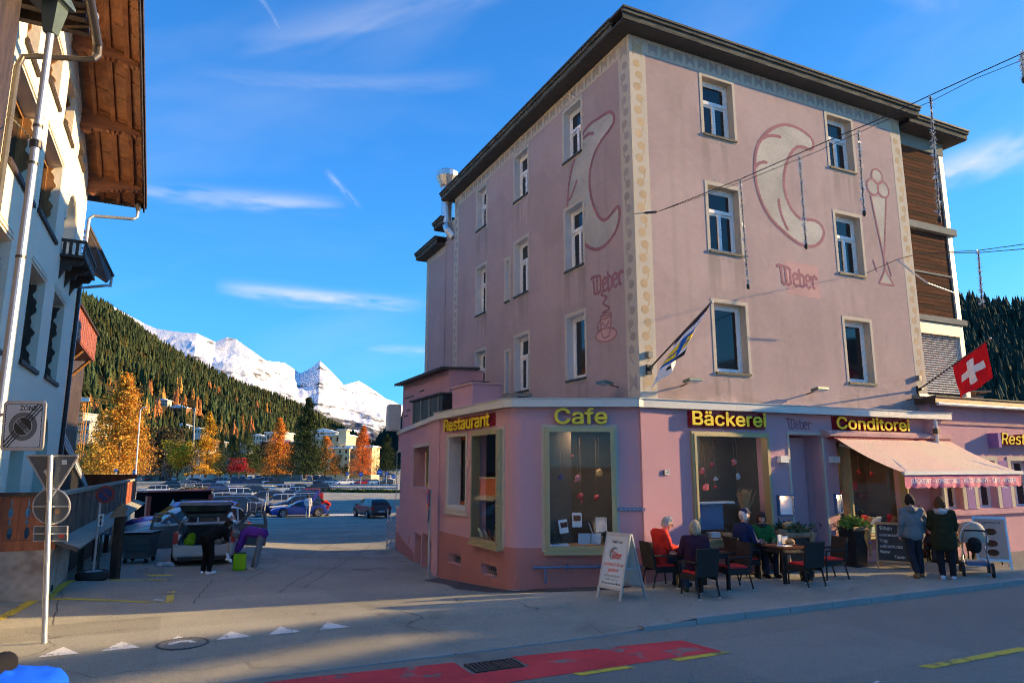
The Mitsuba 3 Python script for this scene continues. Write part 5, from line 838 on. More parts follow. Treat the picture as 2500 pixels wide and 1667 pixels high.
#        L   W   H   tail_x roofR roofF cowl  hoodF  ztail zcowl zhood  ground
CARS = {'wagon': (4.65, .88, 1.48, -2.24, -1.85, .30, 1.08, 2.02, .96, .98, .80), 'hatch': (4.15, .87, 1.48, -1.98, -1.45, .25, .98, 1.80, .98, .98, .80), 'suv': (4.65, .93, 1.70, -2.22, -1.85, .35, 1.05, 2.05, 1.08, 1.12, .98), 'van': (4.9, .95, 1.95, -2.38, -2.25, .85, 1.55, 2.2, 1.1, 1.12, .95), 'sedan': (4.7, .9, 1.44, -1.55, -1.0, .25, 1.0, 2.05, 1.02, .95, .78), 'sport': (4.45, .93, 1.28, -1.85, -.75, .0, .95, 1.98, .92, .84, .70), 'small': (3.6, .82, 1.5, -1.72, -1.35, .35, 1.0, 1.6, .98, .98, .82)}
def car_meshes(kind, tail=True, nwin=2):
    L, Wd, H, tx, rr, rf, cx_, hf, zt, zc, zh = CARS[kind]; gb = .2 if kind != 'suv' else .26; wr = Wd*(.74 if kind not in ('van', 'suv') else .8)
    S = [(-L/2, gb+.18, gb+.42, gb+.45, .86), (-L/2+.03, gb+.02, zt-.30, zt-.24, .93)]
    if kind == 'sedan': S += [(-L/2+.1, gb, zt-.06, zt-.02, .95), (tx, gb, zt-.03, zt+.01, .98)]
    else: S += [(tx-.02, gb, zt-.06, zt-.02, .97), (tx+.02, gb, zt-.03, zt+.0, .975)]
    nr = 4
    for i in range(1, nr+1): q = i/nr; S.append((tx+(rr-tx)*q, gb, zt-.03, zt+(H-.03-zt)*math.sin(q*math.pi/2)**.9, .98))
    cab = []; n = 3; pill = [rr+(rf-rr)*k/3 for k in (0, 1, 2, 3)]
    for i, px in enumerate((rr+.08, rr+(rf-rr)*.36, rr+(rf-rr)*.36+.07, rr+(rf-rr)*.72, rr+(rf-rr)*.72+.06, rf)): S.append((px, gb, zt+(zc-zt)*(px-tx)/(cx_-tx)-.03, H-.03+.03*math.sin(math.pi*np.clip((px-rr)/(rf-rr), 0, 1)), 1.0))
    for i in range(1, 4): q = i/3; S.append((rf+(cx_-rf)*q, gb, zc-.03, H-.03+(zc-H+.03)*q**1.12, 1.0))
    S += [(cx_+.12, gb, zc-.06, zc-.015, 1.0), ((cx_+hf)/2, gb, (zc+zh)/2-.03, (zc+zh)/2+.035, .985), (hf, gb, zh-.06, zh-.01, .95), (L/2-.06, gb+.02, zh-.22, zh-.14, .86), (L/2, gb+.12, gb+.32, gb+.36, .78)]
    iR0, iR1 = 3, 3+nr; iF0 = len(S)-8; iF1 = len(S)-5
    R = []
    for i, (x, zb, zbelt, ztop, wf) in enumerate(S):
        w = Wd*wf; g = iR0 <= i <= iF1 and ztop-zbelt > .12; wrr = (w*.93-(w*.93-wr)*np.clip((ztop-zbelt)/(H-zt), 0, 1)) if ztop-zbelt > .05 else w*.9
        half = [(0, zb), (w*.86, zb), (w*.97, zb+.12), (w, (zb+zbelt)*.55), (w*.965, zbelt), (wrr, ztop-.05*min(1, (ztop-zbelt)*4)), (wrr*.82, ztop), (0, ztop+.012)]
        R.append([(x, y, z) for y, z in half]+[(x, -y, z) for y, z in half[-2:0:-1]])
    R = np.array(R); n, m = R.shape[:2]; V = R.reshape(-1, 3); body, side, ws, rw = [], [], [], []
    for i in range(n-1):
        for j in range(m):
            a, b = i*m+j, i*m+(j+1) % m; f = [[a, b, b+m], [a, b+m, a+m]]; seg = min(j, m-1-j)
            if seg == 4 and iR0+1 <= i < iF1: 
                (side if i not in (iR1, iR1+2, iR1+4) else body).extend(f)
            elif seg in (5, 6) and iF0 <= i < iF1: ws.extend(f)
            elif seg in (5, 6) and iR0 <= i < iR1-1: rw.extend(f)
            else: body.extend(f)
    c = len(V); V = np.vstack([V, R[0].mean(0)[None], R[-1].mean(0)[None]])
    for j in range(m): body += [[c, j, (j+1) % m], [c+1, (n-1)*m+(j+1) % m, (n-1)*m+j]]
    def sub(f): 
        t = trimesh.Trimesh(V, f, process=False); t.remove_unreferenced_vertices(); return t
    out = {'body': sub(body), 'side_window': sub(side), 'windshield': sub(ws), 'rear_window': sub(rw)}
    r = .31 if kind not in ('suv', 'van', 'sport') else .35
    out['r'] = r; out['axles'] = (-L/2+.82 if kind != 'sedan' else -L/2+.98, L/2-.86); out['L'], out['W'], out['H'], out['zt'], out['zh'], out['gb'], out['tx'], out['rr'], out['cowl'] = L, Wd, H, zt, zh, gb, tx, rr, cx_
    return out
def wheel(r):
    t = lathe([(r*.62, -.1), (r*.95, -.1), (r, -.05), (r, .05), (r*.95, .1), (r*.66, .1), (r*.62, .07)], 22); t = rot(t, 90, (1, 0, 0))
    sp = [bx(-.022, .022, -.075, -.055, .02, r*.62) for _ in range(7)]; rim = cat([rot(s, 360/7*i, (0, 1, 0)) for i, s in enumerate(sp)]+[rot(lathe([(r*.66, .07), (r*.66, .09), (r*.56, .08)], 22), 90, (1, 0, 0)), rot(lathe([(.07, .05), (.07, .085), (0, .088)], 10), 90, (1, 0, 0))])
    back = rot(lathe([(r*.64, .03), (0, .03)], 16), 90, (1, 0, 0)); return t, rim, back
def car(name, label, kind, x, y, z, deg, col, group=None, open_tail=False, doors=(), parts=True):
    c = car_meshes(kind); fr = head(x, y, z, deg); k = thing(name, label, 'car', group)
    L, Wd, gb, zt, zh, r = c['L'], c['W'], c['gb'], c['zt'], c['zh'], c['r']
    b = c['body']
    if open_tail:
        cen = b.triangles_center; b = b.submesh([np.nonzero(~((cen[:, 0] < c['tx']+.3) & (cen[:, 2] > .62) & (np.abs(cen[:, 1]) < Wd*.80)))[0]], append=True)
        inn = cat(bx(-L/2+.1, .9, -Wd*.8, Wd*.8, .5, .54), bx(-.2, -.12, -Wd*.75, Wd*.75, .5, 1.05)); obj('boot_floor', inn, 'trim_black', k, frame=fr)
        hx, hz = c['rr'], c['H']-.05; g = []
        q = Polygon([(-Wd*.8, -1.02), (-Wd*.74, -.40), (-Wd*.62, 0), (Wd*.62, 0), (Wd*.74, -.40), (Wd*.8, -1.02)]); win = Polygon([(-Wd*.68, -.52), (-Wd*.58, -.12), (Wd*.58, -.12), (Wd*.68, -.52)])
        tg = ext(q.difference(win), -.05, .05); tw = ext(win, -.01, .01)
        def lift(mm): v = mm.vertices.copy(); mm = mm.copy(); mm.vertices = np.stack([v[:, 1], v[:, 0], v[:, 2]], 1); mm = rot(mm, 113, (0, 1, 0)); return mv(mm, hx-.02, 0, hz+.02)
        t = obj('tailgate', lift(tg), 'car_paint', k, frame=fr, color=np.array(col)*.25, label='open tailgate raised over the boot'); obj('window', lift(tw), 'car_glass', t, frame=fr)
    obj('body', b, 'car_paint', k, frame=fr, smooth=32, color=None) if False else None
    bb, _f, nn = b, None, None
    v2, f2, n2 = meshkit.arrays(b, 35); bm = trimesh.Trimesh(v2, f2, process=False); obj('body', bm, 'car_paint', k, smooth=True, color=col, frame=fr)
    sw = c['side_window']; cy_ = sw.triangles_center[:, 1]; c['side_window'] = sw.submesh([np.nonzero(cy_ > 0)[0]], append=True); c['side_window_r'] = sw.submesh([np.nonzero(cy_ < 0)[0]], append=True); obj('side_window', c['side_window_r'], 'car_glass' if not open_tail else 'clear_glass', k, frame=fr)
    for nm in ('side_window', 'windshield')+(() if open_tail else ('rear_window',)): obj(nm, c[nm], 'car_glass' if not open_tail else 'clear_glass', k, frame=fr)
    t, rim, back = wheel(r)
    for ax in c['axles']:
        for s in (1, -1):
            sg = 0 if s < 0 else 180; q = lambda mm: mv(rot(mm, sg), ax, s*(Wd-.062), r)
            w = obj('wheel', q(t), 'rubber', k, frame=fr); obj('rim', q(cat(rim, back)), 'alloy', w, frame=fr)
            obj('wheel_arch', mv(rot(lathe([(r*1.08, -.01), (r*1.08, .012), (0, .012)], 22), -90*s, (1, 0, 0)), ax, s*(Wd-.012), r+.02), 'trim_black', k, frame=fr)
    for s in (1, -1):
        obj('tail_lamp', bx(-L/2-.005, -L/2+.2, s*Wd*.72 if s > 0 else -Wd*.955, Wd*.955 if s > 0 else -Wd*.72, zt-.32, zt-.1) if kind not in ('wagon', 'van', 'suv') or not open_tail else bx(c['tx']-.06, c['tx']+.16, min(s*Wd*.82, s*Wd*.97), max(s*Wd*.82, s*Wd*.97), .68, 1.0), 'tail_red', k, frame=fr)
        obj('headlight', trimesh.convex.convex_hull([[L/2-.03, s*Wd*.45, zh-.2], [L/2-.03, s*Wd*.45, zh-.3], [L/2-.1, s*Wd*.8, zh-.15], [L/2-.08, s*Wd*.8, zh-.3], [L/2-.42, s*Wd*.94, zh-.08], [L/2-.4, s*Wd*.94, zh-.16], [L/2+.005, s*Wd*.5, zh-.28]]), 'lamp_clear', k, frame=fr)
        obj('mirror', ell((c['cowl']-.25, s*(Wd+.1), zt+.02), (.07, .11, .08), 1), 'car_paint', k, frame=fr, color=col)
    obj('rear_bumper', bx(-L/2-.04, -L/2+.1, -Wd*.92, Wd*.92, .34, .62), 'car_paint', k, frame=fr, color=col) if open_tail else None
    obj('bumper', cat(bx(-L/2-.03, -L/2+.1, -Wd*.8, Wd*.8, gb, gb+.24 if not open_tail else gb+.1), bx(L/2-.1, L/2+.02, -Wd*.7, Wd*.7, gb+.02, gb+.2)), 'trim_black', k, frame=fr)
    obj('plate', bx(-L/2-.036, -L/2-.03, -.25, .25, gb+.3, gb+.41), 'plate_white', k, frame=fr)
    if kind in ('wagon', 'suv'):
        for s in (1, -1): obj('roof_rail', tube([(c['rr']+.1, s*Wd*.66, c['H']), (c['rr']+.2, s*Wd*.66, c['H']+.05), (.1, s*Wd*.66, c['H']+.05), (.2, s*Wd*.66, c['H']-.0)], .018, 6), 'trim_black', k, frame=fr)
    for s, ang in doors:
        d = ext(Polygon([(-.0, .28), (-.0, 1.0), (-.42, 1.42), (-.95, 1.42), (-1.05, .95), (-1.02, .28)]).difference(Polygon([(-.14, 1.0), (-.46, 1.36), (-.9, 1.36), (-.97, 1.0)])), -.05, .05)
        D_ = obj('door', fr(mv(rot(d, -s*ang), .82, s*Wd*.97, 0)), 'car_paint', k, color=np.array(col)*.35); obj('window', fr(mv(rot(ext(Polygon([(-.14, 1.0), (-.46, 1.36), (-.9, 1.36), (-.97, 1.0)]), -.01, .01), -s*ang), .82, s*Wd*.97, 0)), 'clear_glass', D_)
    return k
SILVER, DKBLUE, NAVY, GREYB, BLACK, WHITE, REDC, BLUE, LBLUE, DGREY = (.42, .44, .45), (.03, .06, .16), (.018, .028, .07), (.16, .22, .30), (.015, .016, .018), (.72, .73, .74), (.34, .02, .025), (.015, .05, .42), (.20, .34, .48), (.07, .08, .09)
def cpx(x, y, **k): P = DG(x, y); return P
P = DG(473, 1312); AXIS = math.degrees(math.atan2(EL[1], EL[0])); EAX = math.degrees(TH)
WAG = W(-8.2, 12.6); WAG[2] = zg(WAG[0], WAG[1]); car('silver_wagon', 'silver estate car with its tailgate raised and doors open, seen from behind', 'wagon', *WAG, AXIS-6, SILVER, open_tail=True, doors=((1, 68), (-1, 60)))
P = np.array([-13.0, 28.3, float(zg(-13.0, 28.3))]); car('white_suv', 'pale silver car with spoked wheels behind the dumpster, nose to the left', 'wagon', *P, 219, (.5, .51, .52))
P = np.array([-14.2, 31.0, float(zg(-14.2, 31.0))]); car('blue_wagon', 'bright blue car parked between the pale silver car and the black container', 'suv', *P, 217, BLUE)
L_ = [(548, 1187, 'suv', NAVY, 0, 'dark navy off-road car nearest in the left parking row, nose to the right'), (568, 1176, 'wagon', DKBLUE, 0, 'deep blue estate car, second in the left parking row behind the navy off-roader'), (566, 1167, 'hatch', GREYB, 0, 'blue grey hatchback, third in the left parking row'), (602, 1158, 'wagon', NAVY, 180, 'dark blue estate with red tail lamps toward the middle rail'), (560, 1152, 'suv', WHITE, 0, 'white car behind the dark blue estate in the left parking row'), (592, 1143, 'suv', BLACK, 0, 'large black off-road car at the back of the left parking row'),
      (681, 1176, 'hatch', NAVY, 180, 'dark hatchback just behind the blue sports car'), (680, 1166, 'wagon', GREYB, 180, 'blue grey estate, third from the front of the right parking row'), (686, 1158, 'hatch', DKBLUE, 180, 'dark blue hatchback in the middle of the right parking row'), (697, 1149, 'wagon', REDC, 180, 'dark red estate in the right parking row'), (672, 1142, 'hatch', LBLUE, 180, 'pale blue hatchback left of the dark red estate'), (682, 1130, 'sedan', (.02, .05, .05), 180, 'dark green saloon at the back of the right parking row'),
      (385, 1122, 'wagon', DGREY, 180, 'dark grey estate car at the left beyond the terrace, behind the silver one'), (352, 1136, 'wagon', (.5, .53, .55), 180, 'silver estate car just above the black container')]
L_ += [(505, 1128, 'hatch', DKBLUE, 0, 'dark blue hatchback half hidden behind the black container, right end'), (470, 1121, 'suv', BLACK, 180, 'black off-roader above the black container, toward the guard rail'), (440, 1119, 'wagon', GREYB, 0, 'blue grey estate above the black container, left of the black off-roader'), (645, 1133, 'hatch', SILVER, 180, 'silver hatchback left of the dark green saloon'), (725, 1130, 'wagon', BLACK, 180, 'black estate at the right back of the right parking row'), (532, 1163, 'wagon', SILVER, 0, 'silver estate tucked behind the navy off-roader'), (660, 1153, 'sedan', NAVY, 180, 'navy saloon near the middle rail in the right parking row'), (525, 1150, 'hatch', NAVY, 0, 'navy hatchback deep in the left parking row'), (745, 1124, 'small', LBLUE, 180, 'pale blue small car by itself near the guard rail'), (640, 1170, 'small', (.35, .37, .4), 180, 'grey small car nosing the middle rail beside the sports car')]
for x, y, kd, col, dg, lab in L_:
    P = DG(x, y); car('parked_car', lab, kd, *P, EAX+dg+rng.normal()*1.5, col, 'cars in the two near parking rows')
P = DG(686, 1186); car('blue_sports_car', 'low blue sports car in front of the right parking row with its boot open', 'sport', *P, 180+EAX, (.02, .05, .30))
k = 'blue_sports_car'; fr = head(*P, 180+EAX); obj('boot_lid', fr(mv(rot(bx(-.9, 0, -.7, .7, 0, .05), 62, (0, 1, 0)), -1.1, 0, 1.2)), 'car_paint', k, color=(.02, .05, .30))
P = DG(852, 1187); car('grey_hatchback', 'dark grey car driving away alone across the open car park', 'hatch', *P, AXIS+8, DGREY)
P = DG(716, 1092); car('yellow_bus', 'bright yellow van standing below the large dark fir', 'van', *P, AXIS+10, (.75, .42, .0))
# the far car park: cars too small to show their parts
def far_mesh(kind, col):
    c = car_meshes(kind); t, rim, back = wheel(c['r']); ms, cs = [], []
    for m_, cc in ((c['body'], col), (c['side_window'], (.02, .025, .03)), (c['windshield'], (.02, .025, .03)), (c['rear_window'], (.02, .025, .03)))+tuple((mv(lathe([(c['r'], -.1), (c['r'], .1), (0, .1), (0, -.1), (c['r'], -.1)], 10).apply_transform(trimesh.transformations.rotation_matrix(math.pi/2, (1, 0, 0))), ax, s*(c['W']-.09), c['r']), (.03, .03, .03)) for ax in c['axles'] for s in (1, -1)):
        ms.append(m_); cs.append(np.tile(cc, (len(m_.vertices), 1)))
    return cat(ms), np.vstack(cs)
ORD = ['first', 'second', 'third', 'fourth', 'fifth', 'sixth', 'seventh', 'eighth', 'ninth', 'tenth', 'eleventh', 'twelfth', 'thirteenth', 'fourteenth', 'fifteenth', 'sixteenth', 'seventeenth', 'eighteenth', 'nineteenth', 'twentieth', 'twenty-first', 'twenty-second', 'twenty-third', 'twenty-fourth', 'twenty-fifth', 'twenty-sixth', 'twenty-seventh', 'twenty-eighth', 'twenty-ninth', 'thirtieth', 'thirty-first', 'thirty-second', 'thirty-third', 'thirty-fourth', 'thirty-fifth', 'thirty-sixth', 'thirty-seventh', 'thirty-eighth', 'thirty-ninth', 'fortieth']
FCOLS = [('white', WHITE), ('white', (.7, .71, .72)), ('silver', (.45, .47, .5)), ('silver', (.5, .52, .54)), ('dark blue', DKBLUE), ('black', BLACK), ('grey', DGREY), ('pale blue', LBLUE), ('white', (.66, .67, .68)), ('red', REDC), ('silver', (.35, .37, .39)), ('navy', NAVY)]
rows = [('front', np.r_[np.arange(428, 640, 25), np.arange(742, 905, 24)], 1113), ('middle', np.r_[np.arange(318, 905, 17)], 1103), ('back', np.r_[np.arange(324, 900, 19)], 1097)]
r7 = np.random.default_rng(77)
for rn, xs, yy in rows:
    for i, x in enumerate(xs):
        cn, cc = FCOLS[r7.integers(0, 12)]; kd = ['hatch', 'wagon', 'suv', 'hatch', 'van', 'sedan', 'small'][r7.integers(0, 7)] if rn != 'middle' else ['hatch', 'wagon', 'suv', 'small'][r7.integers(0, 4)]
        P = DG(x+r7.normal()*2, yy+r7.normal()*.5); mm, cs = far_mesh(kd, cc); ang = (EAX if rn == 'front' else AXIS)+180*r7.integers(0, 2)+r7.normal()*3
        obj('far_car', head(*P, ang)(mm), 'vertex_gloss', color=cs, label=f"{cn} {dict(hatch='hatchback', wagon='estate car', suv='off-roader', van='van', sedan='saloon', small='small car')[kd]}, {ORD[min(i, 39)]} from left, {rn} row of the far car park", cat_='car', group='cars in the far car park')
# ---------------------------------------------------------------- people
def sph(p, r): return m3.Manifold.sphere(float(r), 14).translate([float(a) for a in p])
def bone(*pr_): return m3.Manifold.batch_hull([sph(p, r) for p, r in pr_])
def soft(parts, step, it=8):
    m = m3.Manifold.batch_boolean(parts, m3.OpType.Add).refine_to_length(step).to_mesh(); t = trimesh.Trimesh(m.vert_properties[:, :3], m.tri_verts, process=True)
    return trimesh.smoothing.filter_taubin(t, lamb=.5, nu=.53, iterations=it)
def handm(wr, dr_, palm, curl=.5, side=1):
    """palm, four fingers of different length, and a thumb from the side of the palm"""
    d = np.array(dr_, float); d /= np.linalg.norm(d); n = np.array(palm, float); n -= d*(n@d); n /= np.linalg.norm(n); s = np.cross(d, n)*side; out = []
    w = np.array(wr, float); out.append(bone((w, .026), (w+d*.085+s*.028, .016), (w+d*.085-s*.028, .016), (w+d*.03+s*.026, .017)))
    for i, (o, l) in enumerate(((.030, .068), (.010, .078), (-.010, .073), (-.030, .056))):
        b = w+d*.088+s*o; k1 = b+(d*math.cos(curl*.6)+n*math.sin(curl*.6))*l*.5; k2 = k1+(d*math.cos(curl*1.5)+n*math.sin(curl*1.5))*l*.5; out += [bone((b, .0095), (k1, .0085)), bone((k1, .0085), (k2, .0075))]
    t0 = w+d*.025+s*.03; t1 = t0+(d*.55+s*.7+n*.25)*.042; t2 = t1+(d*.8+s*.2+n*.4)*.032; out += [bone((t0, .014), (t1, .011)), bone((t1, .011), (t2, .009))]
    return out
def fold(m, a, f):
    m = m.copy(); n_ = m.vertex_normals; q = m.vertices*np.array([f, f, f*1.7]); m.vertices = m.vertices+n_*a*(2*(1-np.abs(2*meshkit.fbm(q, 3, 5)-1))-1.3)[:, None]; return m
STAND = dict(hip=(0, 0, .94), chest=(0, 0, 1.28), neck=(0, -.01, 1.47), head=(0, .03, 1.63), face=(0, 1, 0), shL=(-.19, 0, 1.41), shR=(.19, 0, 1.41), elL=(-.25, -.03, 1.13), elR=(.25, -.03, 1.13), wrL=(-.26, .06, .90), wrR=(.26, .06, .90), kL=(-.11, .03, .50), kR=(.11, .03, .50), aL=(-.11, -.02, .09), aR=(.11, -.02, .09), tL=(-.13, .16, .035), tR=(.13, .16, .035))
SIT = dict(hip=(0, 0, .56), chest=(0, .0, .92), neck=(0, .02, 1.10), head=(0, .07, 1.26), face=(0, 1, 0), shL=(-.19, .01, 1.04), shR=(.19, .01, 1.04), elL=(-.26, .08, .80), elR=(.26, .08, .80), wrL=(-.16, .30, .76), wrR=(.16, .30, .76), kL=(-.12, .44, .54), kR=(.12, .44, .54), aL=(-.12, .42, .10), aR=(.12, .42, .10), tL=(-.13, .6, .04), tR=(.13, .6, .04))
def person(label, pos, deg, base, pose={}, jacket=(.1, .1, .1), trousers=(.03, .03, .04), shoes=(.05, .04, .04), hair=(.05, .03, .02), hairlen=0, hat=None, h=1., sleeves=True, coat=0., hood=None, glasses=False, name='person', bulk=1., group=None):
    J = {k: np.array(v, float) for k, v in {**base, **pose}.items()}; k = thing(name, label, 'person', group); fr = head(*pos, deg-90)
    S = lambda m: fr(m.apply_scale(h) if False else rot(m, 0))
    def put(nm, m, mat, col=None, smooth=True, par=k):
        m = m.copy(); m.apply_scale(h)
        if col is not None and mat == 'cloth': col = np.asarray(col)[None]*(.82+.36*meshkit.fbm(m.vertices*6+len(labels), 3))[:, None]
        return obj(nm, m, mat, par, smooth=smooth, color=col, frame=fr)
    f = J['face']/np.linalg.norm(J['face']); up = np.array([0, 0, 1.]) if abs(f[2]) < .9 else np.array([0, f[1], 0])*0+np.array([0, 1., 0]); rt = np.cross(f, up); rt /= np.linalg.norm(rt); up = np.cross(rt, f); H = J['head']; P_ = lambda a, b, c: H+rt*a+f*b+up*c
    legs = lambda e: [bone((J['hip']+[s*.085, 0, 0], .095+e), (J['k'+c], .058+e)) for s, c in ((-1, 'L'), (1, 'R'))]+[bone((J['k'+c], .057+e), (J['a'+c], .04+e)) for c in 'LR']
    sp = (J['chest']-J['hip']); sd = (J['shR']-J['shL'])/np.linalg.norm(J['shR']-J['shL'])
    torso = lambda e: [bone((J['hip']-sd*.075, .105+e), (J['hip']+sd*.075, .105+e), (J['chest']-sd*.085, .11+e), (J['chest']+sd*.085, .11+e)), bone((J['chest']-sd*.08, .11+e), (J['chest']+sd*.08, .11+e), (J['shL'], .06+e), (J['shR'], .06+e))]
    arms = lambda e, lo=True: [bone((J['sh'+c], .056+e), (J['el'+c], .043+e)) for c in 'LR']+([bone((J['el'+c], .042+e), (J['wr'+c], .03+e)) for c in 'LR'] if lo else [bone((J['sh'+c], .06+e), (J['sh'+c]*.35+J['el'+c]*.65, .055+e)) for c in 'LR'])
    hd = [bone((P_(0, -.02, .03), .085), (P_(0, .015, .055), .078), (P_(0, .02, -.02), .07)), bone((P_(0, .03, -.05), .055), (P_(0, .055, -.085), .03)), bone((P_(0, .088, .0), .012), (P_(0, .108, -.028), .015)), bone((P_(0, .085, -.058), .012), (P_(.02, .078, -.06), .01), (P_(-.02, .078, -.06), .01))]+[bone((P_(s*.082, -.01, .0), .014), (P_(s*.084, -.015, -.035), .01)) for s in (1, -1)]+[bone((J['neck'], .055), (H-f*.015-up*.05, .052))]
    hands = []
    for c, s in (('L', -1), ('R', 1)): d = J['wr'+c]-J['el'+c]; hands += handm(J['wr'+c], d, np.array([-s, .1, 0])+.001, .7, s)
    put('body', soft(legs(-.012)+torso(-.012)+arms(-.006)+hd+hands, .022, 6), 'skin')
    eye = cat([ell(P_(s*.032, .084, .012), (.011, .009, .009), 1) for s in (1, -1)]); put('eyes', eye, 'black_metal')
    if glasses: put('sunglasses', cat([ell(P_(s*.033, .092, .012), (.028, .012, .019), 1) for s in (1, -1)]+[tube([P_(s*.06, .08, .016), P_(s*.084, -.02, .012)], .004, 5) for s in (1, -1)]), 'black_metal')
    b = bulk
    lo = [bone((J['hip']-sd*.08-sp*.05, .13*b), (J['hip']+sd*.08-sp*.05, .13*b), (J['chest'], .13*b))]
    if coat: 
        kn = (J['kL']+J['kR'])/2; q = J['hip']*(1-coat)+kn*coat; lo.append(bone((J['hip']-sd*.09, .13*b), (J['hip']+sd*.09, .13*b), (q-sd*.1, .125*b), (q+sd*.1, .125*b)))
    jk = soft(torso(.022*b)+arms(.02*b, sleeves)+lo+[bone((J['neck']*.75+J['chest']*.25, .085), (J['neck'], .066))], .03, 8); put('jacket', fold(jk, .016, 7), 'cloth', jacket)
    put('trousers', fold(soft(legs(.016)+[bone((J['hip']-sd*.07, .118), (J['hip']+sd*.07, .118))], .03, 8), .014, 9), 'cloth', trousers)
    for c in 'LR': put('shoe', soft([bone((J['a'+c]-[0, 0, .02], .05), (J['a'+c]*[1, 1, 0]+(J['a'+c]-J['t'+c])*[.3, .3, 0]+[0, 0, J['t'+c][2]+.005], .042)), bone((J['a'+c]*[1, 1, 0]+(J['a'+c]-J['t'+c])*[.3, .3, 0]+[0, 0, J['t'+c][2]+.005], .042), (J['t'+c]+[0, 0, .008], .04))], .03, 4), 'cloth', shoes)
    if hat is not None: put('cap', soft([bone((P_(0, -.02, .075), .094), (P_(0, .015, .075), .09))]+([bone((P_(.04, .12, .065), .012), (P_(-.04, .12, .065), .012), (P_(.06, .07, .07), .015), (P_(-.06, .07, .07), .015))]), .025, 4), 'cloth', hat)
    hs = [bone((P_(0, -.035, .045), .096), (P_(0, .005, .085), .082))]+[bone((P_(s*.06, -.04, .0), .05), (P_(s*.05, -.05, -.04-hairlen*.3), .045)) for s in (1, -1)]
    if hairlen: hs += [bone((P_(0, -.06, .02), .085), (P_(0, -.075, -hairlen), .075)), bone((P_(.06, -.02, .02), .05), (P_(.07, -.02, -hairlen), .045)), bone((P_(-.06, -.02, .02), .05), (P_(-.07, -.02, -hairlen), .045))]
    if hat is None or hairlen >= 0:
        hm = soft(hs, .02, 3); hm.vertices += (.020*(meshkit.noise(hm.vertices*38)[:, None]-.62)+.008*(meshkit.noise(hm.vertices*90)[:, None]-.5)); put('hair', hm, 'cloth', hair)
    if hood is not None: put('hood', soft([bone((J['neck']-f*.10+[0, 0, -.02], .075), (J['neck']+sd*.13-[0, 0, .03], .05), (J['neck']-sd*.13-[0, 0, .03], .05)), bone((J['neck']+sd*.12, .05), (J['neck']+f*.07, .05)), bone((J['neck']-sd*.12, .05), (J['neck']+f*.07, .05))], .03, 6), 'cloth', hood)
    return k
def gp(x, y): return DG(x, y)
# at the open estate car
P = gp(474, 1318); person('person in black with white trainers bending into the open boot, shoe in hand', P, 62, STAND, dict(hip=(0, -.05, .93), chest=(.04, .26, 1.12), neck=(.05, .42, 1.18), head=(.05, .55, 1.22), face=(0, .75, -.65), shL=(-.14, .36, 1.17), shR=(.22, .34, 1.12), elL=(-.2, .52, .92), elR=(.28, .36, .86), wrL=(-.18, .7, .78), wrR=(.29, .40, .62)), (.008, .008, .009), (.008, .008, .01), (.75, .75, .78), (.02, .014, .012), 0.0, sleeves=False)
q = P+np.array([.12, .02, 0]); k = thing('held_shoe', 'white trainer held over the bumper by the person in black', 'shoe'); fr = head(P[0], P[1], P[2], 62-90); obj('upper', fr(soft([bone(((.28, .40, .50), .04), ((.30, .42, .36), .038)), bone(((.30, .42, .36), .03), ((.33, .5, .33), .03))], .03, 3)), 'cloth', k, color=(.75, .75, .8)); obj('sole', fr(bone(((.26, .38, .36), .03), ((.34, .5, .29), .03)).to_mesh() and trimesh.Trimesh(*(lambda m_: (m_.vert_properties[:, :3], m_.tri_verts))(bone(((.27, .38, .36), .028), ((.34, .5, .29), .028)).to_mesh()))), 'white_paint', k)
P = gp(584, 1308); person('person in purple jumper and grey trousers stooping far forward over a green bag', P, 186, STAND, dict(hip=(0, -.16, .98), chest=(0, .20, 1.05), neck=(0, .38, .99), head=(0, .50, .95), face=(0, .3, -.95), shL=(-.18, .32, 1.0), shR=(.18, .32, 1.0), elL=(-.2, .40, .74), elR=(.2, .40, .74), wrL=(-.12, .48, .53), wrR=(.12, .48, .53), kL=(-.12, -.10, .52), kR=(.14, -.04, .52), aL=(-.12, -.05, .09), aR=(.16, .08, .09), tL=(-.13, .13, .035), tR=(.17, .26, .035)), (.14, .035, .26), (.17, .185, .22), (.45, .43, .42), (.25, .24, .24), 0.0)
# at the sports car
P = gp(706, 1187); person('person in white standing beside the blue sports car', P, 100, STAND, dict(), (.7, .7, .72), (.6, .58, .56), (.5, .5, .5), (.06, .04, .03), .1)
P = gp(752, 1184); person('person in red jacket and dark trousers leaning into the open boot of the sports car', P, 190, STAND, dict(hip=(0, -.1, .93), chest=(0, .2, 1.13), neck=(0, .36, 1.18), head=(0, .48, 1.2), face=(0, .8, -.6), shL=(-.18, .3, 1.16), shR=(.18, .3, 1.16), elL=(-.2, .48, .95), elR=(.2, .48, .95), wrL=(-.15, .65, .85), wrR=(.15, .65, .85)), (.6, .03, .02), (.05, .06, .12), (.04, .04, .04), (.05, .03, .02))
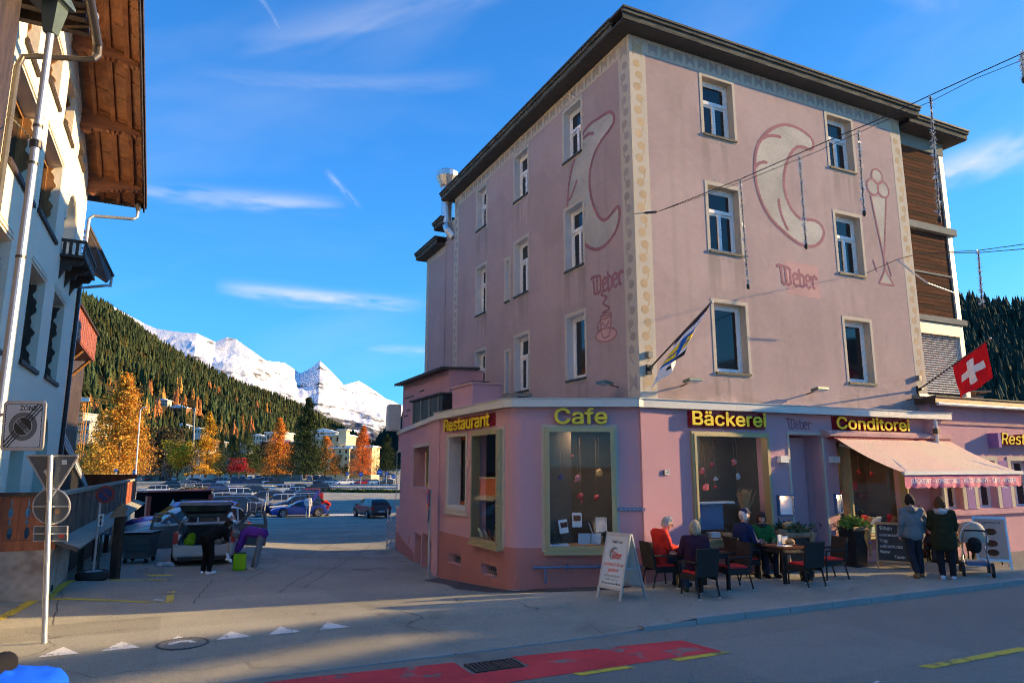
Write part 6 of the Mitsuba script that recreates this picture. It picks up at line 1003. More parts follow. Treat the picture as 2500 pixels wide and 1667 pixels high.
# ---------------------------------------------------------------- café furniture
def chair(label, u, v, deg, group='woven armchairs on the café pavement'):
    k = thing('woven_armchair', label, 'chair', group); p = W(u, v, 0); fr = head(p[0], p[1], 0, deg-90)
    obj('seat', bx(-.25, .25, -.22, .26, .38, .43), 'black_weave', k, frame=fr); obj('apron', cat(bx(-.25, .25, .23, .26, .32, .38), bx(-.25, -.22, -.2, .23, .32, .38), bx(.22, .25, -.2, .23, .32, .38)), 'black_weave', k, frame=fr)
    obj('backrest', rot(bx(-.25, .25, -.26, -.21, .40, .92), 9, (1, 0, 0), (0, -.22, .42)), 'black_weave', k, frame=fr); obj('cushion', trimesh.convex.convex_hull(cat(bx(-.22, .22, -.2, .23, .435, .46), bx(-.2, .2, -.18, .21, .43, .475)).vertices), 'red_cushion', k, frame=fr)
    for s in (1, -1):
        obj('leg', tube([(s*.23, .23, .4), (s*.23, .25, .02)], .018, 6), 'black_weave', k, frame=fr); obj('leg', tube([(s*.23, -.2, .4), (s*.23, -.3, .02)], .018, 6), 'black_weave', k, frame=fr); obj('armrest', tube([(s*.26, -.27, .66), (s*.27, 0, .65), (s*.26, .24, .64), (s*.25, .25, .42)], [.02, .022, .022, .018], 6), 'black_weave', k, frame=fr)
        for y in (.25, -.3): obj('glide', bx(s*.23-.014, s*.23+.014, y-.014, y+.014, .0, .025), 'white_paint', k, frame=fr)
    return fr
def table(label, u, v):
    k = thing('cafe_table', label, 'table', 'café tables on the pavement'); p = W(u, v, 0); fr = head(p[0], p[1], 0, EAX)
    obj('top', bx(-.38, .38, -.38, .38, .71, .745), 'wood_plank', k, frame=fr); obj('apron', bx(-.36, .36, -.36, .36, .62, .708), 'black_weave', k, frame=fr)
    for s in (1, -1):
        for q in (1, -1): obj('leg', bx(s*.35-.03, s*.35+.03, q*.35-.03, q*.35+.03, 0, .62), 'black_weave', k, frame=fr)
    return fr
def at_table(name, label, cat_, fr, mesh, mat, color=None, group=None): obj(name, mesh, mat, label=label, cat_=cat_, frame=fr, color=color, group=group)
t1 = table('café table beside the red-jacketed man, with a menu card and coffee cup', .45, -1.30); t2 = table('café table in front of the woman in green, with open magazine', 2.75, -1.25)
at_table('menu_card', 'pale blue menu card standing on the table of the red-jacketed man', 'menu', t1, cat(rot(bx(-.1, .1, -.002, .002, .745, .87), 12, (1, 0, 0), (0, 0, .745)), rot(bx(-.1, .1, .045, .049, .745, .87), -12, (1, 0, 0), (0, .045, .745))), 'white_paint')
at_table('coffee_cup', 'white coffee cup on the table of the red-jacketed man', 'cup', t1, mv(lathe([(.0, .747), (.07, .75), (.075, .757), (.03, .757), (.04, .81), (.036, .81), (.02, .76)], 14), -.22, .05), 'white_paint')
at_table('wicker_basket', 'pale bread basket on the table of the red-jacketed man', 'basket', t1, mv(lathe([(.0, .75), (.1, .75), (.13, .85), (.12, .85), (.09, .76)], 16), -.12, .2), 'wood_pale')
at_table('napkin', 'white napkin lying at the table edge beside the menu card', 'napkin', t1, mv(rot(bx(-.08, .08, -.07, .07, .747, .752), 20), .22, -.12), 'white_paint')
at_table('magazine', 'open magazine lying on the table of the woman in green', 'magazine', t2, cat(mv(rot(bx(-.15, .15, -.11, .11, .747, .757), 10), -.1, -.15), mv(rot(bx(-.14, .0, -.1, .1, .758, .764), 12), -.08, -.14)), 'white_paint')
at_table('menu_stand', 'white folded menu stand on the table of the woman in green', 'menu', t2, mv(cat(rot(bx(-.06, .06, 0, .003, .747, .96), 6, (1, 0, 0), (0, 0, .75)), bx(-.062, -.058, -.05, .0, .747, .95)), .02, .1), 'white_paint')
at_table('printed_card', 'white printed card holder beside the folded menu stand', 'menu', t2, mv(rot(bx(-.08, .08, 0, .004, .75, .92), 8, (1, 0, 0), (0, 0, .75)), .24, .16), 'white_paint')
at_table('bread_basket', 'small bread basket in front of the printed card', 'basket', t2, mv(lathe([(.0, .75), (.09, .75), (.11, .81), (.06, .86), (.0, .87)], 14), .26, .02), 'wood_pale')
RGT = EAX
chair('woven armchair under the man in the red jacket', -.22, -.78, RGT-8); chair('woven armchair seen from behind, under the woman in maroon', -.2, -1.95, 112); chair('empty armchair with red cushion facing left between the two tables', .98, -1.6, 195); chair('woven armchair under the man in the navy cap', 2.08, -.75, RGT-5); chair('empty armchair seen from behind in front of the second table', 2.6, -1.97, 112); chair('empty armchair farthest right of the first café group, facing left', 3.75, -1.6, 192); chair('woven armchair under the woman in green', 2.95, -.42, 290)
pz = lambda u, v: W(u, v, 0.0)
person('man in red jacket with grey hair and sunglasses, sitting at the left café table', pz(-.2, -.76), RGT-8, SIT, dict(hip=(0, -.02, .55), chest=(0, .07, .90), neck=(0, .13, 1.08), head=(0, .2, 1.22), face=(.05, .9, -.42)), (.62, .03, .02), (.03, .035, .06), (.03, .03, .03), (.36, .35, .33), 0, h=1.03, glasses=True, bulk=1.1)
person('woman in maroon jacket with curly grey blonde hair at the left café table', pz(-.18, -1.86), 88, SIT, dict(head=(.03, .08, 1.25), face=(.35, 1, -.1)), (.055, .018, .035), (.03, .05, .10), (.06, .07, .03), (.36, .29, .20), .07, h=1.0)
person('man in navy jacket and navy cap sitting sideways at the right café table', pz(2.11, -.75), RGT-6, SIT, dict(hip=(0, -.03, .56), chest=(0, -.03, .93), head=(0, .08, 1.28), kL=(-.1, .5, .56), kR=(.1, .5, .6), aR=(.0, .75, .35), tR=(.0, .93, .33)), (.012, .022, .075), (.012, .014, .02), (.02, .02, .02), (.6, .58, .55), 0, hat=(.012, .022, .08), h=1.06, bulk=1.1)
person('woman in green jacket and dark scarf facing the street at the right café table', pz(2.95, -.44), 276, SIT, dict(), (.02, .11, .03), (.03, .03, .05), (.03, .02, .02), (.05, .03, .025), .05, hat=(.045, .03, .03), h=1.0, hood=(.03, .03, .035))
# strollers
P = gp(2108, 1325); person('man in grey hooded jacket and dark jeans walking away, brown shoes', P, 82, STAND, dict(kL=(-.10, -.02, .5), aL=(-.1, -.24, .16), tL=(-.1, -.12, .035), kR=(.1, .06, .5), aR=(.1, .03, .09), tR=(.11, .2, .035), elR=(.29, .02, 1.14), wrR=(.27, .18, .93), face=(.25, 1, 0)), (.16, .175, .19), (.022, .024, .035), (.22, .11, .05), (.03, .02, .016), 0, h=1.02, hood=(.14, .155, .17), bulk=1.15, coat=.0)
fr = head(*P, 82-90); k = thing('red_phone', 'small red object in the right hand of the man in grey', 'phone'); obj('case', bx(.23, .31, .2, .3, .80, .83), 'red_cushion', k, frame=fr); obj('edge', bx(.232, .308, .202, .298, .83, .834), 'black_metal', k, frame=fr)
P = gp(2178, 1330); person('woman in olive parka with grey fur hood pushing a pram, seen from behind', P, 62, STAND, dict(elL=(-.24, .06, 1.12), elR=(.24, .06, 1.12), wrL=(-.2, .32, 1.02), wrR=(.2, .32, 1.02), kL=(-.1, .04, .5), aL=(-.1, -.1, .12), tL=(-.1, .05, .035), face=(.3, 1, -.1)), (.026, .028, .014), (.015, .015, .02), (.5, .5, .52), (.10, .045, .02), .06, h=1.0, hood=(.36, .35, .37), bulk=1.2, coat=.45)
person('woman with brown hair in red top at the far right café table behind the board', W(8.6, -.4, 0), 300, SIT, dict(), (.35, .05, .04), (.04, .04, .05), (.03, .03, .03), (.10, .04, .02), .12)
person('man in brown green jacket at the far right café table, facing left', W(9.7, -.35, 0), 200, SIT, dict(), (.14, .12, .06), (.04, .04, .05), (.03, .03, .03), (.07, .03, .015), 0)
table('café table at the far right beside the seated brown-haired woman', 9.1, -.9); chair('woven armchair at the far right under the brown-haired woman', 8.6, -.45, 300); chair('woven armchair at the far right under the man in brown green', 9.75, -.4, 200); chair('empty armchair at the right picture edge', 10.2, -1.3, 150); chair('empty armchair seen from behind at the far right, left of the edge one', 9.3, -1.6, 110)
# near person in bright blue at the lower left corner
P = np.array([-2.68, 3.5, -.03])
person('person in bright blue suit with black backpack, cut off by the lower left corner', P, 8, STAND, dict(hip=(0, -.18, 1.0), chest=(.0, .2, 1.27), neck=(0, .40, 1.24), head=(-.02, .52, 1.10), face=(0, .6, -.8), shL=(-.19, .34, 1.28), shR=(.19, .34, 1.27), elL=(-.26, .46, 1.0), elR=(.26, .52, 1.02), wrL=(-.2, .6, .8), wrR=(.2, .62, .8)), (.006, .10, .75), (.006, .10, .75), (.05, .05, .05), (.03, .02, .02), 0, bulk=1.1, h=1.06)
k = thing('black_backpack', 'black backpack with bright green edging on the person in blue at the lower left', 'backpack'); fr = head(*P, 8-90)
obj('bag', soft([bone(((-.1, -.1, 1.30), .07), ((.1, -.1, 1.30), .07), ((-.1, .2, 1.50), .06), ((.1, .2, 1.50), .06)), bone(((-.08, -.12, 1.4), .06), ((.08, -.12, 1.4), .06), ((0, .12, 1.56), .05))], .03, 6), 'cloth', k, smooth=True, color=(.012, .012, .014), frame=fr)
for s in (-.12, .12): obj('edging', tube([(s, -.10, 1.45), (s*1.05, .02, 1.53), (s, .16, 1.555)], .010, 6), 'cloth', k, frame=fr, color=(.35, .6, .03))
# ---------------------------------------------------------------- street furniture
def txt(text, h, bold=False, width=None): 
    ms = cat(letters(text, h, bold, .002, width)); return ms
def put_text(parent, fr, text, h, x, z, y, mat, bold=False, width=None, tilt=None, name='lettering'):
    m = mv(txt(text, h, bold, width), x, y, z)
    return obj(name, m if tilt is None else tilt(m), mat, parent, frame=fr)
M('ink_black', pr((.02, .02, .022), .7)); M('ink_red', pr((.65, .08, .05), .7)); M('ink_white', pr((.7, .7, .68), .8)); M('slate', pr(speck((.025, .03, .035), .3, 5), .7)); M('sign_white', pr((.62, .63, .60), .4)); M('sign_grey', pr((.16, .17, .165), .5)); M('sign_dark', pr((.03, .035, .035), .5)); M('sign_back', pr(speck((.13, .15, .16), .15, 4), .5, metal=.4)); M('blue_sign', pr((.01, .10, .42), .4)); M('blue_steel', pr(speck((.10, .15, .26), .15, 4), .5))
# lamp post and zone sign
P = at(60/.9408, 500/.9408, 9.0); LPX = P[0]
k = thing('street_lamp', 'tall galvanised lamp post with dark green lantern at the left edge', 'street lamp')
obj('pole', tube([[LPX, 9, .0], [LPX, 9, 3.0], [LPX, 9, 3.02], [LPX, 9, 8.6]], [.075, .072, .06, .05], 16), 'galvanised', k)
for z in (5.2, 6.55, 7.1): obj('band', tube([[LPX, 9, z], [LPX, 9, z+.035]], .064, 14), 'pipe_dark', k)
obj('neck', trimesh.convex.convex_hull(cat(mv(bx(-.07, .07, -.07, .07, 8.55, 8.6), LPX, 9), mv(bx(-.1, .13, -.12, .12, 8.95, 9.0), LPX, 9)).vertices), 'green_metal', k)
obj('lantern', trimesh.convex.convex_hull(np.vstack([mv(bx(-.3, .2, -.5, .18, 9.02, 9.06), LPX, 9).vertices, mv(bx(-.22, .14, -.4, .1, 9.2, 9.22), LPX, 9).vertices])), 'green_metal', k); obj('lens', mv(bx(-.25, .15, -.42, .1, 9.0, 9.02), LPX, 9), 'sign_back', k)
k = thing('tie_wire', 'thin stay wire clamped round the lamp post, running to the hotel wall', 'wire'); obj('wire', tube([[LPX, 9, 6.85], W(-12.75, 2.2, 9.0)], .012, 5), 'black_metal', k); obj('clamp', tube([[LPX, 9, 6.8], [LPX, 9, 6.9]], .075, 12), 'black_metal', k)
TL, TR, BR, BL = [at(x/3.92, 900+y/3.92, 8.8) for x, y in ((38, 308), (441, 308), (402, 784), (-4, 782))]
ex = (TR-TL); w = np.linalg.norm(ex); ex /= w; ez = (TL-BL); hgt = np.linalg.norm(ez); ez /= hgt; ey = np.cross(ex, ez); 
class F3:
    def __init__(s, o, ex, ey, ez): s.M = np.eye(4); s.M[:3, 0], s.M[:3, 1], s.M[:3, 2], s.M[:3, 3] = ex, ey, ez, o
    __call__ = Fr.__call__
FZ = F3(BL, ex, ey*(1 if ey[1] < 0 else -1), ez)
k = thing('zone_sign', 'grey rectangular sign reading ZONE with a crossed-out no-parking disc, end of zone', 'traffic sign')
rr = lambda a, b, c, d, r: sbox(a+r, c+r, b-r, d-r).buffer(r)
obj('plate', ext(rr(0, w, 0, hgt, .05), -.03, -.004), 'galvanised', k, frame=FZ); obj('face', ext(rr(.022, w-.022, .022, hgt-.022, .035), -.004, 0), 'sign_white', k, frame=FZ)
cx0, cz0, R0 = w*.5, hgt*.5-.01, w*.335; P_ = Point(cx0, cz0)
obj('border', ext(rr(.034, w-.034, .034, hgt-.034, .03).difference(rr(.042, w-.042, .042, hgt-.042, .024)), 0, .002), 'sign_dark', k, frame=FZ)
obj('disc', ext(P_.buffer(R0, 32), 0, .002), 'sign_grey', k, frame=FZ); inn = P_.buffer(R0*.62, 32); bar = affinity.rotate(sbox(cx0-R0, cz0-.028, cx0+R0, cz0+.028), -45, origin=(cx0, cz0))
obj('disc_centre', ext(inn.difference(bar), .002, .004), 'sign_dark', k, frame=FZ); obj('disc_ring', ext(P_.buffer(R0*.66, 32).difference(inn).union(bar.exterior.buffer(.004).intersection(inn)), .002, .0035), 'sign_white', k, frame=FZ)
obj('slash', ext(shapely.union_all([LineString([(.05+d, .05-d), (w-.05+d, hgt-.05-d)]).buffer(.0075) for d in (-.026, 0, .026)]).intersection(sbox(.04, .04, w-.04, hgt-.04)), .004, .006), 'sign_dark', k, frame=FZ)
put_text(k, FZ, 'ZONE', .058, w*.40, hgt-.12, .0, 'sign_dark', True, w*.40); obj('bracket', tube([[LPX, 9, (TL[2]+BL[2])/2+.15], (TL+BL)/2+[.0, .05, .15]], .02, 6), 'galvanised', k)
# give-way post seen from behind
PB_ = DG(103, 1476); PT = at(116/.9408, 1046/.9408, PB_[1]); k = thing('give_way_sign', 'leaning steel post with backs of a give-way triangle, round sign and small plate', 'traffic sign')
obj('pole', tube([PB_-[0, 0, .1], PT], .038, 14), 'galvanised', k); ax_ = (PT-PB_)/np.linalg.norm(PT-PB_); ex = np.array([1, .1, 0])/np.linalg.norm([1, .1, 0]); ez = ax_; ey = np.cross(ez, ex)
q = lambda zz: F3(PB_+ax_*zz+np.array([0, .05, 0]), ex, np.array([0, -1, 0]), ez); hl = np.linalg.norm(PT-PB_)
tri = Polygon([(-.33, 0), (.33, 0), (0, -.57)]).buffer(.03); F_ = q(hl-.02); t_ = obj('triangle_back', ext(tri.buffer(-.012), -.012, -.004), 'sign_back', k, frame=F_); obj('rim', ext(tri.difference(tri.buffer(-.022)), -.02, .006), 'galvanised', t_, frame=F_); obj('sticker', ext(affinity.rotate(sbox(-.11, -.27, .0, -.17), 32), -.004, -.002), 'ink_white', t_, frame=F_); obj('sticker', ext(sbox(.13, -.11, .2, -.04), -.004, -.002), 'ink_white', t_, frame=F_)
F_ = q(hl-.74); t_ = obj('round_back', ext(Point(0, 0).buffer(.25, 24), -.012, -.004), 'sign_back', k, frame=F_); obj('rim', ext(Point(0, 0).buffer(.262, 24).difference(Point(0, 0).buffer(.245, 24)), -.02, .006), 'galvanised', t_, frame=F_); obj('rib', ext(sbox(-.25, -.012, .25, .012), -.004, .02), 'galvanised', t_, frame=F_); obj('sticker', ext(sbox(.05, -.11, .13, -.04), -.003, -.001), 'wood_pale', t_, frame=F_)
F_ = q(hl-1.13); t_ = obj('plate_back', ext(sbox(-.23, -.105, .23, .105), -.012, -.004), 'sign_back', k, frame=F_); obj('rim', cat(ext(ring(-.235, .235, -.11, .11, .012), -.02, .004), ext(sbox(-.23, -.012, .23, .012), -.004, .02)), 'galvanised', t_, frame=F_); obj('sticker', ext(sbox(.115, -.06, .19, -.01), -.003, -.001), 'ink_red', t_, frame=F_)
# tyre-based signs, post, dumpster, heap, bag
def tyre_base(k, P, r=.36):
    obj('tyre', mv(lathe([(r*.45, .03), (r*.85, 0), (r, .05), (r, .16), (r*.85, .21), (r*.5, .19)], 26), *P), 'rubber', k); obj('concrete_fill', mv(lathe([(r*.52, .1), (r*.52, .2), (0, .215)], 20), *P), 'concrete', k)
P = DG(62, 1366); k = thing('tyre_stand', 'leaning pale post set in a concrete-filled tyre before the stone base', 'sign stand'); tyre_base(k, P, .44); obj('post', tube([P+[.0, 0, .2], P+[.38, .05, 1.62]], .035, 10), 'concrete', k)
P = DG(212, 1331); k = thing('no_parking_stand', 'no-parking disc on a post in a dark tyre, before the wooden terrace', 'traffic sign'); tyre_base(k, P, .36); Tq = at(242/.9408, 1135/.9408, P[1]-.1); obj('post', tube([P+[0, 0, .2], Tq-[.1, 0, .1]], .03, 8), 'galvanised', k)
F_ = F3(Tq, np.array([1, .3, 0])/1.044, np.array([.29, -.957, 0]), np.array([0, 0, 1.])); rn = Point(0, 0).buffer(.21, 24); obj('disc', ext(rn, -.01, 0), 'shade_red', k, frame=F_); obj('blue_field', ext(Point(0, 0).buffer(.145, 24).difference(affinity.rotate(sbox(-.3, -.02, .3, .02), -45)), .0, .003), 'shade_blue', k, frame=F_); obj('arrow_plate', ext(sbox(-.1, -.75, .02, -.45), -.01, 0), 'sign_white', k, frame=F_); obj('arrow', ext(shapely.union_all([LineString([(-.04, -.7), (-.04, -.5)]).buffer(.012), Polygon([(-.075, -.55), (-.005, -.55), (-.04, -.48)]), Polygon([(-.075, -.66), (-.005, -.66), (-.04, -.73)])]), 0, .003), 'ink_black', k, frame=F_)
P = DG(262, 1329); k = thing('wooden_post', 'weathered timber post with broken top beside the dumpster', 'post'); obj('shaft', mv(bx(-.09, .09, -.09, .09, -.1, 1.5), *P), 'wood_dark', k); obj('broken_top', mv(trimesh.convex.convex_hull([[-.22, -.1, 1.45], [.18, -.1, 1.52], [-.16, .1, 1.75], [.12, .1, 1.7], [.02, 0, 1.82]]), *P), 'log_wood', k)
P = np.array([-11.5, 21.9, -.45]); k = thing('dumpster', 'grey wheeled rubbish container with dark flat lid under the terrace', 'waste container'); fr = head(P[0], P[1]+.3, P[2], 8); fr.M[:3, 0] *= .6; fr.M[:3, 1] *= .85; fr.M[:3, 2] *= .72
obj('body', trimesh.convex.convex_hull([[x*s, y*s, z] for s, z in ((.86, .2), (1, 1.2)) for x in (-.68, .68) for y in (-.5, .5)]), 'sign_back', k, frame=fr); obj('lid', bx(-.74, .74, -.56, .56, 1.2, 1.28), 'black_metal', k, frame=fr)
for z in (.55, .8, 1.0): obj('rib', bx(-.66, .66, -.53, -.48, z, z+.04), 'sign_back', k, frame=fr)
for x in (-.5, .5):
    for y in (-.35, .35): obj('castor', mv(rot(lathe([(.0, -.03), (.1, -.03), (.1, .03), (0, .03)], 12), 90, (1, 0, 0)), x, y, .1), 'rubber', k, frame=fr)
k = thing('notice_board', 'small blue grey notice board hanging near the dumpster', 'notice'); Pn = at(240/.9408, 1215/.9408, P[1]-1.2); obj('board', mv(bx(-.2, .2, -.02, .02, -.16, .16), *Pn), 'blue_steel', k); obj('sheet', mv(bx(-.16, .16, -.026, -.021, -.12, .12), *Pn), 'ink_white', k); obj('post', tube([[Pn[0]-.1, Pn[1]+.04, zg(Pn[0], Pn[1])], [Pn[0]-.1, Pn[1]+.04, Pn[2]]], .03, 6), 'pipe_dark', k)
P = DG(384, 1299); hs = [ell(P+[.55*(rng.random()-.5)*1.4, .5*(rng.random()-.5), .03+.08*rng.random()], (.16+.1*rng.random(), .14, .07+.05*rng.random()), 2) for _ in range(9)]
hm = cat(hs); hm.vertices[:, :2] = P[:2]+(hm.vertices[:, :2]-P[:2])*.62; hm.vertices[:, 2] = P[2]+(hm.vertices[:, 2]-P[2])*.6; hm.vertices += .03*(meshkit.noise(hm.vertices*9)[:, None]-.5); obj('plastic_heap', hm, 'grey_white', label='heap of crumpled white plastic sheeting on the ground beside the silver estate car', cat_='plastic sheet', kind='stuff')
P = DG(549, 1310); k = thing('green_bag', 'bright green bag on the ground in front of the stooping person in purple', 'bag'); fr = head(P[0], P[1], P[2], 10); obj('bag', soft([bone(((-.12, 0, .06), .06), ((.12, 0, .06), .06), ((-.12, 0, .42), .05), ((.12, 0, .42), .05))], .04, 4), 'cloth', k, smooth=True, color=(.26, .50, .02), frame=fr); obj('rim', tube([(-.15, 0, .46), (.15, 0, .46)], .03, 8), 'ink_black', k, frame=fr)
for x, lab in ((-.45, 'green rucksack inside the boot, left side'), (.35, 'beige bundle inside the boot, right side')):
    fr = head(*WAG, AXIS-6); obj('boot_bag', fr(soft([bone(((-1.75, -x, .68), .16), ((-1.6, -x*.9, .82), .12))], .05, 4)), 'cloth', label=lab+' of the silver estate car', cat_='bag', color=(.22, .42, .02) if x < 0 else (.32, .27, .2), smooth=True)
# black container with red corners
C0, C1 = DG(333, 1200), DG(483, 1192); C1 = C0+(C1-C0)/np.linalg.norm((C1-C0)[:2])*5.0 if False else C1; d = (C1-C0)[:2]; L = np.hypot(*d); d /= L; FK = Fr([C0[0], C0[1], C0[2]], d, (d[1], -d[0])); hz = at(340/.9408, 1128/.9408, C0[1])[2]-C0[2]
k = thing('black_container', 'black trailer box with red edges and white lettering of two place names', 'container'); obj('box', bx(.05, L-.05, -2.2, 0, .25, hz-.1), 'matt_black', k, frame=FK)
for a, b in ((0, .28), (L-.28, L)): obj('red_post', bx(a, b, -.3, .03, .25, hz-.35), 'red_panel', k, frame=FK)
obj('red_rim', bx(-.03, L+.03, -2.25, .04, hz-.08, hz), 'red_panel', k, frame=FK); obj('panel', bx(.3, L-.3, 0, .015, .35, hz-.3), 'matt_black', k, frame=FK)
xl = L*.5; put_text(k, FK, 'DAVOS', .2, xl, 1.45*hz/2.4, .018, 'ink_white', True, L*.14); put_text(k, FK, 'KLOSTERS', .2, xl, 1.13*hz/2.4, .018, 'ink_white', True, L*.2)
obj('logo', ext(affinity.translate(shapely.union_all([Polygon([(0, 0), (.3, .58), (.42, .36), (.24, .0)]), Polygon([(.34, 0), (.52, .32), (.7, 0)])]), xl-.85, 1.12*hz/2.4), .016, .02), 'ink_white', k, frame=FK)
for x in (.8, L-.8): obj('wheel', mv(rot(lathe([(.0, -.1), (.3, -.1), (.3, .1), (0, .1)], 16), 90, (1, 0, 0)), x, -.2, .3), 'rubber', k, frame=FK)
# crowd barriers, middle rail, guard rail
def barrier(label, a, b, h=1.05, n=14):
    a, b = np.array(a), np.array(b); k = thing('crowd_barrier', label, 'barrier', None); L = np.hypot(*(b-a)[:2]); d = (b-a)[:2]/L; fr = Fr(a, d, (-d[1], d[0]))
    obj('frame', cat(tube([(0, 0, 0), (0, 0, h), (L, 0, h), (L, 0, 0)], .03, 6), tube([(0, 0, .2), (L, 0, .2)], .025, 6)), 'galvanised', k, frame=fr)
    for i in range(n): x = L*(i+.5)/n; obj('bar', tube([(x, 0, .2), (x, 0, h)], .014, 5), 'galvanised', k, frame=fr)
barrier('galvanised barrier of upright bars between the terrace and the black container', DG(313, 1168), DG(338, 1166)); 
for i, (x, y) in enumerate(((316, 1196), (324, 1196), (331, 1197))): Pq = DG(x, y); obj('railing_post', tube([Pq, Pq+[0, 0, 1.1]], .03, 6), 'black_metal', label=['left', 'middle', 'right'][i]+' one of three dark railing posts beside the container', cat_='post')
P = DG(566, 1189); barrier('low galvanised hoop at the nose of the navy off-road car', P, P+np.array([1.2, .6, 0]), 1.2, 3)
for i, (x, y) in enumerate(((609, 1186), (613, 1184), (612, 1172), (615, 1160), (618, 1150), (620, 1141))): Pq = DG(x, y); obj('rail_post', cat(tube([Pq, Pq+[0, 0, 1.9 if i < 2 else 1.3]], .045, 6), tube([Pq+[0, 0, .7], Pq+[.8, 3, .72]], .03, 5)), 'galvanised', label=f'{ORD[i]} post from the front in the middle rail between the parking rows', cat_='post', group='posts of the middle rail')
k = thing('guard_rail', 'two-railed galvanised guard rail across the far end of the car park', 'guard rail'); g0, g1 = DG(425, 1126.), DG(915, 1131.); 
for z in (.75, 1.25): obj('rail', tube([g0+[0, 0, z], g1+[0, 0, z]], .13, 6), 'galvanised', k)
for i in range(24): Pq = g0+(g1-g0)*i/23; obj('post', tube([Pq-[0, 0, .3], Pq+[0, 0, 1.35]], .07, 5), 'galvanised', k)
r8 = np.random.default_rng(5); s = r8.random((5200, 1)); gpnt = g0*(1-s)+g1*s+np.c_[r8.normal(size=5200)*.3, .7+r8.random(5200)*-2.4, .05+r8.random(5200)*.2]; mm, CC_ = crown_cards(gpnt, .8, np.repeat([[.11, .12, .035]], 5200, 0), r8); obj('verge_grass', mm, 'leaf', color=CC_, label='strip of rough yellow green grass below the guard rail', cat_='grass', kind='stuff')
# masts, lamps, boards, signs beyond
P = at(311/.9408, 1110/.9408, 112.); Y = P[1]; P[2] = float(zg(P[0], P[1])); k = thing('car_park_lamp', 'slim pale car park lamp with curved top in front of the golden larch', 'street lamp'); T1, T2, T3 = Dat(321, 960, Y), Dat(323, 941, Y), Dat(328, 936, Y); obj('pole', tube([P-[0, 0, 1], T1, T2, T3], [.13, .10, .09, .08], 8), 'grey_white', k); obj('head', ell(T3+[.35, 0, 0], (.5, .2, .09), 1), 'grey_white', k)
P = DG(441, 1108); Y = P[1]; k = thing('grey_mast', 'thick grey mast standing in the car park before the yellow larch', 'mast'); T1 = Dat(447, 944, Y); obj('pole', tube([P-[0, 0, 1], T1], [.36, .24], 8), 'mast_grey', k); obj('cap', mv(bx(-.3, .3, -.3, .3, -.2, 1.0), *T1), 'mast_grey', k)
P = DG(345, 1094); Y = P[1]+40; k = thing('lattice_frame', 'grey steel lattice scaffold tower left of the brown tree', 'lattice tower'); a, b = Dat(338, 1094, Y), Dat(356, 1094, Y); zt = Dat(345, 1012, Y)[2]; n = 9
for p in (a, (a+b)/2, b): obj('upright', tube([p-[0, 0, 1], [p[0], p[1], zt]], .16, 5), 'galvanised', k)
for i in range(n): z = a[2]+(zt-a[2])*(i+.5)/n; obj('rung', tube([[a[0], Y, z], [b[0], Y, z]], .1, 4), 'galvanised', k); obj('brace', tube([[a[0], Y, z-.5], [b[0], Y, z+1.5]], .08, 4), 'galvanised', k)
obj('arm', tube([[b[0], Y, zt-5], [b[0]+5, Y, zt-4.6]], .2, 5), 'grey_white', k)
P = DG(426, 1106); Y = P[1]; a, b = Dat(425, 1096, Y), Dat(461, 1082, Y); k = thing('billboard', 'white billboard with a small red emblem in the car park', 'billboard'); w_ = b[0]-a[0]; h_ = b[2]-a[2]; obj('board', bx(a[0], b[0], Y-.1, Y, a[2], b[2]), 'sign_white', k); obj('emblem', mv(bx(-.06*w_, .02*w_, -.03, -.005, -.1*h_, .18*h_), a[0]+w_*.52, Y-.1, a[2]+h_*.6), 'ink_red', k); obj('print', bx(a[0]+w_*.66, b[0]-.1, Y-.125, Y-.105, a[2]+.2, b[2]-.3), 'pale_blue_print', k)
for x in (a[0]+.5, b[0]-.5): obj('leg', bx(x-.1, x+.1, Y, Y+.2, P[2]-.5, a[2]), 'galvanised', k)
for i, (x, y, r) in enumerate(((798, 1088, 4), (829, 1089, 5), (872, 1084, 6.5), (888, 1087, 4), (904, 1094, 5), (266, 1080, 4), (310, 1084, 5.5))):
    Y = 150. if i < 5 else 120.; c = Dat(x, y, Y); rad = r/1588*Y; k = thing('blue_road_sign', ['leftmost', 'second', 'third and largest', 'fourth', 'rightmost'][i]+' round blue road sign by the far car park' if i < 5 else ('blue and white panel sign below the golden larch' if i == 5 else 'round blue road sign at the foot of the car park lamp'), 'traffic sign')
    obj('disc', mv(rot(lathe([(0, -.03), (rad, -.03), (rad, .03), (0, .03)], 20), 90, (1, 0, 0)), *c), 'blue_sign', k); obj('bar', mv(bx(-rad*.6, rad*.6, -.06, -.032, -rad*.15, rad*.15), *c), 'ink_white', k); obj('post', tube([[c[0], c[1]+.1, zg(c[0], c[1])-.5], [c[0], c[1]+.1, c[2]+rad]], .06, 5), 'galvanised', k)
Y = 240.; k = thing('tower_crane', 'orange lattice tower crane at the far left with white name board on its jib', 'crane'); b0, b1 = Dat(171, 1075, Y), Dat(181, 1075, Y); t0 = Dat(176, 920, Y)
for x in (b0[0], b1[0]):
    for y in (Y, Y+1.4): obj('leg', tube([[x, y, b0[2]], [x, y, t0[2]]], .14, 4), 'crane_orange', k)
n = 16
for i in range(n):
    z0 = b0[2]+(t0[2]-b0[2])*i/n; z1 = b0[2]+(t0[2]-b0[2])*(i+1)/n; obj('brace', tube([[b0[0], Y, z0], [b1[0], Y, z1]], .1, 4), 'crane_orange', k); obj('brace', tube([[b1[0], Y, z0], [b0[0], Y, z1]], .1, 4), 'crane_orange', k)
j0, j1 = Dat(140, 916, Y), Dat(246, 928, Y); obj('jib', cat(tube([j0, j1], .2, 5), tube([j0+[0, 0, 1.3], j1+[0, 0, 1.3]], .2, 5)), 'crane_orange', k)
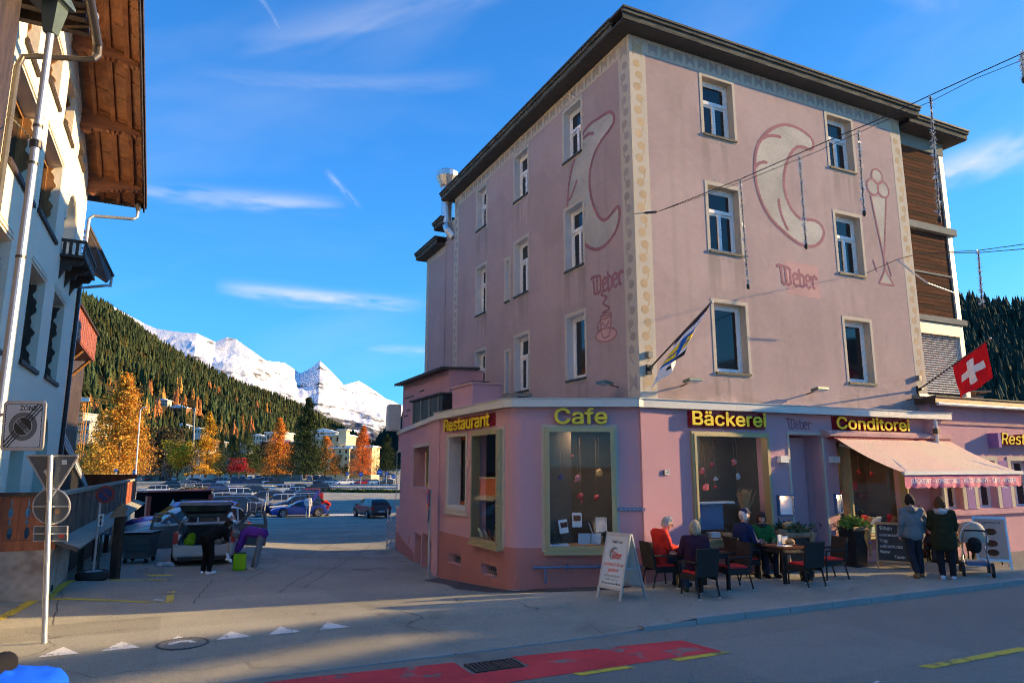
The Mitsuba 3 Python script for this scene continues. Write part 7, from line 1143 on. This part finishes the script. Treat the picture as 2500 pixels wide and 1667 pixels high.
for i in range(22): q0 = j0+(j1-j0)*i/22; q1 = j0+(j1-j0)*(i+1)/22; obj('jib_brace', tube([q0+[0, 0, 1.3*(i % 2)], q1+[0, 0, 1.3*((i+1) % 2)]], .1, 4), 'crane_orange', k)
c = Dat(190, 918, Y-1); obj('name_board', mv(bx(-2.2, 2.2, 0, .2, -.6, .8), *c), 'sign_white', k)
# no-parking post at the alley wall
P = W(-2.98, 5.75); P[2] = float(zg(P[0], P[1])); k = thing('alley_no_parking_sign', 'no-parking disc with arrow plate on a grey post at the pink alley wall', 'traffic sign'); obj('post', tube([P-[0, 0, .2], P+[0, 0, 2.35]], .035, 10), 'galvanised', k)
F_ = F3(P+[-.02, 0, 2.12], EL3 := np.r_[EL*-.3+ER*.95, 0]*0+np.array([-EL[0]*.97-.2, -EL[1]*.97, 0])/np.linalg.norm([-EL[0]*.97-.2, -EL[1]*.97, 0]), np.array([-.92, -.39, 0]), np.array([0, 0, 1.])); obj('disc', ext(Point(0, 0).buffer(.24, 24), .03, .045), 'ink_red', k, frame=F_); obj('blue_field', ext(Point(0, 0).buffer(.17, 24).difference(affinity.rotate(sbox(-.3, -.02, .3, .02), -45)), .045, .05), 'blue_sign', k, frame=F_); obj('plate', ext(sbox(-.09, -.62, .09, -.3), .03, .04), 'sign_dark', k, frame=F_); obj('arrow', ext(shapely.union_all([sbox(-.012, -.55, .012, -.37), Polygon([(-.05, -.42), (.05, -.42), (0, -.33)]), Polygon([(-.05, -.5), (.05, -.5), (0, -.59)])]), .04, .044), 'ink_white', k, frame=F_); obj('back', ext(Point(0, 0).buffer(.245, 24), .02, .03), 'sign_dark', k, frame=F_)
k = thing('alley_barrier', 'folded grey scissor gate leaning against the pink wing at the far end of the alley', 'gate'); Pq = W(-1.12, 15.3); Pq[2] = float(zg(Pq[0], Pq[1]))
for i in range(5): obj('slat', tube([Pq+[-.35, .1, .1+.2*i], Pq+[.0, 0, .6+.2*i]], .02, 5), 'galvanised', k); obj('slat', tube([Pq+[-.35, .1, .6+.2*i], Pq+[.0, 0, .1+.2*i]], .02, 5), 'galvanised', k)
obj('frame', tube([Pq+[-.36, .1, 0], Pq+[-.36, .1, 1.6]], .03, 6), 'grey_white', k)
# A-boards
def aboard(name, label, pts, H, wid, deg, frame_mat, face_mat, lines, spread=.55, leg=.22):
    k = thing(name, label, 'A-board'); fr = head(pts[0], pts[1], 0, deg); a = math.degrees(math.atan2(spread/2, H))
    for s in (1, -1):
        tl = lambda m, s=s: mv(rot(rot(m, 0 if s > 0 else 180, (0, 0, 1)), -s*0, (1, 0, 0)), 0, 0, 0)
        def pl(m, s=s):
            m = rot(m, -a, (1, 0, 0)); m = mv(m, 0, -spread/2, 0)
            return m if s > 0 else rot(m, 180)
        # panel stands in x,z; y = -outwards
        pn = obj('panel', pl(bx(-wid/2+.03, wid/2-.03, -.006, .006, leg, H-.05)), face_mat, k, frame=fr)
        obj('frame', pl(cat(bx(-wid/2, -wid/2+.04, -.015, .015, 0, H), bx(wid/2-.04, wid/2, -.015, .015, 0, H), bx(-wid/2+.04, wid/2-.04, -.014, .014, H-.06, H), bx(-wid/2+.04, wid/2-.04, -.014, .014, leg-.04, leg+.01))), frame_mat, k, frame=fr)
        if s > 0:
            for t, h, x, z, mt, b, wd in lines: m = txt(t, h, b, wd); v = m.vertices; m.vertices = np.stack([v[:, 0]+x, -.0065-v[:, 1], v[:, 2]+z], 1); obj('lettering', pl(m), mt, pn, frame=fr)
    obj('stay', cat(bx(-wid/2, -wid/2+.015, -spread*.3, spread*.3, H*.45, H*.45+.02), bx(wid/2-.015, wid/2, -spread*.3, spread*.3, H*.45, H*.45+.02)), 'galvanised', k, frame=fr)
    return k, fr, pl, a
p0 = (W(-1.95, -1.34)[:2]+W(-1.18, -1.3)[:2])/2
k, fr, pl, a = aboard('a_board', 'aluminium A-board with white poster and red lettering at the building corner', p0, 1.22, .62, -52, 'galvanised', 'sign_white', [('Täglich von', .05, -.14, 1.03, 'ink_black', True, .28), ('14.00 bis 17.00 Uhr', .06, -.25, .60, 'ink_red', True, .5), ('geöffnet', .06, -.12, .50, 'ink_red', True, .26), ('Sonntag geschlossen', .03, -.2, .41, 'ink_black', False, .4), ('06.30 - 18.30', .03, -.15, .34, 'ink_black', False, .3), ('Wir freuen uns auf Ihren Besuch', .03, -.24, .27, 'ink_black', True, .48)], .7)
fl = lambda g: rot(mv(ext(g, 0, .003), 0, 0, 0), 0)
def face(g, mt, nm='emblem'): m = ext(g, 0, .002); v = m.vertices; m.vertices = np.stack([v[:, 0], -.0085-v[:, 1], v[:, 2]], 1); obj(nm, pl_(m), mt, k, frame=fr)
def pl_(m): m = rot(m, -a, (1, 0, 0)); return mv(m, 0, -.35, 0)
face(affinity.translate(affinity.scale(weber(0, 0, 1), .10, .13, origin=(0, 0)), -.08, .74), 'ink_red'); face(affinity.scale(Point(-.03, .83).buffer(.12), 1, 1).difference(affinity.translate(Point(-.03, .83).buffer(.11), .035, -.02)), 'sign_grey')
p1 = W(6.6, -1.1)[:2]
k, fr, pl, _ = aboard('chalkboard', 'wooden-framed chalkboard with a handwritten greeting beside the man in grey', p1, 1.12, .74, -34, 'wood_pale', 'slate', [('Einen', .085, -.26, .93, 'ink_white', False, .26), ('wunderschönen', .07, -.28, .78, 'ink_white', False, .58), ('Tag', .075, -.28, .64, 'ink_white', False, .16), ('wünscht das', .07, -.29, .51, 'ink_white', False, .5), ('Weber', .07, -.29, .38, 'ink_white', False, .22), ('Team', .07, .02, .27, 'ink_white', False, .22)], .5, .2)
p1 = W(9.0, -2.0)[:2]
k, fr, pl, a = aboard('menu_board', 'aluminium menu board with pictures of dishes behind the pram', p1, 1.25, .70, -30, 'galvanised', 'wood_poster', [('Tagesmenu', .06, -.22, 1.08, 'ink_black', False, .44)], .6)
pl_ = lambda m: mv(rot(m, -a, (1, 0, 0)), 0, -.3, 0)
for z in (.88, .6, .38): face(affinity.scale(Point(0, z).buffer(.1), 1.2, .8), 'wood_plank', 'picture')
# planters
k = thing('planter', 'tall dark square planter with evergreen leaves left of the chalkboard', 'planter'); P = W(6.05, -.42); fr = head(P[0], P[1], 0, EAX); obj('pot', trimesh.convex.convex_hull([[x*s, y*s, z] for s, z in ((.78, 0), (1, .92)) for x in (-.24, .24) for y in (-.24, .24)]), 'black_metal', k, frame=fr); obj('cane_edge', cat([tube([(-.27, .24*s, .9+.02*i), (.27, .24*s, .9+.02*i)], .02, 5) for s in (1, -1) for i in range(4)]), 'log_wood', k, frame=fr); r9 = np.random.default_rng(3)
def leaves(n, c, s, size, col, seed): r = np.random.default_rng(seed); return crown_cards(np.asarray(c)+r.normal(size=(n, 3))*s, size, np.repeat([col], n, 0), r)
m, C = leaves(420, (P[0], P[1], 1.05), (.16, .13, .08), .11, (.14, .24, .05), 1); obj('leaves', m, 'leaf', k, color=C, kind='stuff'); obj('ribbon', tube([(.2, -.28, .9), (.22, -.3, .6), (.2, -.29, .25)], .03, 5), 'wood_pale', k, frame=fr); obj('bow', ell((.21, -.3, .6), (.05, .03, .04), 1), 'purple_paint', k, frame=fr)
k = thing('log_planter', 'rustic log planter with pumpkin and fir twigs behind the woman in green', 'planter'); P = W(3.75, -.3); fr = head(P[0], P[1], 0, EAX); obj('box', bx(-.1, .75, -.2, .2, 0, .82), 'black_metal', k, frame=fr)
for i, z in enumerate((.84, .92, .88)): obj('log', tube([(-.2, -.22+.14*i, z), (.85, -.2+.14*i, z)], .065, 8), 'log_wood', k, frame=fr)
obj('log', tube([(.7, -.24, .1), (.72, -.24, .9)], .07, 8), 'log_wood', k, frame=fr); obj('log', tube([(-.1, -.24, .1), (-.12, -.24, .9)], .07, 8), 'log_wood', k, frame=fr); obj('gourd', ell((.2, -.05, 1.05), (.2, .1, .1), 2), 'wood_pale', k, frame=fr, smooth=True)
m, C = leaves(380, W(4.05, -.3, 1.0), (.22, .12, .06), .10, (.05, .09, .04), 2); obj('twigs', m, 'leaf', k, color=C, kind='stuff')
k = thing('flower_pot', 'orange flowers in a pot beneath the right café table', 'flower pot'); P = W(3.15, -1.5); obj('pot', mv(lathe([(.0, 0), (.12, 0), (.16, .2), (.13, .2)], 14), *P), 'black_metal', k); m, C = leaves(160, P+[0, 0, .3], (.14, .1, .07), .07, (.55, .16, .04), 4); obj('flowers', m, 'leaf', k, color=C, kind='stuff')
# pram
P = gp(2208, 1322); P = P+np.array([.5, .22, 0]); k = thing('pram', 'dark pram with grey cream hood pushed by the woman in the parka', 'pram'); fr = head(P[0], P[1], 0, 62)
for x, s in ((-.42, .16), (.40, .13)):
    for y in (-.28, .28): w_ = obj('wheel', mv(rot(lathe([(s*.75, -.025), (s, -.025), (s, .025), (s*.75, .025)], 20), 90, (1, 0, 0)), x, y, s), 'rubber', k, frame=fr); obj('rim', mv(rot(lathe([(.0, -.02), (s*.74, -.015), (s*.74, .015), (0, .02)], 14), 90, (1, 0, 0)), x, y, s), 'pipe_dark', w_, frame=fr)
for y in (-.26, .26): obj('frame_tube', tube([(.40, y, .15), (-.1, y*.9, .55), (-.5, y*.85, .95), (-.62, y*.8, 1.02)], .014, 7), 'steel', k, frame=fr); obj('frame_tube', tube([(-.42, y, .16), (.0, y*.9, .5), (.2, y*.9, .62)], .014, 7), 'steel', k, frame=fr)
obj('handle', tube([(-.62, -.21, 1.02), (-.66, 0, 1.03), (-.62, .21, 1.02)], .02, 7), 'ink_black', k, frame=fr)
obj('basket', trimesh.convex.convex_hull([[x, y, z] for x in (-.3, .3) for y in (-.2, .2) for z in (.22, .3)]), 'blue_steel', k, frame=fr); obj('carrycot', soft([bone(((-.3, 0, .72), .14), ((.38, 0, .66), .12), ((-.28, 0, .62), .13))], .05, 5), 'cloth', k, smooth=True, color=(.02, .02, .022), frame=fr)
hd_ = grid(18, 12, lambda s, t: (.16-.42*np.cos(s*2.4)*1.0*np.sin(t*np.pi)**.25, (.27)*np.cos(t*np.pi), .72+.46*np.sin(s*2.4)*np.sin(t*np.pi)**.35)); obj('hood', hd_, 'cloth', k, smooth=True, color=(.36, .33, .27), frame=fr); obj('hood_band', tube([(-.2, .27*math.cos(q), .74+.42*math.sin(q)) for q in np.linspace(0, math.pi, 14)], .016, 6), 'grey_white', k, frame=fr)
# wall furniture: floodlights, flags, boxes, lamps
for i, (fr_, x, lab) in enumerate(((FR, 1.28, 'floodlight nearest the corner flag on the sunlit street front'), (FR, 5.4, 'middle floodlight on the sunlit street front'), (FR, 9.35, 'floodlight farthest right, under the national flag'), (FL, .95, 'floodlight on the shaded alley front near the corner'))):
    k = thing('floodlight', lab, 'floodlight', 'floodlights over the shop ledge'); obj('arm', tube([(x-.1, 0, 4.3), (x-.1, .32, 4.36)], .018, 6), 'pipe_dark', k, frame=fr_); obj('case', rot(bx(x-.26, x+.12, .25, .5, 4.36, 4.42), 10, (1, 0, 0), (x, .4, 4.4)), 'green_metal', k, frame=fr_); obj('lens', rot(bx(x-.22, x+.08, .28, .47, 4.345, 4.358), 10, (1, 0, 0), (x, .4, 4.4)), 'steel', k, frame=fr_)
def flagpole(name, label, u, z, n1, z1, du=0.):
    k = thing(name, label, 'flag'); P0, P1 = W(u, .0, z), W(u+du, -n1, z1); obj('pole', tube([P0, P0*.4+P1*.6, P1], [.022, .02, .016], 8), 'pipe_dark', k); obj('bracket', cat(FR(bx(u-.07, u+.07, 0, .06, z-.1, z+.12)), tube([W(u, 0, z), W(u, -.14, z+.05)], .045, 8)), 'black_metal', k); obj('wall_cup', FR(bx(u-.06, u+.06, 0, .12, z+.28, z+.42)), 'sign_grey', k); obj('tip', ell(P1, (.03, .03, .03), 1), 'steel', k); return k, P0, P1
k, A0, A1 = flagpole('national_flag', 'red flag with white cross on a pole at the right end of the facade', 9.78, 4.61, 2.14, 5.78); ax_ = (A1-A0)/np.linalg.norm(A1-A0); Lp = np.linalg.norm(A1-A0)
def flag(k, A0, ax_, s0, s1, drop, colfn, nx=40, ny=40, push=(0, 0, 0), ripple=.05, seed=0):
    push = np.array(push, float); V, C = [], []
    def f(s, t): 
        base = A0+ax_*(s0+(s1-s0)*s); d = np.array([0, 0, -1.])*drop*t; w_ = ripple*math.sin(s*7+t*3+seed)*t+ripple*.6*math.sin(s*13-t*5)*t
        return base+d+push*t+np.array([ER[0], ER[1], 0])*w_+np.array([-EL[0], -EL[1], 0])*w_*.4
    for i in range(nx):
        for j in range(ny):
            a_, b_, c_, e_ = f(i/nx, j/ny), f((i+1)/nx, j/ny), f((i+1)/nx, (j+1)/ny), f(i/nx, (j+1)/ny); V += [a_, b_, c_, a_, c_, e_]; C += [colfn((i+.5)/nx, (j+.5)/ny)]*6
    obj('cloth', trimesh.Trimesh(np.array(V), np.arange(len(V)).reshape(-1, 3), process=False), 'cloth', k, color=np.array(C))
swiss = lambda s, t: (.75, .72, .70) if (abs(s-.5) < .33 and abs(t-.5) < .11) or (abs(t-.5) < .33 and abs(s-.5) < .11) else (.62, .012, .02)
flag(k, A0, ax_, Lp*.50, Lp*.94, .95, swiss, push=(.1, .05, 0), ripple=.06)
k, A0, A1 = flagpole('canton_flag', 'rolled flag with blue and yellow cross and black white fields on the corner pole', .24, 4.62, 2.21, 5.75); ax_ = (A1-A0)/np.linalg.norm(A1-A0)
def canton(s, t):
    if s < .30: return (.02, .02, .02) if (s > .16 and s < .22 and .3 < t < .7) or (s < .12 and t > .75) else (.72, .72, .72)
    if s < .70: q = (s-.30)/.40; cr = abs(q-.5) < .13 or abs(t-.5) < .13; y = (q < .5) != (t < .5); return (.01, .09, .40) if abs(q-.5) < .09 or abs(t-.5) < .09 else ((.80, .58, .02) if y or .2 < q < .8 else (.01, .09, .40))
    return (.6, .62, .7) if s < .84 else (.03, .02, .03)
Lq = np.linalg.norm(A1-A0); flag(k, A0, ax_, Lq*.48, Lq*.985, 1.08, lambda s, t: canton(1-t, s), push=(-.6, -.05, 0), ripple=.06, seed=2)
k = thing('house_number', 'small white house number plate on the rough pink wall', 'number plate'); obj('plate', bx(.54, .68, .07, .085, 2.26, 2.36), 'sign_white', k, frame=FR); obj('side', bx(.525, .54, .05, .086, 2.25, 2.37), 'wood_dark', k, frame=FR); put_text(k, FR, '46B', .06, .555, 2.285, .085, 'ink_black', True, .11)
for u0, nm, lab in ((4.18, 'menu_case', 'lit glazed menu case left of the shop door'), (6.02, 'menu_case', 'white menu case right of the shop door')):
    k = thing(nm, lab, 'menu case'); w_ = .26 if u0 < 5 else .12; obj('frame', ext(ring(u0-w_, u0+w_, 1.27, 1.76, .025), .05, .13), 'blue_steel', k, frame=FR); obj('paper', bx(u0-w_+.02, u0+w_-.02, .055, .07, 1.29, 1.74), 'ink_white', k, frame=FR); m = FR(ell((u0-w_*.3, .1, 1.69), (.025, .02, .025), 1)); kk = obj('lamp', m, 'white_paint', k); scene[kk]['emitter'] = {'type': 'area', 'radiance': {'type': 'rgb', 'value': [14., 7., 2.5]}}
for u0, lab in ((4.18, 'left one of two square wall lamps beside the shop door'), (6.0, 'right one of two square wall lamps beside the shop door')):
    k = thing('wall_lamp', lab, 'wall lamp', 'square wall lamps at the door'); obj('case', cat(bx(u0-.15, u0+.12, .05, .17, 2.54, 2.57), bx(u0-.15, u0+.12, .05, .17, 2.67, 2.70), bx(u0-.15, u0-.13, .05, .17, 2.57, 2.67), bx(u0+.1, u0+.12, .05, .17, 2.57, 2.67), bx(u0-.13, u0+.1, .15, .17, 2.57, 2.67)), 'sign_white', k, frame=FR)
    m = FR(bx(u0-.1, u0+.07, .07, .13, 2.60, 2.64)); kk = obj('bulb', m, 'white_paint', k); scene[kk]['emitter'] = {'type': 'area', 'radiance': {'type': 'rgb', 'value': [5., 2.6, 1.2]}}
k = thing('awning_bracket', 'blue perforated steel strip on the wall between the two shop windows', 'bracket'); obj('strip', bx(2.33, 2.93, .02, .06, 1.48, 1.55), 'blue_steel', k, frame=FC)
for i in range(6): obj('bolt', mv(rot(lathe([(0, 0), (.012, 0), (.012, .012), (0, .012)], 8), 90, (1, 0, 0)), 2.4+.095*i, .072, 1.515), 'steel', k, frame=FC)
k = thing('wall_rail', 'blue painted pipe rail low along the wall under the corner shop window', 'rail'); obj('pipe', tube([(.45, .14, .3), (2.9, .14, .33)], .028, 8), 'blue_steel', k, frame=FC); obj('pipe', tube([(.05, .19, .33), (1.0, .19, .33)], .028, 8), 'blue_steel', k, frame=FR)
for x in (.72, 2.75): obj('leg', tube([(x, .14, .3), (x, .14, -.02)], .028, 8), 'blue_steel', k, frame=FC)
for x in (1.2, 1.3, 1.85, 1.95, 2.45): obj('clip', tube([(x, .14, .22), (x, .17, .4)], .008, 5), 'blue_steel', k, frame=FC)
k = thing('corner_downpipe', 'grey downpipe at the joint between corner block and annex', 'downpipe'); obj('pipe', tube([W(9.85, -.36, 3.75), W(9.85, -.36, 3.4), W(9.85, -.36, -.1)], .05, 10), 'grey_white', k); obj('lamp_bracket', FR(bx(9.7, 9.8, .36, .5, 3.35, 3.5)), 'pipe_dark', k)
k = thing('shop_ventilator', 'white price list hanging by the confectionery window near the man in grey', 'price list'); obj('sheet', bx(8.95, 9.12, .08, .09, .65, 1.1), 'ink_white', k, frame=FR); obj('rail', bx(8.93, 9.14, .06, .1, 1.1, 1.13), 'galvanised', k, frame=FR)
# overhead cables with tinsel garlands
CB1 = [Dat(1458, 491, 15.4), Dat(1510, 487, 14.9), Dat(1700, 412, 13.2), Dat(1880, 333, 12.2), Dat(2030, 270, 11.6), Dat(2135, 220, 11.2), Dat(2240, 172, 10.8), Dat(2360, 118, 10.4), Dat(2500, 50, 10.0)]
CB2 = [W(9.75, -.02, 8.05), Dat(2060, 596, 18.0), Dat(2110, 583, 17.0), Dat(2250, 575, 14.5), Dat(2360, 560, 13.2), Dat(2500, 540, 12.0)]
CB2 = [W(8.05, -.01, 7.9)]+CB2[1:]
k = thing('upper_cable', 'twisted dark cable running from the facade up to the top right corner', 'cable'); obj('strand', tube(CB1, .009, 6), 'black_metal', k); obj('strand', tube([p-[0, 0, .0 if i < 2 else .07+.05*(i % 2)] for i, p in enumerate(CB1)], .006, 5), 'black_metal', k); obj('turnbuckle', tube([CB1[0]*.55+CB1[1]*.45, CB1[1]], .03, 6), 'pipe_dark', k)
k = thing('lower_cable', 'dark cable running from the facade past the plank loggia to the right edge', 'cable'); obj('strand', tube(CB2, .009, 6), 'black_metal', k); obj('strand', tube([CB2[2], CB2[3]-[0, 0, .05], CB2[4]-[0, 0, .1], CB2[5]-[0, 0, .05]], .009, 5), 'black_metal', k); obj('pale_lead', tube([Dat(2060, 596, 17.9), Dat(2095, 625, 17.8), Dat(2130, 650, 17.9), Dat(2190, 672, 18.6)], .02, 6), 'ledge_metal', k)
for i, (x, y0, y1, Y, lab) in enumerate(((1700, 412, 658, 13.2, 'leftmost tinsel garland hanging before the middle window'), (1836, 356, 566, 12.45, 'tinsel garland hanging before the large painted croissant'), (1971, 300, 490, 11.8, 'tinsel garland hanging just left of the painted ice cream'), (2137, 222, 505, 11.2, 'longest tinsel garland, hanging before the plank loggia'), (2247, 577, 703, 14.5, 'tinsel garland hanging against the sky at the right edge'), (2347, 122, 185, 10.45, 'tinsel garland cut by the top right picture edge'))):
    A_ = Dat(x, y0, Y); B_ = Dat(x+(y1-y0)*.075, y1, Y); k = thing('tinsel_garland', lab, 'garland', 'tinsel garlands on the cables'); r_ = np.random.default_rng(i); n = 260; s = r_.random((n, 1)); c = A_*(1-s)+B_*s; obj('cord', tube([A_, (A_+B_)/2, B_], .012, 6), 'ink_black', k)
    d_ = r_.normal(size=(n, 3)); d_ /= np.linalg.norm(d_, axis=1, keepdims=True); l_ = .045+.05*r_.random((n, 1)); e_ = np.cross(d_, r_.normal(size=(n, 3)))*.012; V = np.stack([c-d_*l_*.3+e_, c-d_*l_*.3-e_, c+d_*l_], 1).reshape(-1, 3)
    obj('tinsel', trimesh.Trimesh(V, np.arange(3*n).reshape(-1, 3), process=False), 'tinsel', k, kind='stuff'); obj('weight', ell(B_, (.035, .035, .06), 1), 'ink_black', k)
# shop window displays
def item(name, label, cat_, fr, mesh, mat, color=None, group=None): obj(name, mesh, mat, label=label, cat_=cat_, frame=fr, color=color, group=group, smooth=False)
card = lambda x, z, w_, h_, y, a=0, t=12: rot(rot(bx(x-w_/2, x+w_/2, y-.004, y, z, z+h_), t, (1, 0, 0), (x, y, z)), a, (0, 1, 0), (x, y, z))
for x, z, w_, h_, y, a_, lab in ((1.17, .98, .2, .3, -.25, -8, 'left one of three display cards in the corner window'), (1.47, 1.1, .22, .32, -.4, 0, 'middle display card, highest of the three in the corner window'), (2.0, 1.0, .27, .33, -.3, 0, 'pale blue framed board at the right of the corner window')):
    k = thing('display_card', lab, 'card'); obj('sheet', card(x, z, w_, h_, y, a_), 'ink_white', k, frame=FC)
    if x < 1.9: obj('photo', card(x, z+h_*.42, w_*.75, h_*.38, y+.005, a_), 'wood_plank', k, frame=FC)
    else: obj('frame', ext(ring(x-w_/2-.01, x+w_/2+.01, z-.01, z+h_+.01, .014), y-.02, y+.02), 'ink_black', k, frame=FC)
item('display_cloth', 'pale blue cloth spread on the shelf of the corner window', 'cloth', FC, bx(.82, 1.25, -.45, .05, .735, .75), 'pale_blue_print'); item('display_cloth', 'white sheet of cards spread at the right of the corner window shelf', 'cloth', FC, cat(rot(bx(1.45, 1.72, -.05, -.045, .75, 1.0), -20, (1, 0, 0), (0, 0, .75)), rot(bx(1.74, 1.95, -.05, -.045, .75, 1.0), -20, (1, 0, 0), (0, 0, .75))), 'pale_blue_print')
item('chrome_stick', 'bright metal stick leaning in the corner window', 'stick', FC, tube([(1.72, -.3, 1.2), (1.86, .02, .75)], .012, 8), 'steel')
m, C = leaves(240, (1.0, -.3, .86), (.12, .1, .05), .07, (.07, .08, .06), 8); item('dry_twigs', 'dark dried twigs at the left of the corner window shelf', 'twigs', FC, m, 'leaf', C); m, C = leaves(240, (2.08, -.25, .87), (.11, .1, .06), .07, (.05, .05, .035), 9); item('dry_twigs', 'dark dried twigs at the right of the corner window shelf', 'twigs', FC, m, 'leaf', C)
orn = [(FC, 1.36, -.3, 2.68, (.5, .02, .02), 'small red star ornament high in the corner window', .05), (FC, 1.12, -.4, 2.2, (.05, .04, .16), 'dark blue ornament at left in the corner window', .09), (FC, 1.48, -.3, 2.18, (.65, .2, .22), 'pink round ornament in the middle of the corner window', .09), (FC, 1.98, -.3, 2.3, (.55, .33, .1), 'orange pennant at right in the corner window', .11), (FC, 1.6, -.8, 1.75, (.35, .02, .02), 'dark red parcel deep in the corner window', .12), (FC, 1.95, -.7, 1.75, (.5, .02, .03), 'red ball deep at right in the corner window', .08),
       (FR, 1.62, -.3, 2.15, (.6, .05, .06), 'red gingerbread ornament at the left edge of the bakery window', .09), (FR, 2.0, -.35, 2.35, (.6, .1, .1), 'cluster of red ornaments with ribbon in the bakery window', .1), (FR, 2.25, -.3, 2.5, (.45, .03, .04), 'red cone ornament left of the middle of the bakery window', .08), (FR, 1.98, -.25, 1.95, (.65, .12, .12), 'large red heart ornament low in the bakery window', .11), (FR, 2.35, -.3, 2.15, (.4, .42, .45), 'silver ball ornament in the bakery window', .07), (FR, 2.95, -.3, 2.55, (.6, .1, .08), 'tall red ornament at right in the bakery window', .1), (FR, 3.05, -.3, 2.2, (.3, .35, .38), 'silver and red ball ornament at right in the bakery window', .09), (FR, 2.3, -.3, 1.95, (.6, .02, .02), 'small red bauble below the silver ball in the bakery window', .05), (FR, 1.63, -.4, 1.85, (.55, .02, .02), 'red bauble at the bottom left of the hanging ornaments in the bakery window', .07),
       (FR, 6.85, -.3, 2.2, (.6, .14, .05), 'orange lantern ornament in the confectionery window', .1), (FR, 7.5, -.4, 2.3, (.6, .04, .03), 'red balloon-like ornament in the confectionery window', .09), (FR, 8.0, -.4, 2.25, (.6, .03, .03), 'second red balloon-like ornament in the confectionery window, on the right', .09), (FR, 7.2, -.5, 2.0, (.5, .05, .04), 'small red parcel ornament low in the confectionery window', .07)]
for fr_, x, y, z, c, lab, s in orn:
    k = thing('hanging_ornament', lab, 'ornament'); s *= .72; m = ell((x, y, z), (s, s*.6, s*1.05), 3); m.vertices += .07*(meshkit.noise(m.vertices*16, len(labels))[:, None]-.5)*np.array([1, .6, 1]); obj('body', m, 'vertex_gloss', k, color=c, frame=fr_, smooth=True); obj('string', tube([(x, y, z+s), (x, y, 3.1)], .004, 4), 'log_wood', k, frame=fr_)
    if s > .085: obj('tassel', ell((x+.02, y+.02, z-s*1.2), (s*.4, s*.3, s*.5), 1), 'ink_red', k, frame=fr_)
k = thing('bread_sheaf', 'tall golden sheaf of wheat at the right inside the bakery window', 'wheat sheaf'); rq = np.random.default_rng(4); st = [tube([(3.25+.1*rq.normal(), -.35+.06*rq.normal(), .8), (3.25+.03*rq.normal(), -.35, 1.15), (3.25+.14*rq.normal(), -.35+.08*rq.normal(), 1.75+.15*rq.random())], .009, 4) for _ in range(60)]; obj('stalks', cat(st), 'wheat', k, frame=FR, kind='stuff'); obj('band', tube([(3.2, -.35, 1.15), (3.3, -.35, 1.15)], .06, 8), 'log_wood', k, frame=FR)
item('blue_board', 'dark blue panel standing in the middle of the bakery window', 'panel', FR, bx(1.75, 2.75, -.6, -.55, .95, 1.55), 'blue_steel'); item('glass_shelf', 'pale shelf across the bakery window', 'shelf', FR, bx(1.45, 3.0, -.7, -.4, 1.56, 1.6), 'grey_white')
for i in range(5): item('pastry_box', f'{ORD[i]} small display box from the left on the bakery window shelf', 'box', FR, rot(bx(1.6+.38*i, 1.85+.38*i, -.3, -.1, .81, .9+.03*(i % 2)), 8*(i % 3), (0, 0, 1), (1.7+.38*i, -.2, .8)), ('dark_box', 'grey_white', 'wood_pale')[i % 3])
k = thing('window_counter', 'pale green and yellow striped front under the confectionery window', 'window box')
for i, (z, mt) in enumerate(((.60, 'flat_cream'), (.68, 'flat_cream'), (.76, 'mint_paint'), (.84, 'mint_paint'))): obj('board', bx(6.95, 8.7, .17+.02*i, .22+.02*i, z, z+.07), mt, k, frame=FR)
rb = np.random.default_rng(8)
for i in range(9): x = 6.75+.2*i; item('sweet_packet', f'{ORD[i]} paper packet from the left in the confectionery window', 'packet', FR, rot(rot(bx(x-.09, x+.09, -.2, -.15, .92, 1.12+.1*rb.random()), 25*rb.normal()/2, (0, 1, 0), (x, -.2, .95)), -25, (1, 0, 0), (x, -.2, .95)), ('ink_white', 'dark_box', 'red_cushion', 'wood_pale', 'ink_white')[i % 5])
for i in range(5): x = 6.8+.4*i; item('shelf_parcel', f'{ORD[i]} red wrapped parcel from the left on the rear shelf of the confectionery shop', 'parcel', FR, bx(x, x+.28, -1.3, -1.1, 1.5+.3*(i % 2), 1.72+.3*(i % 2)), ('red_sign', 'wood_plank', 'red_cushion')[i % 3])
for i in range(4): z = .78; item('display_plate', f'{ORD[i]} dark oval platter from the left in the alley-side shop window', 'platter', FG, rot(affinity.scale.__class__ and ell((1.95+.3*i, .0, z+.12), (.1, .02, .14), 2), -25, (1, 0, 0), (0, 0, z)), ('dark_box', 'wood_plank', 'steel', 'mint_paint')[i])
